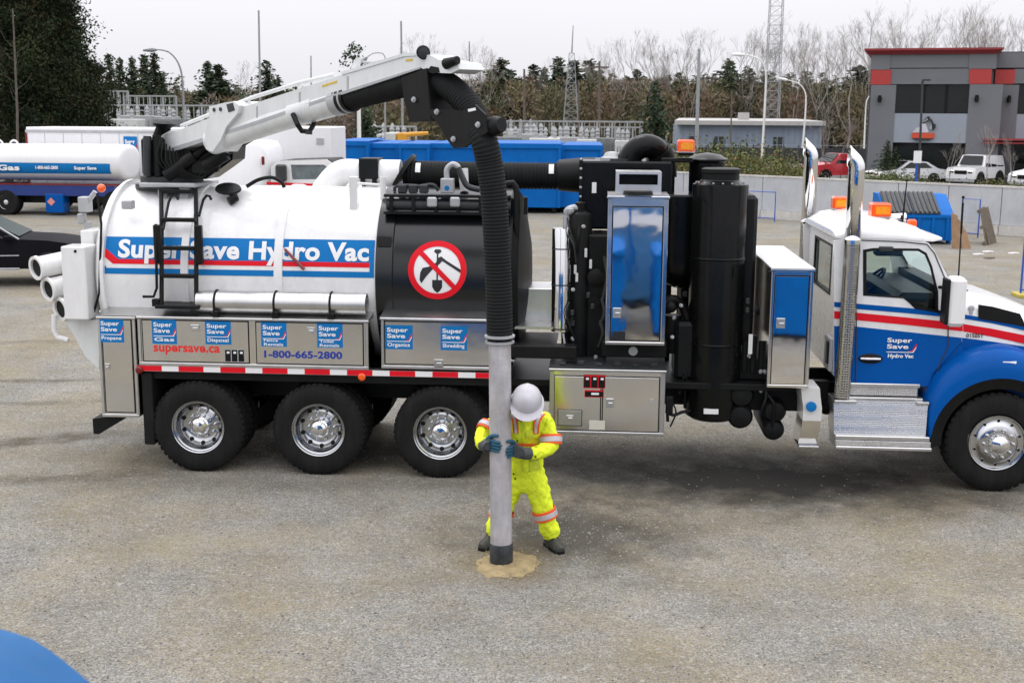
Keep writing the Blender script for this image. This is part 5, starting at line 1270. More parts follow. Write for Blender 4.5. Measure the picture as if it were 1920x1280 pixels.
    fr = (Vector((.05, -1, -.6)) - ha * Vector((.05, -1, -.6)).dot(ha)).normalized(); sdv = ha.cross(fr)
    def hp(a, r, h): return hc + (fr * math.cos(a) * r * 1.08 + sdv * math.sin(a) * r) + ha * h
    rings = []
    for r, h in ((.150, -.040), (.153, -.034), (.136, -.022), (.134, .0), (.130, .03), (.116, .066), (.090, .094), (.055, .112), (.02, .118), (.002, .119)):
        ring = []
        for k in range(48):
            a = 2 * PI * k / 48; rr = r
            if h < -.03: rr = r + (.055 * max(0, math.cos(a)) ** 2 if r > .14 else 0)
            hh = h + (.007 * math.exp(-(math.sin(a) * r / .018) ** 2) if .02 < h < .117 else 0)
            ring.append(hp(a, rr, hh))
        rings.append(ring)
    mb = MB(); mb.loft(rings, cap=False); hat = sub(mb, 'hard_hat', HATM)
    mb = MB()
    for s in (-.045, .045):
        mb.tube([hp(0, 0, 0) + sdv * s + fr * q + ha * (.117 - .0 - (q / .14) ** 2 * .085 - (s / .13) ** 2 * .10) for q in [-.10 + .02 * k for k in range(11)]], .006, 6)
    sub(mb, 'hat_ridge', HATM, hat)
    # bands round limbs
    def ring_band(a, b, t0, r, wd, nm=True):
        A, B = V[names[a]], V[names[b]]; d = (B - A).normalized(); c = A.lerp(B, t0)
        mb = MB(); mb.lathe([(r * .93, -wd), (r, -wd + .004), (r, -wd * .52), (r, wd * .52), (r, wd - .004), (r * .93, wd)], c, d, 32, 0, cap=False)
        o = sub(mb, 'reflective_band', ORANGE)
        mb = MB(); mb.lathe([(r + .003, -wd * .5), (r + .005, -wd * .46), (r + .005, wd * .46), (r + .003, wd * .5)], c, d, 32, 0, cap=False); sub(mb, 'silver_strip', SILVER, o)
    ring_band('kL', 'cL', .35, .114, .048); ring_band('kR', 'cR', .35, .116, .048)
    ring_band('aL', 'eL', .45, .102, .046); ring_band('aR', 'eR', .35, .094, .044)
    # chest straps and waist seam laid on the cloth
    from mathutils.bvhtree import BVHTree
    bvh = BVHTree.FromPolygons([q.co for q in me.vertices], [tuple(p.vertices) for p in me.polygons])
    def strap(ptsA, ptsB, m, off, nm, par=None, n=26):
        A = smooth_path([Vector((x, y, 0)) for x, y in ptsA], n); B = smooth_path([Vector((x, y, 0)) for x, y in ptsB], n)
        vs = []; ok = []
        for i in range(n + 1):
            rowok = True
            for f_ in (0, .5, 1):
                q = A[i].lerp(B[i], f_); d = ray(q.x, q.y).normalized(); hit = bvh.ray_cast(EYE, d)
                if hit[0] is None: rowok = False; vs.append(EYE); continue
                vs.append(hit[0] - d * off)
            ok.append(rowok)
        fs = []
        for i in range(n):
            if ok[i] and ok[i + 1]:
                for k in (0, 1): fs.append((i * 3 + k, i * 3 + k + 1, (i + 1) * 3 + k + 1, (i + 1) * 3 + k))
        used = sorted({q for f_ in fs for q in f_}); rm = {q: i for i, q in enumerate(used)}
        mb = MB(); mb.add([vs[q] for q in used], [tuple(rm[q] for q in f_) for f_ in fs]); o = sub(mb, nm, m, par)
        return o
    s1 = strap([(1018, 764), (1007, 776), (1000, 792), (999, 812)], [(1032, 768), (1018, 782), (1012, 796), (1010, 814)], ORANGE, .012, 'chest_strap')
    strap([(1022, 765), (1010, 778), (1003, 794), (1002, 811)], [(1028, 767), (1014, 781), (1009, 795), (1007, 812)], SILVER, .016, 'silver_strip', s1)
    s2 = strap([(955, 776), (960, 790), (962, 812)], [(966, 774), (971, 790), (973, 812)], ORANGE, .012, 'chest_strap')
    strap([(958, 776), (963, 790), (965, 812)], [(963, 775), (968, 790), (970, 812)], SILVER, .016, 'silver_strip', s2)
    strap([(955, 829), (975, 831), (1008, 832)], [(955, 834), (975, 836), (1008, 837)], ORANGE, .012, 'waist_piping')
    strap([(979, 784), (979, 830), (978, 884)], [(983, 784), (983, 830), (982, 884)], HIVISD, .008, 'zip_flap')
    strap([(986, 806), (986, 822)], [(1000, 805), (1000, 821)], HIVISD, .008, 'chest_pocket', n=6)
    strap([(992, 862), (994, 884)], [(1010, 858), (1014, 880)], HIVISD, .007, 'hip_pocket', n=6)
    for px, py in ((969, 795), (970, 826), (963, 888), (966, 897), (996, 857), (1004, 856)):
        d = ray(px, py).normalized(); hit = bvh.ray_cast(EYE, d)
        if hit[0] is not None: mb = MB(); mb.sphere(hit[0] - d * .004, .009, seg=8); sub(mb, 'snap_button', BLACKSAT)
    # boots
    for n_, px, py, yaw in (('nL', 1043, 1026, .5), ('nR', 913, 1016, -.5)):
        c = V[names[n_]]; fwd_ = Vector((math.sin(yaw), -math.cos(yaw), 0)); sd_ = Vector((fwd_.y, -fwd_.x, 0)); o = Vector((c.x, c.y, 0)); rings = []
        for t, w_, h_ in ((-.10, .040, .09), (-.085, .050, .125), (-.03, .054, .14), (.03, .054, .125), (.08, .055, .095), (.13, .054, .080), (.17, .046, .068), (.195, .026, .05)):
            rings.append([o + fwd_ * t + sd_ * (w_ * cx) + Vector((0, 0, .012 + h_ * cz)) for cx, cz in ((-1, 0), (-1.02, .35), (-.85, .75), (-.4, .98), (.4, .98), (.85, .75), (1.02, .35), (1, 0))])
        mb = MB(); mb.loft(rings); mb.tube([o + Vector((0, 0, .08)), c + Vector((0, 0, .03))], .055, 14); b_ = sub(mb, 'boot', BOOT)
        mb = MB(); rg = []
        for t, w_ in ((-.105, .045), (-.08, .055), (.0, .052), (.09, .060), (.15, .054), (.20, .028)): rg.append([o + fwd_ * t + sd_ * (w_ * cx) + Vector((0, 0, z)) for cx, z in ((-1, .0), (-1, .028), (1, .028), (1, 0))])
        mb.loft(rg); sub(mb, 'boot_sole', RUBBER, b_)
    # gloves with five fingers curled round the tube
    def tubept(phi, z, rr): 
        t = (z - TUBE_B.z) / (TUBE_T.z - TUBE_B.z); c = TUBE_B.lerp(TUBE_T, t); a = math.radians(phi)
        return Vector((c.x + rr * math.cos(a), c.y + rr * math.sin(a), z))
    for wn, zc_, a0, sgn in (('wR', None, 216, 1), ('wL', None, 354, -1)):
        wr_ = V[names[wn]]; zc_ = wr_.z + (.012 if sgn > 0 else .02); rr = .098 + .014
        mb = MB(); kn = []
        lens = (44, 50, 47, 38) if sgn > 0 else (34, 40, 38, 30)
        for k in range(4):
            z = zc_ + .040 - k * .027; ln = lens[k]
            path = [tubept(a0 + sgn * (10 + ln * t), z - .012 * t, rr + (.004 if 0 < t < 1 else 0)) for t in (0, .2, .42, .62, .82, 1)]
            kn.append(path[0]); mb.tube(smooth_path(path, 14), [.0150 - .0035 * i / 14 + (.0012 if i in (4, 5, 9, 10) else 0) for i in range(15)], 10, 0); mb.sphere(path[-1], .0115, 0, 8)
        th = [tubept(a0 - sgn * 6, zc_ + .045, rr + .018), tubept(a0 + sgn * 8, zc_ + .072, rr + .006), tubept(a0 + sgn * 26, zc_ + .088, rr + .002), tubept(a0 + sgn * 44, zc_ + .090, rr + .000)]
        mb.tube(smooth_path(th, 12), [.019 - .005 * i / 12 for i in range(13)], 10, 0); mb.sphere(th[-1], .014, 0, 8)
        # palm and back of the hand: loft from the cuff to the knuckles
        rings = []
        for t in (0, .25, .5, .75, 1):
            ring = []; hw = .042 + .022 * math.sin(PI * min(1, t * .62 + .1)); th_ = .040 - .012 * t
            mid = wr_.lerp(tubept(a0 + sgn * 12, zc_, rr + .002), t)
            nrm = (tubept(a0 + sgn * 10, zc_, 1.0) - tubept(a0 + sgn * 10, zc_, 0)).normalized(); nrm = nrm.lerp(Vector((0, -1, 0)), .5 * (1 - t)).normalized()
            for k in range(12):
                a = 2 * PI * k / 12; ring.append(mid + Vector((0, 0, 1)) * hw * math.cos(a) + nrm * th_ * math.sin(a))
            rings.append(ring)
        mb.loft(rings, 1)
        g = sub(mb, 'glove', [GLOVEB, GLOVED], None, 60)
        fo = V[names['fR' if sgn > 0 else 'fL']]; d = (wr_ - fo).normalized()
        mb = MB(); mb.lathe([(.050, -.05), (.056, -.045), (.052, .02), (.044, .035)], wr_, d, 20, cap=False); sub(mb, 'glove_cuff', GLOVED, g)
worker()

# ================================================================== BACKGROUND
def struct_sheet(name, pts, z, m):
    mb = MB(); mb.add([(x, y, z) for x, y in pts], [tuple(range(len(pts)))]); return tag(mb.build(name, m, recalc=False), kind='structure')
ASPH = mat('lot_asphalt', (0.11, 0.11, 0.108), 0.9, var=0.25, vs=0.5, bump=0.2, bs=20)
VERGE = mat('verge_grass', (0.07, 0.075, 0.03), 0.95, var=0.45, vs=0.8, bump=0.5, bs=8)
def g2(px, py): p = atZ(px, py, 0); return (p.x, p.y)

# ---- concrete panel wall on the right
CONC = mat('concrete_panel', (0.47, 0.485, 0.50), 0.75, var=0.13, vs=0.9, dust=0.2)
CONCL = mat('concrete_footing', (0.56, 0.54, 0.50), 0.85, var=0.18, vs=2.0, dust=0.2)
WA, WB = Vector((*g2(1900, 442), 0)), Vector((*g2(1400, 407), 0))
wd_ = (WB - WA).normalized(); wn_ = Vector((-wd_.y, wd_.x, 0))
if wn_.y < 0: wn_ = -wn_
def wall_h(px_top, px): 
    return 1.62
wl = empty('concrete_wall', 'long low pale concrete panel wall between the gravel yard and the car park', 'wall', loc=WA)
start = WA - wd_ * 9; n_p = 19; pl = 1.9
pm = None
for i in range(n_p):
    a = start + wd_ * (i * pl + .015); b = start + wd_ * ((i + 1) * pl - .015)
    mb = MB(); mb.prism([a + Vector((0, 0, .34)), b + Vector((0, 0, .34)), b + Vector((0, 0, 1.62)), a + Vector((0, 0, 1.62))], wn_ * .14); mb.build('panel', CONC, wl)
    mb = MB(); mb.prism([a - wn_ * .10, b - wn_ * .10, b - wn_ * .10 + Vector((0, 0, .33)), a - wn_ * .10 + Vector((0, 0, .33))], wn_ * .34); mb.build('footing_block', CONCL, wl)
mb = MB(); a, b = start, start + wd_ * n_p * pl; mb.prism([a - wn_ * .02 + Vector((0, 0, 1.625)), b - wn_ * .02 + Vector((0, 0, 1.625)), b - wn_ * .02 + Vector((0, 0, 1.69)), a - wn_ * .02 + Vector((0, 0, 1.69))], wn_ * .18); mb.build('coping', CONCL, wl)

# car park, verge, far field
wf = start + wn_ * .4; we = start + wd_ * n_p * pl + wn_ * .4
struct_sheet('verge', [(wf.x, wf.y), (we.x, we.y), (we.x + 3, 60), (60, 60), (60, wf.y)], .004, VERGE)
struct_sheet('parking_lot', [(12, 46), (90, 40), (90, 130), (9, 130)], .008, ASPH)
struct_sheet('field', [(-300, 92), (8.8, 92), (8.8, 130.2), (400, 130.2), (400, 420), (-300, 420)], .004, VERGE)

# ---- blue dumpster, pallets, cartons, fence panels by the wall
DUMP = mat('dumpster_blue', (0.001, 0.12, 0.42), 0.5, var=0.10, spec=.12, dust=0.02)
LIDM = mat('dumpster_lid', (0.05, 0.055, 0.06), 0.5, var=0.2, dust=0.25)
TIMBER = mat('weathered_timber', (0.15, 0.125, 0.09), 0.85, var=0.35, vs=6, bump=0.3)
CARD = mat('cardboard', (0.26, 0.16, 0.09), 0.85, var=0.2, vs=4)
FENCEB = mat('fence_blue', L(30, 78, 170), 0.4, var=0.1)
MESHM = mat('fence_sheet', (0.42, 0.50, 0.60), 0.6, var=0.1)
dp = empty('dumpster', 'blue steel dumpster with ribbed dark lids beside the concrete wall', 'dumpster', loc=atZ(1740, 458))
DYf = atZ(1740, 458).y
def dpt(px, py, Y): return atY(px, py, Y)
fr_ = [dpt(1640, 460, DYf), dpt(1786, 462, DYf), dpt(1786, 366, DYf), dpt(1748, 366, DYf), dpt(1726, 398, DYf), dpt(1640, 398, DYf)]
# end wall seen on the right, sloping front
p_lo, p_hi = dpt(1640, 458, DYf), dpt(1640, 400, DYf)
xA, xB = dpt(1655, 450, DYf).x, dpt(1786, 450, DYf).x
zt = dpt(1750, 366, DYf + .6).z; zf = dpt(1700, 402, DYf).z
mb = MB(); mb.loft([[(x, DYf, .12), (x, DYf + 1.8, .12), (x, DYf + 1.8, zt), (x, DYf + 1.1, zt), (x, DYf, zf)] for x in (xA, xB)]); bd = mb.build('bin_body', DUMP, dp)
mb = MB()
for k in range(5): x = xA + .2 + k * (xB - xA - .4) / 4; mb.box(x - .04, x + .04, DYf - .05, DYf, .14, zf - .04)
mb.box(xA - .03, xB + .03, DYf - .06, DYf + .0, zf - .10, zf - .02); mb.build('bin_rib', DUMP, dp)
mb = MB(); mb.box(xB, xB + .10, DYf + .5, DYf + .7, .7, .95, .02); mb.box(xA, xA + .1, DYf + .2, DYf + .4, 0, .12); mb.box(xB - .1, xB, DYf + .2, DYf + .4, 0, .12); mb.build('lift_pocket', DUMP, dp)
for s in (0, 1):
    xa = xA + .05 + s * (xB - xA - .45) / 2; xb_ = xa + (xB - xA - .45) / 2 - .03
    n_ = Vector((0, 1.1, zt - zf)).normalized(); a0, b0 = Vector((0, DYf - .02, zf + .02)), Vector((0, DYf + 1.1, zt + .03))
    mb = MB(); mb.prism([Vector((xa, a0.y, a0.z)), Vector((xb_, a0.y, a0.z)), Vector((xb_, b0.y, b0.z)), Vector((xa, b0.y, b0.z))], (0, -.02, .04)); ld = mb.build('lid', LIDM, dp)
    for k in range(6):
        x = xa + .06 + k * (xb_ - xa - .12) / 5; mb = MB(); mb.prism([Vector((x - .03, a0.y - .02, a0.z + .05)), Vector((x + .03, a0.y - .02, a0.z + .05)), Vector((x + .03, b0.y - .02, b0.z + .03)), Vector((x - .03, b0.y - .02, b0.z + .03))], (0, -.02, .035)); mb.build('lid_rib', DARKGREY, ld)
def pallet(loc, rz, tilt, label):
    o = empty('pallet', label, 'pallet', 'timber pallets leaning on the concrete wall', loc=loc, rz=rz); o.rotation_euler = (tilt, 0, rz)
    for k in range(7): mb = MB(); mb.box(-.5 + k * .155, -.40 + k * .155, 0, .02, 0, 1.2); x_ = mb.build('plank', TIMBER, None); x_.parent = o
    for k in range(3): mb = MB(); mb.box(-.52, .52, .021, .11, .03 + k * .52, .12 + k * .52); x_ = mb.build('stringer', TIMBER, None); x_.parent = o
pallet(atZ(1853, 458), 1.15, -.22, 'grey timber pallet propped against the wall, nearer the dumpster')
pallet(atZ(1862, 457), 1.05, -.30, 'grey timber pallet propped against the wall, farther from the dumpster')
c = atZ(1801, 466); o = empty('cardboard_stack', 'torn brown cardboard sheets leaning on the end of the dumpster', 'cardboard', loc=c)
for k in range(4):
    mb = MB(); x = c.x - .28 + k * .10; mb.prism([(x, c.y - .05 - .02 * k, 0), (x + .20 + .03 * k, c.y - .1 + .03 * k, 0), (x + .17, c.y + .2, 1.0 - .16 * k), (x - .02, c.y + .22, 1.1 - .13 * k)], (.02, .03, 0)); mb.build('cardboard_sheet', CARD, o)
def fence_panel(pa, pb, htop, label, sheet=True, feet=None):
    a, b = atZ(*pa), atZ(*pb); o = empty('fence_panel', label, 'fence', 'blue temporary fence panels', loc=a)
    d = (b - a).normalized(); z1 = htop
    mb = MB(); mb.tube([a + Vector((0, 0, .02)), a + Vector((0, 0, z1)), b + Vector((0, 0, z1)), b + Vector((0, 0, .02))], .024, 6); mb.tube([a + Vector((0, 0, .15)), b + Vector((0, 0, .15))], .02, 6); mb.build('fence_frame', FENCEB, o)
    n_ = Vector((-d.y, d.x, 0)); ln = (b - a).length
    mb = MB()
    for k in range(1, int(ln / .07)): q = a + d * (k * .07); mb.box(q.x - .003, q.x + .003, q.y - .003, q.y + .003, .15, z1)
    for k in range(1, int(z1 / .15)): mb.tube([a + Vector((0, 0, .15 * k)), b + Vector((0, 0, .15 * k))], .003, 4)
    mb.build('wire_mesh', GALV if not sheet else MESHM, o)
    if feet:
        for q in (a, b): mb = MB(); mb.box(q.x - .12, q.x + .12, q.y - .3, q.y + .3, 0, .08, .01); mb.build('fence_foot', mat('foot_yellow', (.45, .36, .06), .7), o)
fence_panel((1452, 417), (1385, 413), 1.15, 'blue wire fence panel standing in front of the wall behind the black vessels')
fence_panel((1833, 447), (1800, 444), 1.3, 'blue fence panel between the dumpster and the pallets')
fence_panel((1913, 556), (1990, 546), 1.35, 'blue fence panel with yellow foot at the right picture edge', False, True)
LIT = mat('litter_white', (0.6, 0.58, 0.55), 0.8); LITB = mat('litter_brown', (0.12, 0.09, 0.06), 0.9)
for k, (px, py, m, lb) in enumerate(((1852, 473, LIT, 'white scrap of litter lying on gravel nearest the pallets'), (1900, 476, LIT, 'white scrap of litter lying on gravel at the right edge'), (1854, 485, LITB, 'dark brown scrap of debris lying on the gravel'), (1834, 478, LIT, 'thin pale strip of litter left of the other scraps'))):
    c = atZ(px, py); mb = MB(); mb.prism([(c.x - .16, c.y, .01), (c.x - .05, c.y - .10, .01), (c.x + .18, c.y + .03, .01), (c.x + .05, c.y + .12, .01)], (.02, .03, .03)); tag(mb.build('litter', m), lb, 'litter', 'litter on the gravel by the wall')

# ---- row of blue roll-off containers
BINB = mat('container_blue', (0.001, 0.115, 0.41), 0.5, var=0.10, spec=.12, dust=0.0)
edges = [622, 692, 748, 806, 905, 1052, 1130]
labs = ['blue steel waste container at the left end of the row beside the white truck', 'blue waste container second from the left in the row', 'blue waste container third from the left, behind the black duct', 'blue waste container behind the hanging suction hose', 'blue waste container second from the right in the row', 'blue waste container at the right end of the row']
for k in range(6):
    Y = 37.5 + (0.0, .5, .2, .5, .0, .4)[k]; x0 = atY(edges[k] + 1, 300, Y).x; x1 = atY(edges[k + 1] - 1, 300, Y).x; zt = atY(800, (268, 272, 272, 271, 270, 272)[k], Y).z
    o = empty('waste_container', labs[k], 'container', 'row of blue waste containers', loc=((x0 + x1) / 2, Y, 0))
    mb = MB(); mb.loft([[(x0, Y, .25), (x1, Y, .25), (x1, Y, zt), (x0, Y, zt)], [(x0, Y + 5.5, .25), (x1, Y + 5.5, .25), (x1, Y + 5.5, zt), (x0, Y + 5.5, zt)]]); mb.build('container_body', BINB, o)
    mb = MB(); mb.box(x0 - .04, x1 + .04, Y - .08, Y - .005, zt - .14, zt + .02); mb.box(x0 - .02, x0 + .10, Y - .07, Y - .005, .25, zt - .14); mb.box(x1 - .10, x1 + .02, Y - .07, Y - .005, .25, zt - .14); mb.box(x0, x1, Y - .07, Y - .005, 1.1, 1.2); mb.build('container_rib', BINB, o)
    mb = MB(); mb.prism([(x0, Y, zt + .02), (x1, Y, zt + .02), (x1 - .1, Y + 4.7, zt + .06), (x0 + .1, Y + 4.7, zt + .06)], (0, 0, .03)); mb.build('container_lid', BINB, o)
    for x in (x0 + .25, x1 - .25):
        for yy in (.25, 5.0): mb = MB(); mb.cyl((x - .08, Y + yy, .17), (x + .08, Y + yy, .17), .17, seg=14); mb.build('container_wheel', RUBBER, o)

# ---- long white trailer, fuel tanker and box truck on the left
TRW = mat('trailer_white', (0.76, 0.76, 0.765), 0.4, var=0.03, vs=0.6, dust=0.08)
def wheel_simple(c, r, w_, m_rim=CHROME):
    mb = MB(); mb.lathe([(r * .55, 0), (r * .9, -.01), (r, .04), (r, w_ - .04), (r * .9, w_), (r * .5, w_)], c, (0, 1, 0), 28); t = mb.build('wheel', RUBBER, None)
    mb = MB(); mb.lathe([(r * .56, -.005), (r * .5, .03), (r * .3, .06), (r * .18, .0), (0, -.01)], c, (0, 1, 0), 20, cap=False); q = mb.build('rim', m_rim, None); q.parent = t
    return t
Y = 36.5; x0, zt = U(48, 238, Y); x1, _ = U(470, 238, Y)
o = empty('box_trailer', 'long plain white box trailer parked behind the fuel tanker', 'trailer', loc=(x0, Y, 0))
mb = MB(); mb.box(x0, x1, Y, Y + 2.5, 1.0, zt, .03); mb.build('trailer_box', TRW, o)
mb = MB(); mb.box(x0 - .02, x1 + .02, Y - .03, Y, zt - .22, zt - .12); mb.build('roof_rail', GALV, o)
mb = MB(); mb.box(x0 - .03, x0 + .05, Y - .035, Y + .05, 1.05, zt - .25); mb.build('red_edge', REDLENS, o)
for k in range(1, 12): x = x0 + k * (x1 - x0) / 12; mb = MB(); mb.box(x - .008, x + .008, Y - .012, Y, 1.1, zt - .23); mb.build('panel_seam', GALV, o)
for x in (x0 + 1.2, x0 + 2.5): attach(wheel_simple((x, Y, .5), .5, .5), o)
a0, b0 = U(232, 256, Y - .02); a1, b1 = U(259, 302, Y - .02)
def far_decal(a0, b0, a1, b1, y, sub, par):
    w_, h_ = a1 - a0, b1 - b0
    mb = MB(); mb.box(a0, a1, y - .01, y + .01, b0, b1); pl_ = mb.build('decal_plate', DECALBLUE, par)
    for s, q, hh in (('Super', .70, .18), ('Save', .47, .18), (sub, .12, .15)): flat_text(s, a0 + .1 * w_, b0 + q * h_, w_ * .75, hh * h_, y - .02, 'decal_lettering', DECALWHITE, par, .05, 'SH')
    mb = MB(); mb.add([(a0 + a * w_, y - .025, b0 + b * h_) for a, b in [(.06, .38), (.82, .38), (.97, .75), (.97, .60), (.88, .33), (.06, .33)]], [(0, 1, 2, 3, 4, 5)]); mb.build('decal_tick', RED, par)
far_decal(a0, b1, a1, b0, Y - .05, 'Propane', o)

Y = 33.5; o = empty('fuel_tanker', 'white fuel tanker with blue lettered band parked at left', 'tanker', loc=(U(100, 400, Y)[0], Y, 0))
xR, zt = U(240, 271, Y + 1.0); xL = U(-260, 271, Y + 1.0)[0]; zb = U(100, 340, Y + .3)[1]; rz_ = (zt - zb) / 2; zc_ = (zt + zb) / 2; ry = 1.15; yc = Y + ry
def ell(x, k, q=1.0): return [(x, yc - ry * k * math.copysign(abs(math.cos(a)) ** .8, math.cos(a)), zc_ + rz_ * k * math.copysign(abs(math.sin(a)) ** .8, math.sin(a))) for a in [2 * PI * i / 40 for i in range(40)]]
mb = MB(); mb.loft([ell(xL, 1), ell(xR - .2, 1), ell(xR - .06, .98), ell(xR, .93), ell(xR + .04, .7)]); mb.build('tank', TRW, o, 50)
def tband(pa, pb, m, nm, out_=.01):
    def pt(px, py):
        x, z = U(px, py, Y + .1); t = max(-1, min(1, (z - zc_) / rz_)); s_ = math.copysign(abs(t) ** (1 / .8), t); cs = math.sqrt(max(0, 1 - s_ * s_)) ** .8
        return (x, yc - (ry + out_) * cs, zc_ + (rz_ + out_) * t)
    n_ = 6; vs = []; fs = []
    for i in range(n_ + 1): vs += [pt(pa[0], pa[1] + (pb[1] - pa[1]) * i / n_), pt(pb[0], pa[2] + (pb[1] - pa[1]) * i / n_)]
    fs = [(2 * i, 2 * i + 1, 2 * i + 3, 2 * i + 2) for i in range(n_)]; mb = MB(); mb.add(vs, fs); return mb.build(nm, m, o)
tband((-250, 301, 307), (208, 317), DECALBLUE, 'blue_band'); tband((-250, 319, 322), (209, 323), DECALBLUE, 'blue_stripe')
for s, pa, pb, py in (('Super Save Gas', -130, 38, 318), ('1-800-665-2800', 68, 110, 317), ('Super Save', 140, 182, 318)):
    x0, z0 = U(pa, py, Y + .02); x1, _ = U(pb, py, Y + .02); flat_text(s, x0, z0, x1 - x0, .22 if s[0] == 'S' and s[-1] == 's' else .13, Y - .04, 'lettering', DECALWHITE, o, .04, 'SH')
mb = MB(); x1 = U(228, 346, Y)[0]; z0, z1 = U(0, 346, Y)[1], U(0, 343, Y)[1]; mb.box(xL, x1, Y - .03, Y - .005, z0, z1); mb.build('red_rail', REDLENS, o)
mb = MB(); mb.box(xL, x1 - .3, Y, Y + 2.2, U(0, 366, Y)[1], z0 - .01); ch = mb.build('lower_skirt', mat('tanker_navy', L(12, 46, 118), .3, var=.1, coat=.3), o)
mb = MB(); x0, z1 = U(84, 364, Y - .1); x1, z0 = U(120, 404, Y - .1); mb.box(x0, x1, Y - .1, Y + .5, z0 + .1, z1, .02); cb = mb.build('side_locker', BLUE, o)
xm, zm = (x0 + x1) / 2 - .12, (z0 + z1) / 2 + .12; mb = MB(); mb.add([(xm, Y - .115, zm - .16), (xm + .16, Y - .115, zm), (xm, Y - .115, zm + .16), (xm - .16, Y - .115, zm)], [(0, 1, 2, 3)]); mb.build('hazard_placard', mat('placard_pink', (.7, .25, .22), .5), cb)
mb = MB(); mb.box(xL, U(170, 380, Y)[0], Y + .6, Y + 1.8, .45, U(0, 366, Y)[1]); mb.build('tanker_chassis', BLACKSAT, o)
for px in (12, -40, 215): attach(wheel_simple((U(px, 385, Y)[0], Y - .02, .5), .5, .5), o)
for px in (5, 33):
    x, z = U(px, 271, yc); mb = MB(); mb.tube([(x + .16 * math.cos(a), yc - .3, zt - .05 + .17 * math.sin(a)) for a in [PI * k / 10 for k in range(11)]], .04, 8); mb.build('manhole_handle', TRW, o)

Y = 24.5; x0, zt = U(400, 237, Y); x1 = U(620, 237, Y)[0]; mid = U(415, 300, Y)[0]
o = empty('box_truck', 'white box truck standing behind the vacuum tank with its cab facing right', 'truck', loc=((x0 + x1) / 2, Y, 0))
mb = MB(); xb0 = U(452, 237, Y + 3)[0]; mb.box(xb0, U(620, 237, Y + 3)[0], Y + 3, Y + 5.4, 1.0, atY(600, 238, Y + 3).z, .03); mb.build('cargo_box', TRW, o)
mb = MB(); x, z = U(600, 265, Y + 2.98); mb.box(x - .12, x + .12, Y + 2.97, Y + 2.995, z - .1, z + .1); mb.build('box_mark', GALV, o)
rings = []
for px, pt_, ins in ((395, 262, .0), (440, 262, 0), (490, 266, .0), (500, 278, .1), (508, 310, .25)):
    x, z = U(px, pt_, Y + .4); rings.append([(x, Y + ins, .9), (x, Y + ins, z - .12), (x, Y + ins + .12, z), (x, Y + 2.4 - ins - .12, z), (x, Y + 2.4 - ins, z - .12), (x, Y + 2.4 - ins, .9)])
mb = MB(); mb.loft(rings); mb.build('wind_fairing', TRW, o, 50)
mb = MB(); cz = lambda px, py: U(px, py, Y)
cabp = [cz(508, 400), cz(508, 312), cz(520, 302), cz(612, 299), cz(622, 306), cz(622, 400)]
wn1 = [cz(548, 337), cz(545, 309), cz(607, 309), cz(617, 315), cz(617, 336)]
mb.holed(cabp, [wn1], lambda x, z: (x, Y, z), (0, .08, 0)); cb = mb.build('cab', TRW, o)
mb = MB(); mb.prismXZ(cabp, Y + .3, Y + 2.3); mb.build('cab_core', SEAT, cb)
mb = MB(); mb.prismXZ(shrink(wn1, 1), Y + .03, Y + .04); mb.build('cab_window', mat('pale_windscreen', (0.13, 0.155, 0.165), .15, var=.4, vs=2, spec=.5), cb)
x0_, z1_ = cz(520, 308); x1_, z0_ = cz(540, 340); mb = MB(); mb.box(x0_, x1_, Y - .3, Y - .05, z0_, z1_, .05); mb.build('cab_mirror', DARKGREY, cb)
mb = MB(); mb.prismXZ([cz(500, 341), cz(622, 346), cz(622, 350), cz(500, 346)], Y - .01, Y + .0); mb.build('red_band', RED, cb)
mb = MB(); x, z = cz(494, 302); mb.box(x - .04, x + .04, Y - .1, Y, z - .12, z + .14, .02); mb.build('clearance_lamp', REDLENS, o)
for px in (430, 590): attach(wheel_simple((cz(px, 400)[0], Y, .5), .5, .4), o)

# ---- cars
def car(name, label, cat, loc, rz, length, width, body_m, prof, glass, wheels, group=None, pick=None, bars=None):
    # prof: side outline (x along the car, z); glass: list of window outlines
    o = empty(name, label, cat, group, loc=loc, rz=rz); h = width / 2
    rings = [[(x, y, z) for x, z in prof] for y in (-h + .04, -h, -h, h, h, h - .04)]
    def taper(p, k=1):
        x, y, z = p; zz = max(0, z - .95); f = 1 - .22 * min(1, zz / .7) if zz > 0 else 1
        return (x * (k), y * f, z)
    mb = MB()
    n_ = len(prof); ring = []
    mb.loft([[taper((x, -h, z), 1) for x, z in prof], [taper((x, -h * .5, z + .03), 1) for x, z in prof], [taper((x, h * .5, z + .03), 1) for x, z in prof], [taper((x, h, z), 1) for x, z in prof]]); b = mb.build('car_body', body_m, None, 35); b.parent = o
    for g_ in glass:
        for s in (-1, 1):
            mb = MB(); mb.prism([Vector(taper((x, s * (h + .012), z), 1)) for x, z in g_], (0, -s * .012, 0)); q = mb.build('side_window', TINT, None); q.parent = o
    return o, h, taper
GREENGL = mat('dark_green_glass', (0.016, 0.034, 0.030), .35, var=.3, spec=.08, rvar=0)  # dark green windscreen glass with weak reflections
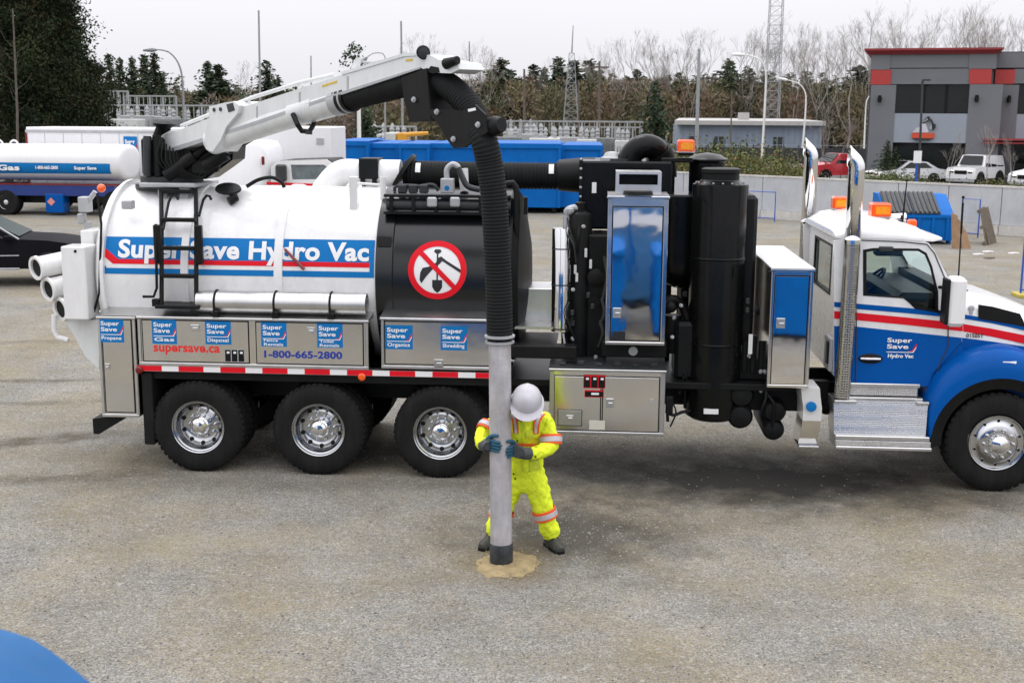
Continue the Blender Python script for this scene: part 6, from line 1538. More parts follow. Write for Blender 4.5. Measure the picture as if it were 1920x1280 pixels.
def finish(o, h, taper, wheels, r, ws=None, lights=None, rim_m=CHROME, gl_m=TINT):
    for x in wheels:
        for s in (-1, 1):
            mb = MB(); y = s * (h - .10); mb.lathe([(r * .6, -.11), (r * .93, -.12), (r, -.08), (r, .08), (r * .93, .12), (r * .6, .11)], (x, y, r), (0, 1, 0), 26); w_ = mb.build('wheel', RUBBER, None); w_.parent = o
            mb = MB(); mb.lathe([(r * .62, .115), (r * .5, .10), (r * .2, .11), (0, .125)], (x, y, r), (0, s, 0), 18, cap=False); q = mb.build('rim', rim_m, None); q.parent = w_
            mb = MB(); mb.tube([(x + (r + .05) * math.cos(a), s * (h + .01), r + (r + .05) * math.sin(a)) for a in [PI * k / 12 for k in range(13)]], .04, 6); q = mb.build('wheel_arch', BLACKSAT, None); q.parent = o
    if ws:
        for k_, pts in enumerate(ws):
            (xa, za), (xb_, zb_) = pts; mb = MB(); d = Vector((xb_ - xa, 0, zb_ - za)).normalized(); n_ = Vector((-d.z, 0, d.x)) * (.05 if k_ == 0 else .05)
            if n_.z < 0: n_ = -n_
            P_ = [Vector(taper((xa, -h * .86, za), 1)), Vector(taper((xa, h * .86, za), 1)), Vector(taper((xb_, h * .84, zb_), 1)), Vector(taper((xb_, -h * .84, zb_), 1))]
            mb.prism([p + n_ * .75 for p in P_], n_ * .15); q = mb.build('windscreen' if k_ == 0 else 'rear_window', gl_m, None); q.parent = o
    if lights:
        xf, zf_ = lights
        for s in (-1, 1):
            mb = MB(); mb.box(xf - .06, xf + .03, s * h * .62 - .16, s * h * .62 + .16, zf_ - .08, zf_ + .10, .03); q = mb.build('headlight', CHROME, None); q.parent = o
        mb = MB(); mb.box(xf - .03, xf + .025, -h * .42, h * .42, zf_ - .12, zf_ + .10, .02); q = mb.build('grille', BLACKSAT, None); q.parent = o
        mb = MB(); mb.box(xf - .05, xf + .08, -h * .95, h * .95, .35, .62, .05); q = mb.build('bumper', GALV, None); q.parent = o
PICK = [(-2.7, .45), (-2.7, 1.05), (-.75, 1.08), (-.62, 1.72), (.55, 1.76), (1.25, 1.18), (2.5, 1.06), (2.72, .92), (2.75, .45)]
PGL = [[(-.55, 1.15), (-.48, 1.62), (.0, 1.66), (.0, 1.15)], [(.06, 1.15), (.06, 1.66), (.5, 1.67), (1.0, 1.18)]]
SEDAN = [(-2.3, .4), (-2.35, .9), (-1.7, 1.0), (-1.0, 1.38), (.2, 1.42), (1.0, .98), (2.1, .82), (2.3, .6), (2.3, .4)]
SGL = [[(-1.3, 1.02), (-.9, 1.32), (-.3, 1.36), (-.3, 1.02)], [(-.24, 1.02), (-.24, 1.36), (.18, 1.36), (.75, 1.02)]]
JEEP = [(-2.0, .55), (-2.05, 1.1), (-2.0, 1.82), (.25, 1.86), (.6, 1.25), (1.75, 1.16), (1.85, .95), (1.85, .55)]
JGL = [[(-1.9, 1.2), (-1.85, 1.7), (-1.1, 1.72), (-1.1, 1.2)], [(-1.0, 1.2), (-1.0, 1.72), (-.3, 1.72), (-.3, 1.2)], [(-.2, 1.2), (-.2, 1.72), (.15, 1.72), (.42, 1.22)]]
def paint(n, c): return mat(n, c, .25, var=.04, coat=.6)
c = atZ(62, 545); SUVM = mat('dark_suv_paint', (0.006, 0.006, 0.008), .55, var=.2, spec=.06, rvar=0, dust=.0)
SUV = [(-2.6, .42), (-2.6, 1.02), (-2.4, 1.56), (.3, 1.58), (1.25, 1.10), (1.9, 1.06), (2.3, 1.0), (2.52, .86), (2.6, .65), (2.58, .42)]
SUVG = [[(.98, 1.12), (.34, 1.46), (-.5, 1.5), (-.5, 1.12)], [(-.6, 1.12), (-.6, 1.5), (-2.0, 1.5), (-2.2, 1.12)]]
o, h, tp = car('parked_suv', 'black pickup-style SUV at the left picture edge with its hood facing right', 'suv', (atY(147, 500, c.y).x - 3.1, c.y + 1.2, 0), .26, 5.2, 2.0, SUVM, SUV, SUVG, None)
finish(o, h, tp, (1.92, -1.5), .36, [((1.22, 1.12), (.36, 1.56))], (2.52, .72), BLACKSAT, GREENGL)
mb = MB(); mb.box(-1.1, 1.25, -1.03, -.995, .40, .45, .01); q = mb.build('side_step', GALV, None); q.parent = o
mb = MB(); mb.tube([tp((1.26, -h, 1.10)), tp((.85, -h, 1.36)), tp((.36, -h, 1.57)), tp((-1.8, -h, 1.585))], .022, 6); q = mb.build('window_trim', GALV, None); q.parent = o
mb = MB(); mb.box(.95, 1.15, -1.16, -1.0, 1.08, 1.2, .03); q = mb.build('wing_mirror', SUVM, None); q.parent = o
mb = MB(); mb.box(-2.0, 1.25, -1.016, -1.0, .72, .745); q = mb.build('body_trim', GALV, None); q.parent = o
c = atZ(1555, 342); o, h, tp = car('parked_pickup', 'red pickup parked in front of the brushy trees beyond the stacks', 'pickup', (c.x + .8, c.y + 1, 0), PI + .45, 5.4, 1.9, paint('red_car', (.42, .02, .03)), PICK, PGL, None); finish(o, h, tp, (1.75, -1.7), .38, [((1.2, 1.24), (.6, 1.74))], (2.72, .85))
c = atZ(1690, 348); o, h, tp = car('parked_car', 'low white car half hidden by shrubs below the office windows', 'car', (c.x + .4, c.y + 1, 0), PI + .35, 4.6, 1.75, paint('white_car', (.72, .72, .74)), SEDAN, SGL, None); finish(o, h, tp, (1.4, -1.4), .33, [((.98, 1.02), (.24, 1.40)), ((-1.65, 1.04), (-1.05, 1.36))], (2.28, .66))
c = atZ(1812, 352); o, h, tp = car('parked_offroader', 'white boxy off-roader with black fenders parked before the office', 'off-roader', (c.x + .6, c.y + .6, 0), PI + .85, 3.9, 1.8, paint('white_offroader', (.70, .70, .70)), JEEP, JGL, None); finish(o, h, tp, (1.2, -1.3), .45, [((.62, 1.30), (.30, 1.82))], (1.84, .92))
c = atZ(1925, 358); o, h, tp = car('parked_pickup', 'white pickup with dark grille at the right picture edge', 'pickup', (c.x + 1.4, c.y + .6, 0), PI + .75, 5.4, 1.95, paint('white_pickup', (.74, .74, .74)), PICK, PGL, None); finish(o, h, tp, (1.75, -1.7), .42, [((1.2, 1.24), (.6, 1.74))], (2.74, .82))

# ---- office building
OW1 = mat('office_dark_grey', (0.095, 0.097, 0.102), 0.7, var=0.08, vs=0.5); OW2 = mat('office_mid_grey', (0.15, 0.155, 0.165), 0.7, var=0.07, vs=0.5)
OW3 = mat('office_pale_grey', (0.27, 0.30, 0.34), 0.6, var=0.06, vs=0.5); ORED = mat('office_red', (0.40, 0.035, 0.03), 0.55, var=0.06); ODRED = mat('cornice_red', (0.24, 0.022, 0.025), 0.5, var=0.1)
OY = 64.0
def ob(px0, py0, px1, py1, name, m, par, y0=0.0, d=.5, b=0):
    x0, z1 = U(px0, py0, OY); x1, z0 = U(px1, py1, OY); mb = MB(); mb.box(x0, x1, OY + y0, OY + y0 + d, max(0, z0), z1, b); return mb.build(name, m, par)
of = empty('office_building', 'two storey grey office block with red squares and red cornice', 'building', loc=(U(1634, 345, OY)[0], OY, 0))
x0 = U(1634, 100, OY)[0]; xE = U(2080, 100, OY)[0]
mb = MB(); z1 = U(1750, 96, OY)[1]; x1 = U(1858, 100, OY)[0]; mb.box(x0, x1, OY + .6, OY + 14, 0, z1); mb.build('tower_core', OW1, of)
mb = MB(); z2 = U(1900, 99, OY + 1.5)[1]; mb.box(x1 + .01, xE, OY + 2.1, OY + 14, 0, z2); mb.build('wing_core', OW1, of)
ob(1634, 98, 1668, 131, 'wall_panel', OW2, of, 0, .55); ob(1634, 131.5, 1669, 159, 'red_square', ORED, of, -.01, .55); ob(1634, 159.5, 1668, 350, 'pillar', OW2, of, 0, .55)
ob(1668.6, 98, 1811, 128.5, 'wall_panel', OW2, of, .06, .5); ob(1668.6, 129.5, 1811, 159, 'wall_panel', OW2, of, .06, .5)
ob(1812, 98, 1858, 131, 'wall_panel', OW2, of, 0, .55); ob(1812, 131.5, 1849, 159, 'red_square', ORED, of, -.01, .55); ob(1812, 159.5, 1856, 350, 'pillar', OW2, of, 0, .55)
for a, b in ((1669, 1729), (1731, 1769), (1771, 1811)): ob(a, 160, b, 212, 'window', TINT, of, .25, .1)
ob(1729, 160, 1731, 212, 'mullion', BLACKSAT, of, .22, .1); ob(1769, 160, 1771, 212, 'mullion', BLACKSAT, of, .22, .1)
ob(1668.6, 212.5, 1811, 268, 'spandrel', OW3, of, .05, .5)
for a, b in ((1669, 1716), (1718, 1764), (1766, 1811)): ob(a, 269, b, 350, 'window', TINT, of, .35, .1)
ob(1716, 269, 1718, 350, 'mullion', BLACKSAT, of, .32, .1); ob(1764, 269, 1766, 350, 'mullion', BLACKSAT, of, .32, .1)
xa, za = U(1630, 93, OY - .5); xb_, zb_ = U(1868, 84, OY - .5)
mb = MB(); zc0 = U(1640, 102, OY - .4)[1]; ztop = U(1640, 91, OY - .4)[1]
mb.loft([[(x0 - .3 + k, OY - .2 + k * .6, zc0), (x1 + .3 - k, OY - .2 + k * .6, zc0), (x1 + .3 - k, OY + 14, zc0), (x0 - .3 + k, OY + 14, zc0)] if False else [(x0 - e, OY - e, z), (x1 + e, OY - e, z), (x1 + e, OY + 14, z), (x0 - e, OY + 14, z)] for e, z in ((.1, zc0), (.25, zc0 + .15), (.40, ztop - .12), (.40, ztop))]); mb.build('cornice', ODRED, of)
ob(1858.5, 100, 1960, 128, 'wall_panel', OW2, of, 1.52, .55)
ob(1860, 131, 1893, 158, 'red_square', ORED, of, 1.5, .5); ob(1858.5, 159.5, 1887, 350, 'pillar', OW2, of, 1.5, .5); ob(1894, 130, 2080, 158, 'wall_panel', OW2, of, 1.55, .5)
ob(1892, 160, 1960, 213, 'window', TINT, of, 1.75, .1); ob(1888, 214, 2080, 264, 'spandrel', OW3, of, 1.56, .5); ob(1962, 160, 2080, 213, 'window', TINT, of, 1.75, .1)
ob(1835, 259, 2080, 264, 'canopy_edge', ODRED, of, -.8, 2.6); ob(1835, 265, 2080, 270, 'canopy_edge', ODRED, of, -.7, 2.5)
ob(1860, 271, 2080, 350, 'entrance_glass', TINT, of, 1.9, .1)
for px, py, y in ((1651, 186, -.25), (1826, 186, -.25), (1871, 187, 1.25)):
    x, z = U(px, py, OY + y); mb = MB(); mb.box(x - .12, x + .12, OY + y, OY + y + .25, z - .15, z + .15, .04); mb.cyl((x, OY + y - .02, z - .2), (x, OY + y - .02, z + .22), .10, seg=12); mb.build('wall_lamp', BLACKSAT, of)
# emblem on the spandrel: orange base, pale tower, black and white digger arm
eb = ob(1708, 249, 1748, 259, 'emblem_base', mat('emblem_orange', (.55, .07, .025), .5), of, -.1, .15)
def em(pts, nm, m): mb = MB(); mb.prism([(U(x, y, OY)[0], OY - .1, U(x, y, OY)[1]) for x, y in pts], (0, .14, 0)); return mb.build(nm, m, of)
em([(1708, 248.5), (1716, 240), (1722, 238), (1724, 232), (1733, 232), (1738, 248.5)], 'emblem_tower', mat('emblem_pale', (.52, .50, .55), .5)); em([(1727, 229), (1728, 231.5), (1741, 224), (1740, 219), (1737, 218)], 'emblem_boom', TEXTBLACK); em([(1728, 228), (1736, 222), (1737, 224), (1729, 229.5)], 'emblem_line', DECALWHITE)
em([(1741, 224), (1744, 231), (1742, 240), (1746, 244), (1750, 240), (1751, 234), (1746, 230), (1744, 224)], 'emblem_bucket', TEXTBLACK); em([(1743, 233), (1744, 242), (1741, 241)], 'emblem_bucket_shine', DECALWHITE); em([(1710, 259.5), (1745, 259.5), (1738, 263), (1715, 263)], 'emblem_shadow_board', DARKGREY)

of.rotation_euler = (0, 0, math.radians(-14))

# ---- low warehouse
WH = mat('warehouse_bluegrey', (0.22, 0.26, 0.32), 0.75, var=0.18, vs=0.4); WHR = mat('warehouse_roof', (0.40, 0.39, 0.37), 0.7, var=0.1)
HY_ = 105; x0, zt = U(1276, 234, HY_); x1 = U(1542, 234, HY_)[0]
o = empty('warehouse', 'low blue-grey flat roofed warehouse between the lamp posts', 'building', loc=(x0, HY_, 0))
mb = MB(); mb.box(x0, x1, HY_, HY_ + 12, 0, zt); mb.build('wall', WH, o)
mb = MB(); ze = U(1300, 226, HY_)[1]; mb.loft([[(x0 - .6, HY_ - .7, zt + .01), (x1 + .2, HY_ - .7, zt + .01), (x1 + .2, HY_ - .7, ze), (x0 - .6, HY_ - .7, ze)], [(x0 + .6, HY_ + 12, zt + .01), (x1 - .5, HY_ + 12, zt + .01), (x1 - .5, HY_ + 12, ze + .2), (x0 + .6, HY_ + 12, ze + .2)]]); mb.build('roof', WHR, o)
for k in range(24): x = x0 + (x1 - x0) * (k + .5) / 24; mb = MB(); mb.box(x - .04, x + .04, HY_ - .05, HY_ - .005, 0, zt - .02); mb.build('wall_rib', WH, o)
mb = MB(); x, z = U(1395, 224, HY_ + 4); mb.box(x - .5, x + .5, HY_ + 4, HY_ + 5, z - .1, z + .65); mb.build('roof_unit', WHR, o)
for px in (1300, 1350, 1460): ob_x, ob_z = U(px, 262, HY_); mb = MB(); mb.box(ob_x - .5, ob_x + .5, HY_ - .03, HY_ - .003, 0, 2.1); mb.build('door', DARKGREY, o)

# ---- street lamps, masts, poles
POLE = mat('pale_pole', (0.78, 0.78, 0.75), 0.5, 0.2, var=0.05); POLEG = mat('grey_pole', (0.28, 0.29, 0.30), 0.6, var=0.1); POLED = mat('dark_pole', (0.035, 0.035, 0.04), 0.5)
WOODP = mat('wood_pole', (0.12, 0.10, 0.08), 0.9, var=0.2)
def lamp(pxb, pyb, pts, Y, label, m=POLE, r=.085, head=(0, 0)):
    b = atY(pxb, pyb, Y); b.z = 0; o = empty('street_lamp', label, 'street lamp', 'curved street lamps', loc=b)
    path = [b] + [atY(x, y, Y) for x, y in pts]; n_ = 30; P_ = smooth_path(path, n_)
    mb = MB(); mb.tube(P_, [r * (1.2 - .75 * i / n_) for i in range(n_ + 1)], 10); mb.build('lamp_post', m, o)
    e = P_[-1]; d = (P_[-1] - P_[-2]).normalized(); mb = MB(); mb.tube([e - d * .1, e + d * .15, e + d * .7], [.08, .13, .06], 8); mb.build('lamp_head', m, o)
lamp(1427, 335, [(1432, 240), (1436, 160), (1434, 128), (1424, 112), (1404, 104), (1392, 103)], 72, 'pale curved street lamp left of the lattice mast, tallest on the right')
lamp(1502, 300, [(1508, 240), (1511, 185), (1506, 166), (1494, 155), (1474, 150)], 95, 'pale curved street lamp in the middle between warehouse and office')
lamp(1620, 280, [(1622, 230), (1624, 195), (1628, 183), (1634, 176)], 108, 'pale curved street lamp just left of the office wall')
lamp(343, 300, [(344, 220), (342, 150), (334, 118), (318, 99), (302, 94), (290, 94)], 60, 'grey curved street lamp above the white trailer roof', POLEG)
lamp(722, 300, [(722, 200), (722, 120), (720, 102), (700, 100), (686, 110)], 66, 'thin grey lamp standing just behind the boom tip', POLEG, .06)
lamp(862, 260, [(862, 200), (862, 150), (868, 139), (892, 133)], 80, 'pale lamp arm behind the boom head', POLE, .06)
def pole(px0, py0, px1, py1, Y, r, m, label, nm='utility_pole', cat='pole', cross=None, group='far utility poles and masts'):
    a, b = atY(px1, py1, Y), atY(px0, py0, Y); a.z = min(a.z, 0) if py1 > 225 else a.z; a = Vector((a.x, a.y, 0)); o = empty(nm, label, cat, group, loc=a)
    mb = MB(); mb.cyl(a, b, r, r * .7, 8); mb.build('shaft', m, o)
    if cross:
        mb = MB(); z = b.z - cross; mb.box(b.x - .9, b.x + .9, b.y - .06, b.y + .06, z, z + .14); mb.build('crossarm', m, o)
pole(485, 20, 488, 230, 120, .14, POLEG, 'tall grey mast rising left of the boom above the treetops'); pole(752, 40, 755, 240, 110, .13, POLEG, 'grey mast behind the boom near its lamp'); pole(583, 105, 583, 240, 120, .10, POLEG, 'short grey mast above the middle of the boom')
pole(880, 78, 882, 240, 130, .10, POLEG, 'thin grey mast behind bare trees right of the boom head'); pole(983, 130, 983, 240, 100, .13, WOODP, 'brown wooden pole left of the wide lattice tower'); pole(1124, 115, 1124, 240, 100, .13, WOODP, 'brown wooden pole right of the wide lattice tower', cross=.6)
pole(1311, 92, 1307, 250, 85, .16, POLEG, 'grey pole in front of the warehouse left end'); pole(1372, 170, 1372, 240, 100, .08, WOODP, 'short thin pole above the warehouse roof')
pole(672, 108, 673, 262, 68, .15, POLE, 'pale pole beside the dark evergreen behind the boom'); pole(1085, 150, 1085, 240, 105, .09, WOODP, 'thin brown pole beside the wide lattice tower')
def lattice(pxc, py_top, py_bot, Y, wt, wb, label, nseg):
    b = atY(pxc, py_bot, Y); t = atY(pxc, py_top, Y); z0, z1 = 0, t.z; o = empty('lattice_tower', label, 'tower', loc=(b.x, Y, 0)); mb = MB(); c = (b.x + t.x) / 2
    def pt(i, f): w_ = wb + (wt - wb) * f; return Vector((c + (-1, 1, 1, -1)[i] * w_ / 2, Y + (-1, -1, 1, 1)[i] * w_ / 2, z0 + (z1 - z0) * f))
    for i in range(4): mb.cyl(pt(i, 0), pt(i, 1), .045, .032, 6)
    o2 = mb.build('tower_leg', POLEG, o); mb = MB()
    for k in range(nseg):
        f0, f1 = k / nseg, (k + 1) / nseg
        for i in range(4): mb.cyl(pt(i, f0), pt((i + 1) % 4, f1), .014, seg=4); mb.cyl(pt((i + 1) % 4, f0), pt(i, f1), .014, seg=4); mb.cyl(pt(i, f1), pt((i + 1) % 4, f1), .018, seg=4)
    mb.build('tower_bracing', POLEG, o)
    return o, c, z1
o, c, z1 = lattice(1071, 100, 240, 112, .5, 1.9, 'grey lattice pylon tapering to a thin spike among the trees', 14)
mb = MB(); mb.cyl((c, 112, z1), (c + .1, 112, atY(1072, 48, 112).z), .09, .04, 6); mb.build('tower_spike', POLEG, o)
lattice(1452, -60, 240, 118, 1.25, 1.5, 'straight sided grey lattice mast running out of the top of the picture', 20)
# slim lamp and sign by the car park
b = atZ(1722, 350); b.y = 58; b = atY(1722, 350, 58); b.z = 0; o = empty('car_park_lamp', 'slim black car park lamp in front of the office windows', 'street lamp', loc=b); t = atY(1730, 150, 58); mb = MB(); mb.cyl(b, t, .07, .06, 10); mb.build('lamp_post', POLED, o); mb = MB(); mb.box(t.x, t.x + .4, 57.85, 58.15, t.z - .06, t.z + .04); mb.build('lamp_head', POLED, o)
b = atY(1719, 345, 40); b.z = 0; o = empty('parking_sign', 'small white notice on a blue post beyond the wall', 'sign', loc=b); mb = MB(); mb.cyl(b, atY(1719, 303, 40), .055, seg=8); mb.build('sign_post', FENCEB, o); mb = MB(); x0, z1 = U(1714, 283, 39.9); x1, z0 = U(1727, 306, 39.9); mb.box(x0, x1, 39.86, 39.92, z0, z1); mb.build('sign_board', DECALWHITE, o)

# ---- substation: gantries, transformers, yellow crane
SUBM = mat('substation_steel', (0.33, 0.34, 0.34), 0.6, 0.1, var=0.1); SUBW = mat('substation_white', (0.50, 0.51, 0.50), 0.6, var=0.1); SUBD = mat('substation_dark', (0.16, 0.17, 0.17), 0.7, var=0.3)
def gantry(px0, px1, py_top, py_bot, Y, n, label):
    o = empty('gantry', label, 'gantry', 'steel gantries of the substation', loc=(U(px0, 250, Y)[0], Y, 0)); x0, zt = U(px0, py_top, Y); x1 = U(px1, py_top, Y)[0]
    mb = MB(); mb.box(x0, x1, Y - .10, Y + .10, zt - .07, zt + .07); mb.build('beam', SUBM, o); mb = MB()
    mb.box(x0, x1, Y - .06, Y + .06, zt - 1.5, zt - 1.4); mb.build('beam', SUBM, o)
    for k in range(n + 1): x = x0 + (x1 - x0) * k / n; mb = MB(); mb.box(x - .08, x + .08, Y - .08, Y + .08, 0, zt); mb.build('gantry_post', SUBM, o)
    rs = random.Random(px0); mb = MB()
    for k in range(n * 3): x = x0 + (x1 - x0) * (k + .5) / (n * 3); mb.cyl((x, Y, zt - .07), (x, Y, zt - .6 - rs.random()), .045, seg=6)
    mb.build('insulators', SUBM, o)
gantry(195, 440, 197, 240, 100, 8, 'pale steel gantry left of the boom, behind the white trailer'); gantry(232, 330, 180, 240, 112, 4, 'taller grey steel gantry further back on the left'); gantry(186, 240, 171, 240, 118, 3, 'tall gantry beside the big dark trees')
gantry(950, 1205, 227, 255, 96, 9, 'long low steel gantry in front of the bare woodland'); gantry(690, 780, 237, 262, 92, 4, 'short steel gantry behind the blue containers'); gantry(1060, 1250, 238, 262, 108, 6, 'low steel gantry behind the elbow duct')
rs = random.Random(5); tn = 0
TPOS = ['nearest the big dark trees', 'behind the tall left gantry', 'left of the grey curved lamp', 'behind the grey curved lamp', 'right of the grey curved lamp, behind the boom', 'just left of the boom knee', 'beside the pale pole behind the blue containers', 'beside the yellow crane', 'right of the hose, under the gantry beam', 'left of the lattice pylon foot', 'low and near, left of the pylon', 'just left below the pylon', 'just right below the pylon', 'right of the pylon above the container row', 'above the right end of the blue containers', 'smallest, left of the black elbow duct', 'just right of the hose roller']
for px, py0, py1, w_, Y, m in ((213, 212, 232, 4, 90, SUBW), (250, 206, 235, 3, 96, SUBM), (290, 208, 236, 3.4, 97, SUBM), (318, 212, 236, 3, 92, SUBD), (365, 214, 238, 3, 95, SUBM), (402, 216, 238, 2.6, 94, SUBM), (715, 240, 262, 2.5, 88, SUBW), (742, 246, 264, 1.6, 85, SUBD), (975, 232, 246, 3, 100, SUBW), (1000, 240, 262, 2, 90, SUBM), (1022, 248, 268, 2.6, 88, SUBW), (1050, 246, 266, 2, 90, SUBW), (1075, 246, 268, 2.2, 88, SUBM), (1100, 250, 268, 1.6, 86, SUBW), (1140, 248, 270, 3, 92, SUBD), (1168, 252, 272, 1.2, 86, SUBW), (945, 246, 268, 3, 90, SUBD)):
    x, z1 = U(px, py0, Y); z0 = 0; tn += 1
    o = empty('transformer', None, 'transformer', 'grey and white substation equipment', loc=(x, Y, 0)); o['label'] = ('white' if m is SUBW else 'dark' if m is SUBD else 'grey') + ' substation transformer ' + TPOS[tn - 1]
    mb = MB(); mb.box(x - w_ / 2, x + w_ / 2, Y, Y + 2, 0, z1 - .5, .05); mb.build('tank', m, o)
    for k in range(3): xx = x + (k - 1) * w_ * .3; mb = MB(); mb.lathe([(.18, 0), (.12, .2), (.2, .3), (.12, .5), (.2, .6), (.05, .9)], (xx, Y + 1, z1 - .5), (0, 0, 1), 8); mb.build('bushing', SUBM, o)
    mb = MB()
    for k in range(6): xx = x - w_ * .42 + k * w_ * .84 / 5; mb.box(xx - .05, xx + .05, Y - .25, Y, .3, max(.4, z1 - .9))
    mb.build('radiator', m, o)
YEL = mat('crane_yellow', (0.62, 0.30, 0.02), 0.5, var=0.1); Y = 60
o = empty('mobile_crane', 'yellow crane boom folded over a pale truck behind the blue containers', 'crane', loc=(U(765, 262, Y)[0], Y, 0))
mb = MB(); mb.tube([atY(740, 257, Y), atY(770, 252, Y), atY(803, 250, Y)], [.16, .14, .1], 8); mb.build('crane_boom', YEL, o)
mb = MB(); x, z = U(755, 254, Y); mb.box(x - .35, x + .25, Y - .2, Y + .8, z - .5, z + .15, .05); mb.build('crane_turret', YEL, o)
mb = MB(); x, z = U(732, 255, Y); mb.box(x - .25, x + .35, Y - .5, Y + 1.8, .8, z + .2, .06); mb.build('crane_cab', SUBW, o); mb = MB(); xa = U(725, 262, Y)[0]; xb_ = U(812, 262, Y)[0]; mb.box(xa, xb_, Y, Y + 2, .6, 1.7, .05); mb.build('crane_carrier', SUBW, o)
for k in range(3): attach(wheel_simple((xa + .5 + k * 1.0, Y, .45), .45, .4), o)

# ---- blue container and truck the photograph was taken from (they show in the polished cabinets)
o = empty('loading_container', 'big blue container under the viewpoint, mirrored in the polished cabinets', 'container', loc=(-.5, -13.6, 0))
mb = MB(); mb.box(-3.0, .46, -11.2, -8.75, .10, 1.62, .04); mb.build('container_body', BINB, o)
mb = MB()
for k in range(4): x = -2.9 + k * 1.0; mb.box(x, x + .1, -8.745, -8.68, .12, 1.55, .01)
mb.box(-3.0, .46, -8.745, -8.66, 1.55, 1.65, .02); mb.build('container_rib', BINB, o)
mb = MB()
for x in (-.25, .12): mb.cyl((x - .25, -8.55, .12), (x + .0, -8.63, 1.6), .03, seg=8)
for k in range(6): mb.cyl((-.47 + .04 * k, -8.56 - .012 * k, .35 + .22 * k), (-.09 + .04 * k, -8.56 - .012 * k, .35 + .22 * k), .025, seg=6)
mb.build('side_ladder', DECALWHITE, o)
o = empty('loading_container', 'second blue container right of the viewpoint, mirrored in the cross cabinet', 'container', loc=(2.7, -11, 0))
mb = MB(); mb.box(1.02, 5.2, -11.4, -8.95, .10, 1.62, .04); mb.build('container_body', BINB, o)
mb = MB()
for k in range(5): x = 1.08 + k * .98; mb.box(x, x + .1, -8.945, -8.88, .12, 1.55, .01)
mb.box(1.02, 5.2, -8.945, -8.86, 1.55, 1.65, .02); mb.build('container_rib', BINB, o)
o = empty('service_truck', 'tall blue truck box behind the viewpoint, mirrored at the top of the cabinets', 'truck', loc=(0, -13.8, 0))
mb = MB(); mb.box(-7, 7, -15.2, -12.7, .14, 2.9, .05); mb.build('truck_box', mat('faded_blue', (0.035, 0.17, 0.38), .5, var=.2, dust=.2), o)
mb = MB(); mb.box(-1.4, 2.8, -12.69, -12.66, 1.7, 2.0); mb.build('white_band', DECALWHITE, o)
mb = MB()
for k in range(8): mb.box(-6.6 + k * 1.8, -6.5 + k * 1.8, -12.695, -12.64, .6, 2.85, .01)
mb.build('box_rib', BINB, o)
for x in (-5, -3.6, 4.6): attach(wheel_simple((x, -12.9, .5), .5, .4), o)
pr = [(-60, 1150), (0, 1172), (30, 1180), (60, 1191), (90, 1210), (120, 1232), (150, 1257), (180, 1282), (215, 1318), (250, 1362), (280, 1420)]
Yn = -10.7; P_ = [U(x, y, Yn) for x, y in pr]; mb = MB()
rings = []
for yy, dz in ((Yn + .02, -.05), (Yn, -.008), (Yn - .06, .0), (Yn - .35, -.0), (Yn - .7, -.01), (Yn - 1.2, -.02)):
    ring = [(x, yy, z + dz) for x, z in P_] + [(P_[-1][0], yy, 1.0), (P_[0][0], yy, 1.0)]; rings.append(ring)
mb.loft(rings); tag(mb.build('truck_fairing', mat('fairing_blue', (0.020, 0.115, 0.29), .5, var=.15, vs=3, spec=.15, dust=.06), None, 50), 'rounded blue vehicle roof corner in the bottom left foreground', 'vehicle')

# ================================================================== TREES AND SHRUBS
def leafm(n, c, v=.35): return mat(n, c, 0.8, var=v, vs=.9, spec=.15, rvar=0)
NEEDLE = [leafm('needle_dark', (0.036, 0.056, 0.034)), leafm('needle_mid', (0.058, 0.080, 0.042)), leafm('needle_brown', (0.080, 0.070, 0.040))]  # conifer colours lifted slightly to stand in for distance haze
BRUSHM = [leafm('twig_brown', (0.175, 0.138, 0.086)), leafm('twig_olive', (0.165, 0.145, 0.080)), leafm('twig_rust', (0.19, 0.128, 0.090)), leafm('twig_green', (0.10, 0.105, 0.055)), leafm('twig_grey', (0.22, 0.19, 0.16))]
BARK = mat('bark', (0.27, 0.245, 0.22), 0.9, var=.3, vs=3); BARKD = mat('bark_dark', (0.05, 0.04, 0.032), 0.9, var=.3, vs=3)
SHRUB = [leafm('shrub_olive', (0.13, 0.145, 0.050)), leafm('shrub_green', (0.075, 0.105, 0.04)), leafm('shrub_rust', (0.21, 0.14, 0.07)), leafm('shrub_yellow', (0.20, 0.18, 0.065))]
LEFTM = [leafm('dark_foliage', (0.016, 0.026, 0.012)), leafm('dull_foliage', (0.030, 0.042, 0.016)), leafm('brown_foliage', (0.045, 0.036, 0.017))]
FARG = [leafm('far_evergreen', (0.060, 0.078, 0.046)), leafm('far_evergreen_olive', (0.092, 0.096, 0.050)), leafm('far_evergreen_dull', (0.075, 0.082, 0.058))]
def np_mesh(name, v, f, mi, mats):
    me = bpy.data.meshes.new(name); me.from_pydata(np.asarray(v).tolist(), [], np.asarray(f).tolist())
    for m in mats: me.materials.append(m)
    me.polygons.foreach_set('material_index', np.asarray(mi).astype(int).tolist()); return me
def leaf_quads(rs, c, size, drop=0.0):
    n = len(c); u = rs.normal(size=(n, 3)); u[:, 2] -= drop; u /= np.linalg.norm(u, axis=1)[:, None]; w_ = rs.normal(size=(n, 3)); w_ = np.cross(u, w_); w_ /= np.linalg.norm(w_, axis=1)[:, None]
    s = size * (0.6 + 0.8 * rs.rand(n))[:, None]
    q = np.stack([c - u * s, c + w_ * s * .55, c + u * s, c - w_ * s * .55], 1).reshape(-1, 3)
    return q, np.arange(4 * n).reshape(n, 4)
def trunk_mb(h, r): 
    mb = MB(); mb.tube([(0, 0, 0), (r * .4, 0, h * .4), (0, r * .3, h * .75), (0, 0, h)], [r, r * .8, r * .45, r * .12], 8); return mb
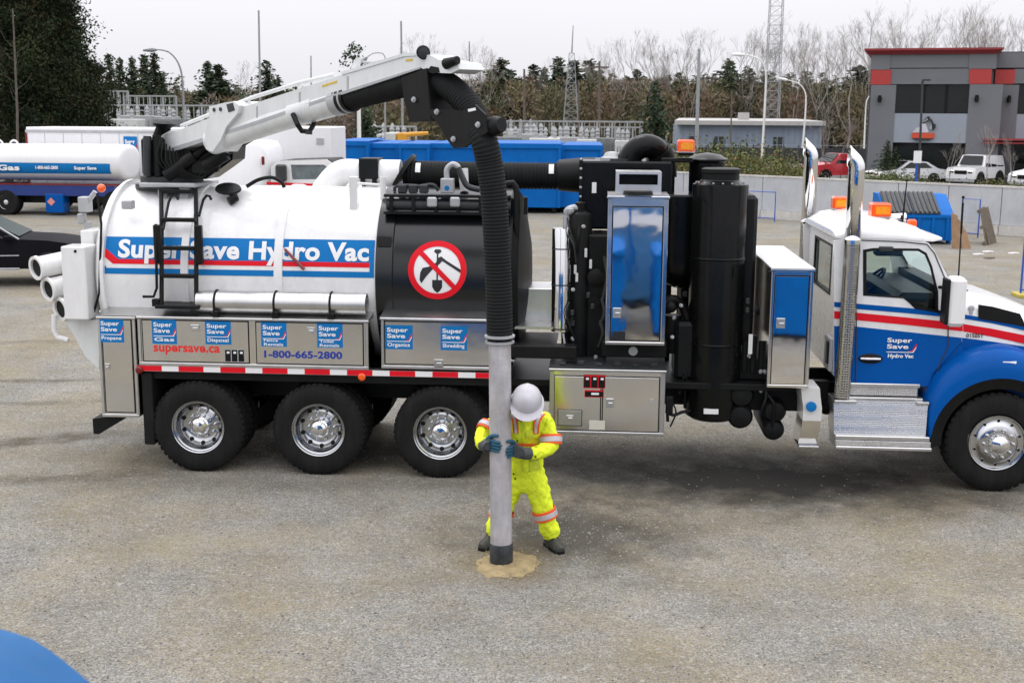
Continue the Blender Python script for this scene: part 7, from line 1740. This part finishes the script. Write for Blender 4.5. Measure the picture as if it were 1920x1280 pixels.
def conifer_mesh(seed, h=10.0, R=1.9, n_whorl=56, irregular=1.0):
    rs = np.random.RandomState(seed); C = []; 
    for i in range(n_whorl):
        f = i / n_whorl; z = h * (.06 + .93 * f); rr = R * (1 - f) ** .62 * (1 + irregular * (rs.rand() - .5))
        nb = max(4, int(11 * (1 - f) + 4))
        for b in range(nb):
            a = rs.rand() * 6.28; L_ = rr * (.45 + .7 * rs.rand()); k = max(3, int(L_ * 7))
            t = (np.arange(k) + .5) / k; x = np.cos(a) * L_ * t; y = np.sin(a) * L_ * t; zz = z - .28 * L_ * t ** 1.4 + .06 * rs.normal(size=k)
            C.append(np.stack([x, y, zz], 1) + rs.normal(size=(k, 3)) * .09)
    c = np.concatenate(C); v, f = leaf_quads(rs, c, .17, .2); return np_mesh('crown', v, f, rs.choice(3, len(f), p=[.55, .35, .10]), NEEDLE)
def broad_mesh(seed, h, R, n_cl, per, size, z0=.15, mats=NEEDLE, p=(.6, .28, .12), ragged=.5):
    rs = np.random.RandomState(seed); C = []; M = []
    for i in range(n_cl):
        f = rs.rand() ** .8; z = h * (z0 + (1 - z0) * f); prof = R * (math.sin(PI * min(1, .22 + .74 * f)) ** .7)
        a = rs.rand() * 6.28; r = prof * (rs.rand() ** .45) * (1 + ragged * (rs.rand() - .5)); c0 = np.array([r * math.cos(a), r * math.sin(a), z]); s_ = .35 + .45 * rs.rand()
        C.append(c0 + rs.normal(size=(per, 3)) * np.array([s_, s_, s_ * .6]) * .75); M.append(np.full(per, rs.choice(len(mats), p=p)))
    c = np.concatenate(C); v, f = leaf_quads(rs, c, size); return np_mesh('crown', v, f, np.concatenate(M), mats)
def bare_mesh(seed, h=12.0, spread=.5, depth=7):
    rs = random.Random(seed); mb = MB()
    def br(p, d, L_, r, lev):
        q = p + d * L_; mid = p.lerp(q, .5) + Vector((rs.uniform(-1, 1), rs.uniform(-1, 1), 0)) * L_ * .06
        mb.tube([p, mid, q], [r, r * .82, r * .62], 5 if lev < 2 else 3, cap=False)
        if lev >= depth: return
        n = rs.choice((2, 3, 3)) if lev < 4 else rs.choice((2, 3, 3))
        for i in range(n):
            nd = (d + Vector((rs.uniform(-1, 1), rs.uniform(-1, 1), rs.uniform(-.05, .9))) * spread).normalized()
            st = p.lerp(q, rs.uniform(.45, 1.0)) if i else q
            br(st, nd, L_ * rs.uniform(.55, .82), max(.0055, r * (.66 if i == 0 else .5)), lev + 1)
    br(Vector((0, 0, 0)), Vector((0, 0, 1)), h * .32, h * .0085, 0)
    return mb
def plant(name, label, cat, group, loc, crown, trunk, sc=1.0, rz=0.0, sxy=None):
    o = bpy.data.objects.new(name, None); COL.objects.link(o); o.location = loc; o.rotation_euler = (0, 0, rz); o.scale = ((sxy or sc), (sxy or sc), sc); tag(o, label, cat, group)
    for nm, me in (('crown', crown), ('trunk', trunk)):
        if me is None: continue
        q = bpy.data.objects.new(nm, me); COL.objects.link(q); q.parent = o
    return o
def mesh_of(mb, name, m): o = mb.build(name, m); me = o.data; bpy.data.objects.remove(o); return me
CON = [conifer_mesh(s) for s in (1, 2, 3)]; CONT = mesh_of(trunk_mb(9.8, .16), 'trunk', BARKD)
conif = [(204, 99, 30, 110, 'dark conifer nearest the big dark trees on the left'), (224, 106, 26, 118, 'dark conifer second from the big dark trees'), (246, 104, 30, 112, 'dark conifer in the middle of the left clump'), (270, 100, 34, 115, 'dark conifer fourth in the left clump'), (288, 97, 34, 112, 'tallest dark conifer under the grey street lamp'), (302, 138, 30, 110, 'short dark conifer at the right end of the left clump'),
 (388, 114, 34, 120, 'pointed dark conifer left of its broader neighbour behind the boom'), (408, 119, 44, 118, 'broad dark conifer behind the boom knee'), (425, 150, 36, 118, 'short conifer right of the broad one behind the boom'), (500, 112, 34, 125, 'dark conifer just right of the tall grey mast'), (522, 145, 30, 128, 'small conifer right of the mast'),
 (938, 106, 40, 112, 'olive conifer right of the hanging hose elbow'), (956, 128, 34, 120, 'low conifer between the hose and the wooden pole'), (1001, 118, 32, 125, 'dark conifer right of the wooden pole'), (1021, 126, 28, 125, 'short dark conifer left of the pylon'), (1046, 105, 34, 122, 'tall dark conifer touching the pylon on its left'), (1077, 110, 36, 124, 'dark conifer directly behind the pylon'), (1108, 108, 42, 122, 'dark conifer right of the pylon'),
 (1195, 128, 26, 130, 'far conifer between bare trees'), (1276, 150, 40, 115, 'green conifer left of the grey pole'), (1366, 108, 30, 130, 'far conifer above the warehouse roof'), (1405, 128, 30, 130, 'small conifer behind the tall street lamp'), (1612, 120, 44, 118, 'green conifer touching the office wall')]
for i, (px, pt_, wpx, Y, lb) in enumerate(conif):
    if 900 < px < 1640: Y += 30; pt_ += 1; wpx *= 1.3
    elif px < 560: Y += 22
    t = atY(px, pt_, Y); h_ = t.z; wm = wpx * (Y + 13) / F_PX
    plant('conifer_tree', lb, 'tree', 'conifers beyond the yard', (t.x, Y, 0), CON[i % 3], CONT, h_ / 10, i * 1.3, max(1.3, wm / 1.15))
for px, pt_, wpx, Y, sd, lb in ((686, 196, 78, 74, 21, 'dense dark green evergreen behind the blue containers by the pale pole'), (1230, 148, 84, 78, 22, 'large dark evergreen standing before the woodland above the elbow duct')):
    t = atY(px, pt_, Y); h_ = t.z; R_ = wpx * (Y + 13) / F_PX / 2; plant('evergreen_tree', lb, 'tree', None, (t.x, Y, 0), conifer_mesh(sd, h_, R_ * 1.15, 46, .6), mesh_of(trunk_mb(h_ * .9, .18), 'trunk', BARKD))
# tree-shaped top of a far mast behind the boom
t = atY(665, 86, 105); o = empty('mast_tree', 'small dark bushy tree top on a bare stem just above the boom', 'tree', loc=(t.x, 105, 0)); 
cr = broad_mesh(31, 2.6, .8, 16, 22, .16, 0.0); q = bpy.data.objects.new('crown', cr); COL.objects.link(q); q.parent = o; q.location = (0, 0, t.z - 2.6); mb = MB(); mb.cyl((0, 0, 0), (0, 0, t.z - .8), .12, .06, 6); q = mb.build('trunk', BARKD); q.parent = o
# big dark trees on the left
for px, Y, h_, R_, n_cl, sd, lb in ((10, 47, 17, 2.3, 330, 41, 'tall dark evergreen at the left picture edge above the tanker'), (78, 50, 15, 2.0, 300, 42, 'tall dark evergreen with ragged right edge against the sky'), (126, 53, 11.5, 1.25, 110, 43, 'dark leafy tree with sky showing through its thin top'), (128, 55, 8.2, 1.7, 190, 44, 'lower dark bushy tree in front of the conifers on the left'), (50, 58, 19, 2.6, 230, 45, 'tallest dark tree behind the two left evergreens'), (165, 60, 7.0, 1.15, 110, 46, 'dark rounded tree at the right foot of the big left trees'), (-70, 50, 16, 2.6, 260, 47, 'dark evergreen partly outside the left picture edge')):
    p = atY(px, 230, Y); plant('evergreen_tree', lb, 'tree', 'big dark trees on the left', (p.x, Y, 0), broad_mesh(sd, h_, R_, n_cl, 170, .085, .05, LEFTM), mesh_of(trunk_mb(h_ * .9, .22), 'trunk', BARKD))
BARKP = mat('bark_pale', (0.10, 0.085, 0.07), .9, var=.3)
p = atY(24, 230, 43); mb = MB(); mb.tube([(p.x, 43, 0), (p.x + .25, 43, 4), (p.x + .35, 43, 8.6)], [.07, .06, .03], 8); o = empty('bare_pole_tree', 'thin pale bare trunk in front of the big dark left trees', 'tree', loc=(p.x, 43, 0)); attach(mb.build('trunk', BARKP), o)
mb = MB()
for k in range(10): a = k * 2.4; z = 4 + .32 * k; q = Vector((p.x + .28, 43, z)); mb.tube([q, q + Vector((math.cos(a) * .5, math.sin(a) * .5, .35)), q + Vector((math.cos(a) * .8, math.sin(a) * .8, .8))], [.012, .008, .005], 3, cap=False)
attach(mb.build('branches', BARKP), o)
# bare deciduous trees
BM = [mesh_of(bare_mesh(s, 12, .58 + .08 * (s % 2)), 'branches', BARK) for s in (1, 2, 3, 4)]
bare = [(455, 118, 132), (785, 72, 150), (815, 95, 150), (868, 95, 135), (895, 88, 140), (915, 100, 135), (1030, 112, 150), (1125, 95, 140), (1172, 78, 138), (1216, 66, 135), (1245, 72, 138), (1262, 100, 140), (1290, 62, 132), (1306, 64, 135), (1403, 55, 138), (1438, 52, 136), (1496, 45, 130), (1512, 62, 136), (1540, 55, 132), (1560, 80, 136), (1600, 62, 128), (1625, 75, 135), (1668, 20, 118), (1700, 38, 125), (1724, 48, 128), (1772, 30, 120), (1796, 14, 118), (1818, 28, 124), (1862, 36, 122), (1890, 42, 120), (1912, 40, 118), (1645, 70, 132)]
spots = ['behind the boom', 'above the boom lamp', 'above the boom head', 'right of the boom head', 'over the pylon', 'over the elbow duct', 'behind the grey pole', 'behind the tall street lamp', 'beside the lattice mast', 'left of the office', 'over the office roof', 'right of the office cornice']
for i, (px, pt_, Y) in enumerate(bare):
    t = atY(px, pt_, Y); reg = spots[min(11, 0 if px < 600 else 1 if px < 800 else 2 if px < 880 else 3 if px < 1000 else 4 if px < 1150 else 5 if px < 1270 else 6 if px < 1350 else 7 if px < 1445 else 8 if px < 1550 else 9 if px < 1655 else 10 if px < 1810 else 11)]
    plant('bare_tree', 'leafless grey tree ' + reg, 'tree', 'bare trees on the skyline ' + reg, (t.x, Y, 0), BM[i % 4], None, t.z / 11.2, i * 2.1)
# bare woodland behind everything: one far-off mass
def woodland():
    rs = np.random.RandomState(12); V = []; F = []; M = []; off = 0
    for i in range(620):
        px = rs.uniform(150, 1660); Y = rs.uniform(130, 176); base = np.interp(px, [150, 330, 440, 760, 900, 1000, 1640], [152, 172, 168, 172, 142, 144, 150]); top = base + abs(rs.normal()) * 16 - 4 + (Y < 145) * rs.uniform(0, 35)
        t = atY(px, top, Y); h_ = max(3.5, t.z); w_ = rs.uniform(1.0, 2.4); n = 190
        f = rs.rand(n) ** .7; prof = w_ * np.sqrt(np.clip(1 - (np.clip(f - .45, 0, 1) / .56) ** 2, 0, 1)); a = rs.rand(n) * 6.28; r = prof * np.sqrt(rs.rand(n)); z = h_ * f * .96
        c = np.stack([t.x + r * np.cos(a), Y + r * np.sin(a), z], 1); d = np.stack([np.cos(a) * .5 + rs.normal(size=n) * .55, np.sin(a) * .5 + rs.normal(size=n) * .5, .75 + rs.normal(size=n) * .35], 1); d /= np.linalg.norm(d, axis=1)[:, None]
        L_ = (.35 + .65 * rs.rand(n))[:, None]; e = c + d * L_; s_ = rs.normal(size=(n, 3)); s_ /= np.linalg.norm(s_, axis=1)[:, None]; wd2 = (.06 + .13 * rs.rand(n))[:, None]
        V.append(np.stack([c - s_ * wd2, c + s_ * wd2, e], 1).reshape(-1, 3)); F.append(np.arange(3 * n).reshape(n, 3) + off); off += 3 * n
        M.append(np.where(rs.rand(n) < .88, rs.choice(5, p=[.30, .26, .16, .12, .16]), rs.choice(5, n)))
    for i in range(95):
        px = rs.uniform(900, 1650) if i < 75 else rs.uniform(200, 620); Y = rs.uniform(136, 174); base = 146 if px > 700 else 165; top = base + rs.normal() * 12 - 6
        t = atY(px, top, Y); h_ = max(4, t.z); w_ = rs.uniform(1.1, 2.2); n = 240
        f = rs.rand(n) ** .8; prof = w_ * (1 - f) ** .7; a = rs.rand(n) * 6.28; r = prof * np.sqrt(rs.rand(n)) * (1 + .3 * rs.normal(size=n)); z = h_ * (.15 + .85 * f)
        c = np.stack([t.x + r * np.cos(a), Y + r * np.sin(a), z], 1); d = np.stack([np.cos(a), np.sin(a), rs.normal(size=n) * .3 - .15], 1); d /= np.linalg.norm(d, axis=1)[:, None]
        e = c + d * (.3 + .5 * rs.rand(n))[:, None]; s_ = rs.normal(size=(n, 3)); s_ /= np.linalg.norm(s_, axis=1)[:, None]; wd2 = (.10 + .16 * rs.rand(n))[:, None]
        V.append(np.stack([c - s_ * wd2, c + s_ * wd2, e], 1).reshape(-1, 3)); F.append(np.arange(3 * n).reshape(n, 3) + off); off += 3 * n
        M.append(np.where(rs.rand(n) < .8, 5 + (i % 3), 3))
    me = np_mesh('bare_woodland', np.concatenate(V), np.concatenate(F), np.concatenate(M), BRUSHM + FARG); o = bpy.data.objects.new('bare_woodland', me); COL.objects.link(o); tag(o, 'far brown and olive leafless woodland behind the substation', 'woodland', kind='stuff')
woodland()
# wooded rise behind the woodland
mb = MB(); rs = random.Random(3); N_ = 60; vs = []
for i in range(N_ + 1):
    x = -140 + 300 * i / N_; vs += [(x, 178, 0), (x, 186, 6.0 + 1.6 * math.sin(i * .7) + rs.random())]
mb.add(vs, [(2 * i, 2 * i + 2, 2 * i + 3, 2 * i + 1) for i in range(N_)]); vs2 = [(v[0], 260, 0) for v in vs[::2]]; o2 = [vs[2 * i + 1] for i in range(N_ + 1)]
mb.add(o2 + vs2, [(i, i + 1, N_ + 2 + i, N_ + 1 + i) for i in range(N_)]); tag(mb.build('hill', mat('wooded_rise', (0.13, 0.105, 0.068), .95, var=.5, vs=.35, bump=.8, bs=2, bdist=.6), recalc=False), kind='structure')
# shrubs and young trees beyond the wall
SHM = [broad_mesh(60 + i, 1.0, .75, 34, 60, .055, .05, SHRUB, pr_, .4) for i, pr_ in enumerate(((.5, .3, .1, .1), (.25, .15, .45, .15), (.3, .6, .0, .1), (.2, .1, .2, .5)))]
shr = [(1300, 318, 1.3, 56, 0), (1322, 322, 1.1, 54, 3), (1352, 312, 1.2, 57, 1), (1378, 318, 1.3, 55, 0), (1398, 308, 1.4, 57, 1), (1418, 322, 1.0, 52, 1), (1442, 318, 1.2, 55, 0), (1462, 322, 1.1, 53, 3), (1486, 326, 1.0, 52, 0), (1280, 312, 1.4, 57, 3), (1655, 340, 1.0, 50, 0), (1672, 338, 1.1, 49, 2), (1690, 340, 1.0, 49, 0), (1710, 342, 1.0, 48, 2), (1728, 342, .9, 48, 0), (1745, 346, .8, 47, 1), (1838, 350, .9, 46, 1), (1856, 350, .9, 47, 3), (1875, 352, .8, 46, 0), (1893, 354, .8, 46, 0), (1640, 330, 1.0, 52, 2), (1900, 352, .9, 46, 1)]
for i, (px, py, s_, Y, k) in enumerate(shr):
    p = atY(px, py, Y); area = 'beyond the wall by the black vessels' if px < 1440 else 'left of the exhaust stacks' if px < 1500 else 'in front of the white car' if px < 1750 else 'by the white vehicles at right'
    plant('shrub', 'low ' + ('olive', 'rusty', 'dark green', 'yellowish')[k] + ' shrub ' + area, 'shrub', 'shrubs beyond the wall ' + area + ' ' + ('olive', 'rust', 'green', 'yellow')[k], (p.x, Y, 0), SHM[k], None, s_ * (1.25 if px < 1600 else .85), i * 1.1, s_ * 1.2)
t = atY(1340, 258, 60); plant('young_pine', 'small dark young pine above the rear black vessel', 'tree', None, (t.x, 60, 0), CON[1], CONT, t.z / 10, 0, .30)
for px, Y in ((1665, 62), (1680, 62.5)):
    t = atY(px, 275 if px > 1670 else 262, Y); plant('columnar_cedar', 'dark narrow cedar at the foot of the office ' + ('left pillar' if px < 1670 else 'window beside the left pillar'), 'tree', None, (t.x, Y, 0), CON[2], CONT, t.z / 10, px, .45)
YB = [mesh_of(bare_mesh(70 + i, 6, .5, 5), 'branches', BARK) for i in range(2)]
for i, (px, pt_, Y, lb) in enumerate(((1548, 190, 66, 'young leafless street tree behind the red pickup'), (1583, 205, 68, 'young leafless tree between the two exhaust stacks'), (1788, 236, 56, 'young leafless tree in front of the office windows'), (1858, 222, 54, 'young leafless tree by the red canopy'), (1903, 250, 56, 'young leafless tree at the right picture edge'))):
    t = atY(px, pt_, Y); plant('young_tree', lb, 'tree', 'young street trees', (t.x, Y, 0), YB[i % 2], None, t.z / 5.6, i)
FD = mat('dark_fence_sheet', (0.03, 0.032, 0.034), .7, var=.3); Y = 92; xa, z1 = U(1300, 276, Y); xb_ = U(1640, 276, Y)[0]
o = empty('dark_fence', 'dark sheeted fence below the warehouse', 'fence', loc=(xa, Y, 0)); n_ = 12
for k in range(n_):
    x0 = xa + (xb_ - xa) * k / n_; x1 = xa + (xb_ - xa) * (k + 1) / n_; mb = MB(); mb.box(x0 + .06, x1 - .06, Y, Y + .05, .1, z1); mb.build('fence_sheet', FD, o); mb = MB(); mb.cyl((x0, Y, 0), (x0, Y, z1 + .25), .05, seg=6); mb.build('fence_post', POLED, o)
mb = MB(); mb.cyl((xa, Y, z1 + .22), (xb_, Y, z1 + .22), .02, seg=4); mb.build('top_wire', POLEG, o)

# labels of look-alikes: told apart by their place among their own kind
ORD = ['leftmost', 'second from the left', 'third from the left', 'fourth from the left', 'fifth from the left', 'sixth from the left', 'seventh from the left', 'eighth from the left']
same = {}
for o in list(SC.objects):
    if o.parent is None and o.type == 'EMPTY' and o.get('category') in ('tree', 'shrub') and o.get('label'): same.setdefault(o['label'], []).append(o)
for lb, os_ in same.items():
    if len(os_) > 1:
        os_.sort(key=lambda o: (o.location - EYE).dot(RT) / (o.location - EYE).dot(fwd))
        for k, o in enumerate(os_): o['label'] = ('rightmost' if k == len(os_) - 1 else ORD[k]) + ' of the ' + lb.replace('tree ', 'trees ', 1).replace('shrub ', 'shrubs ', 1)
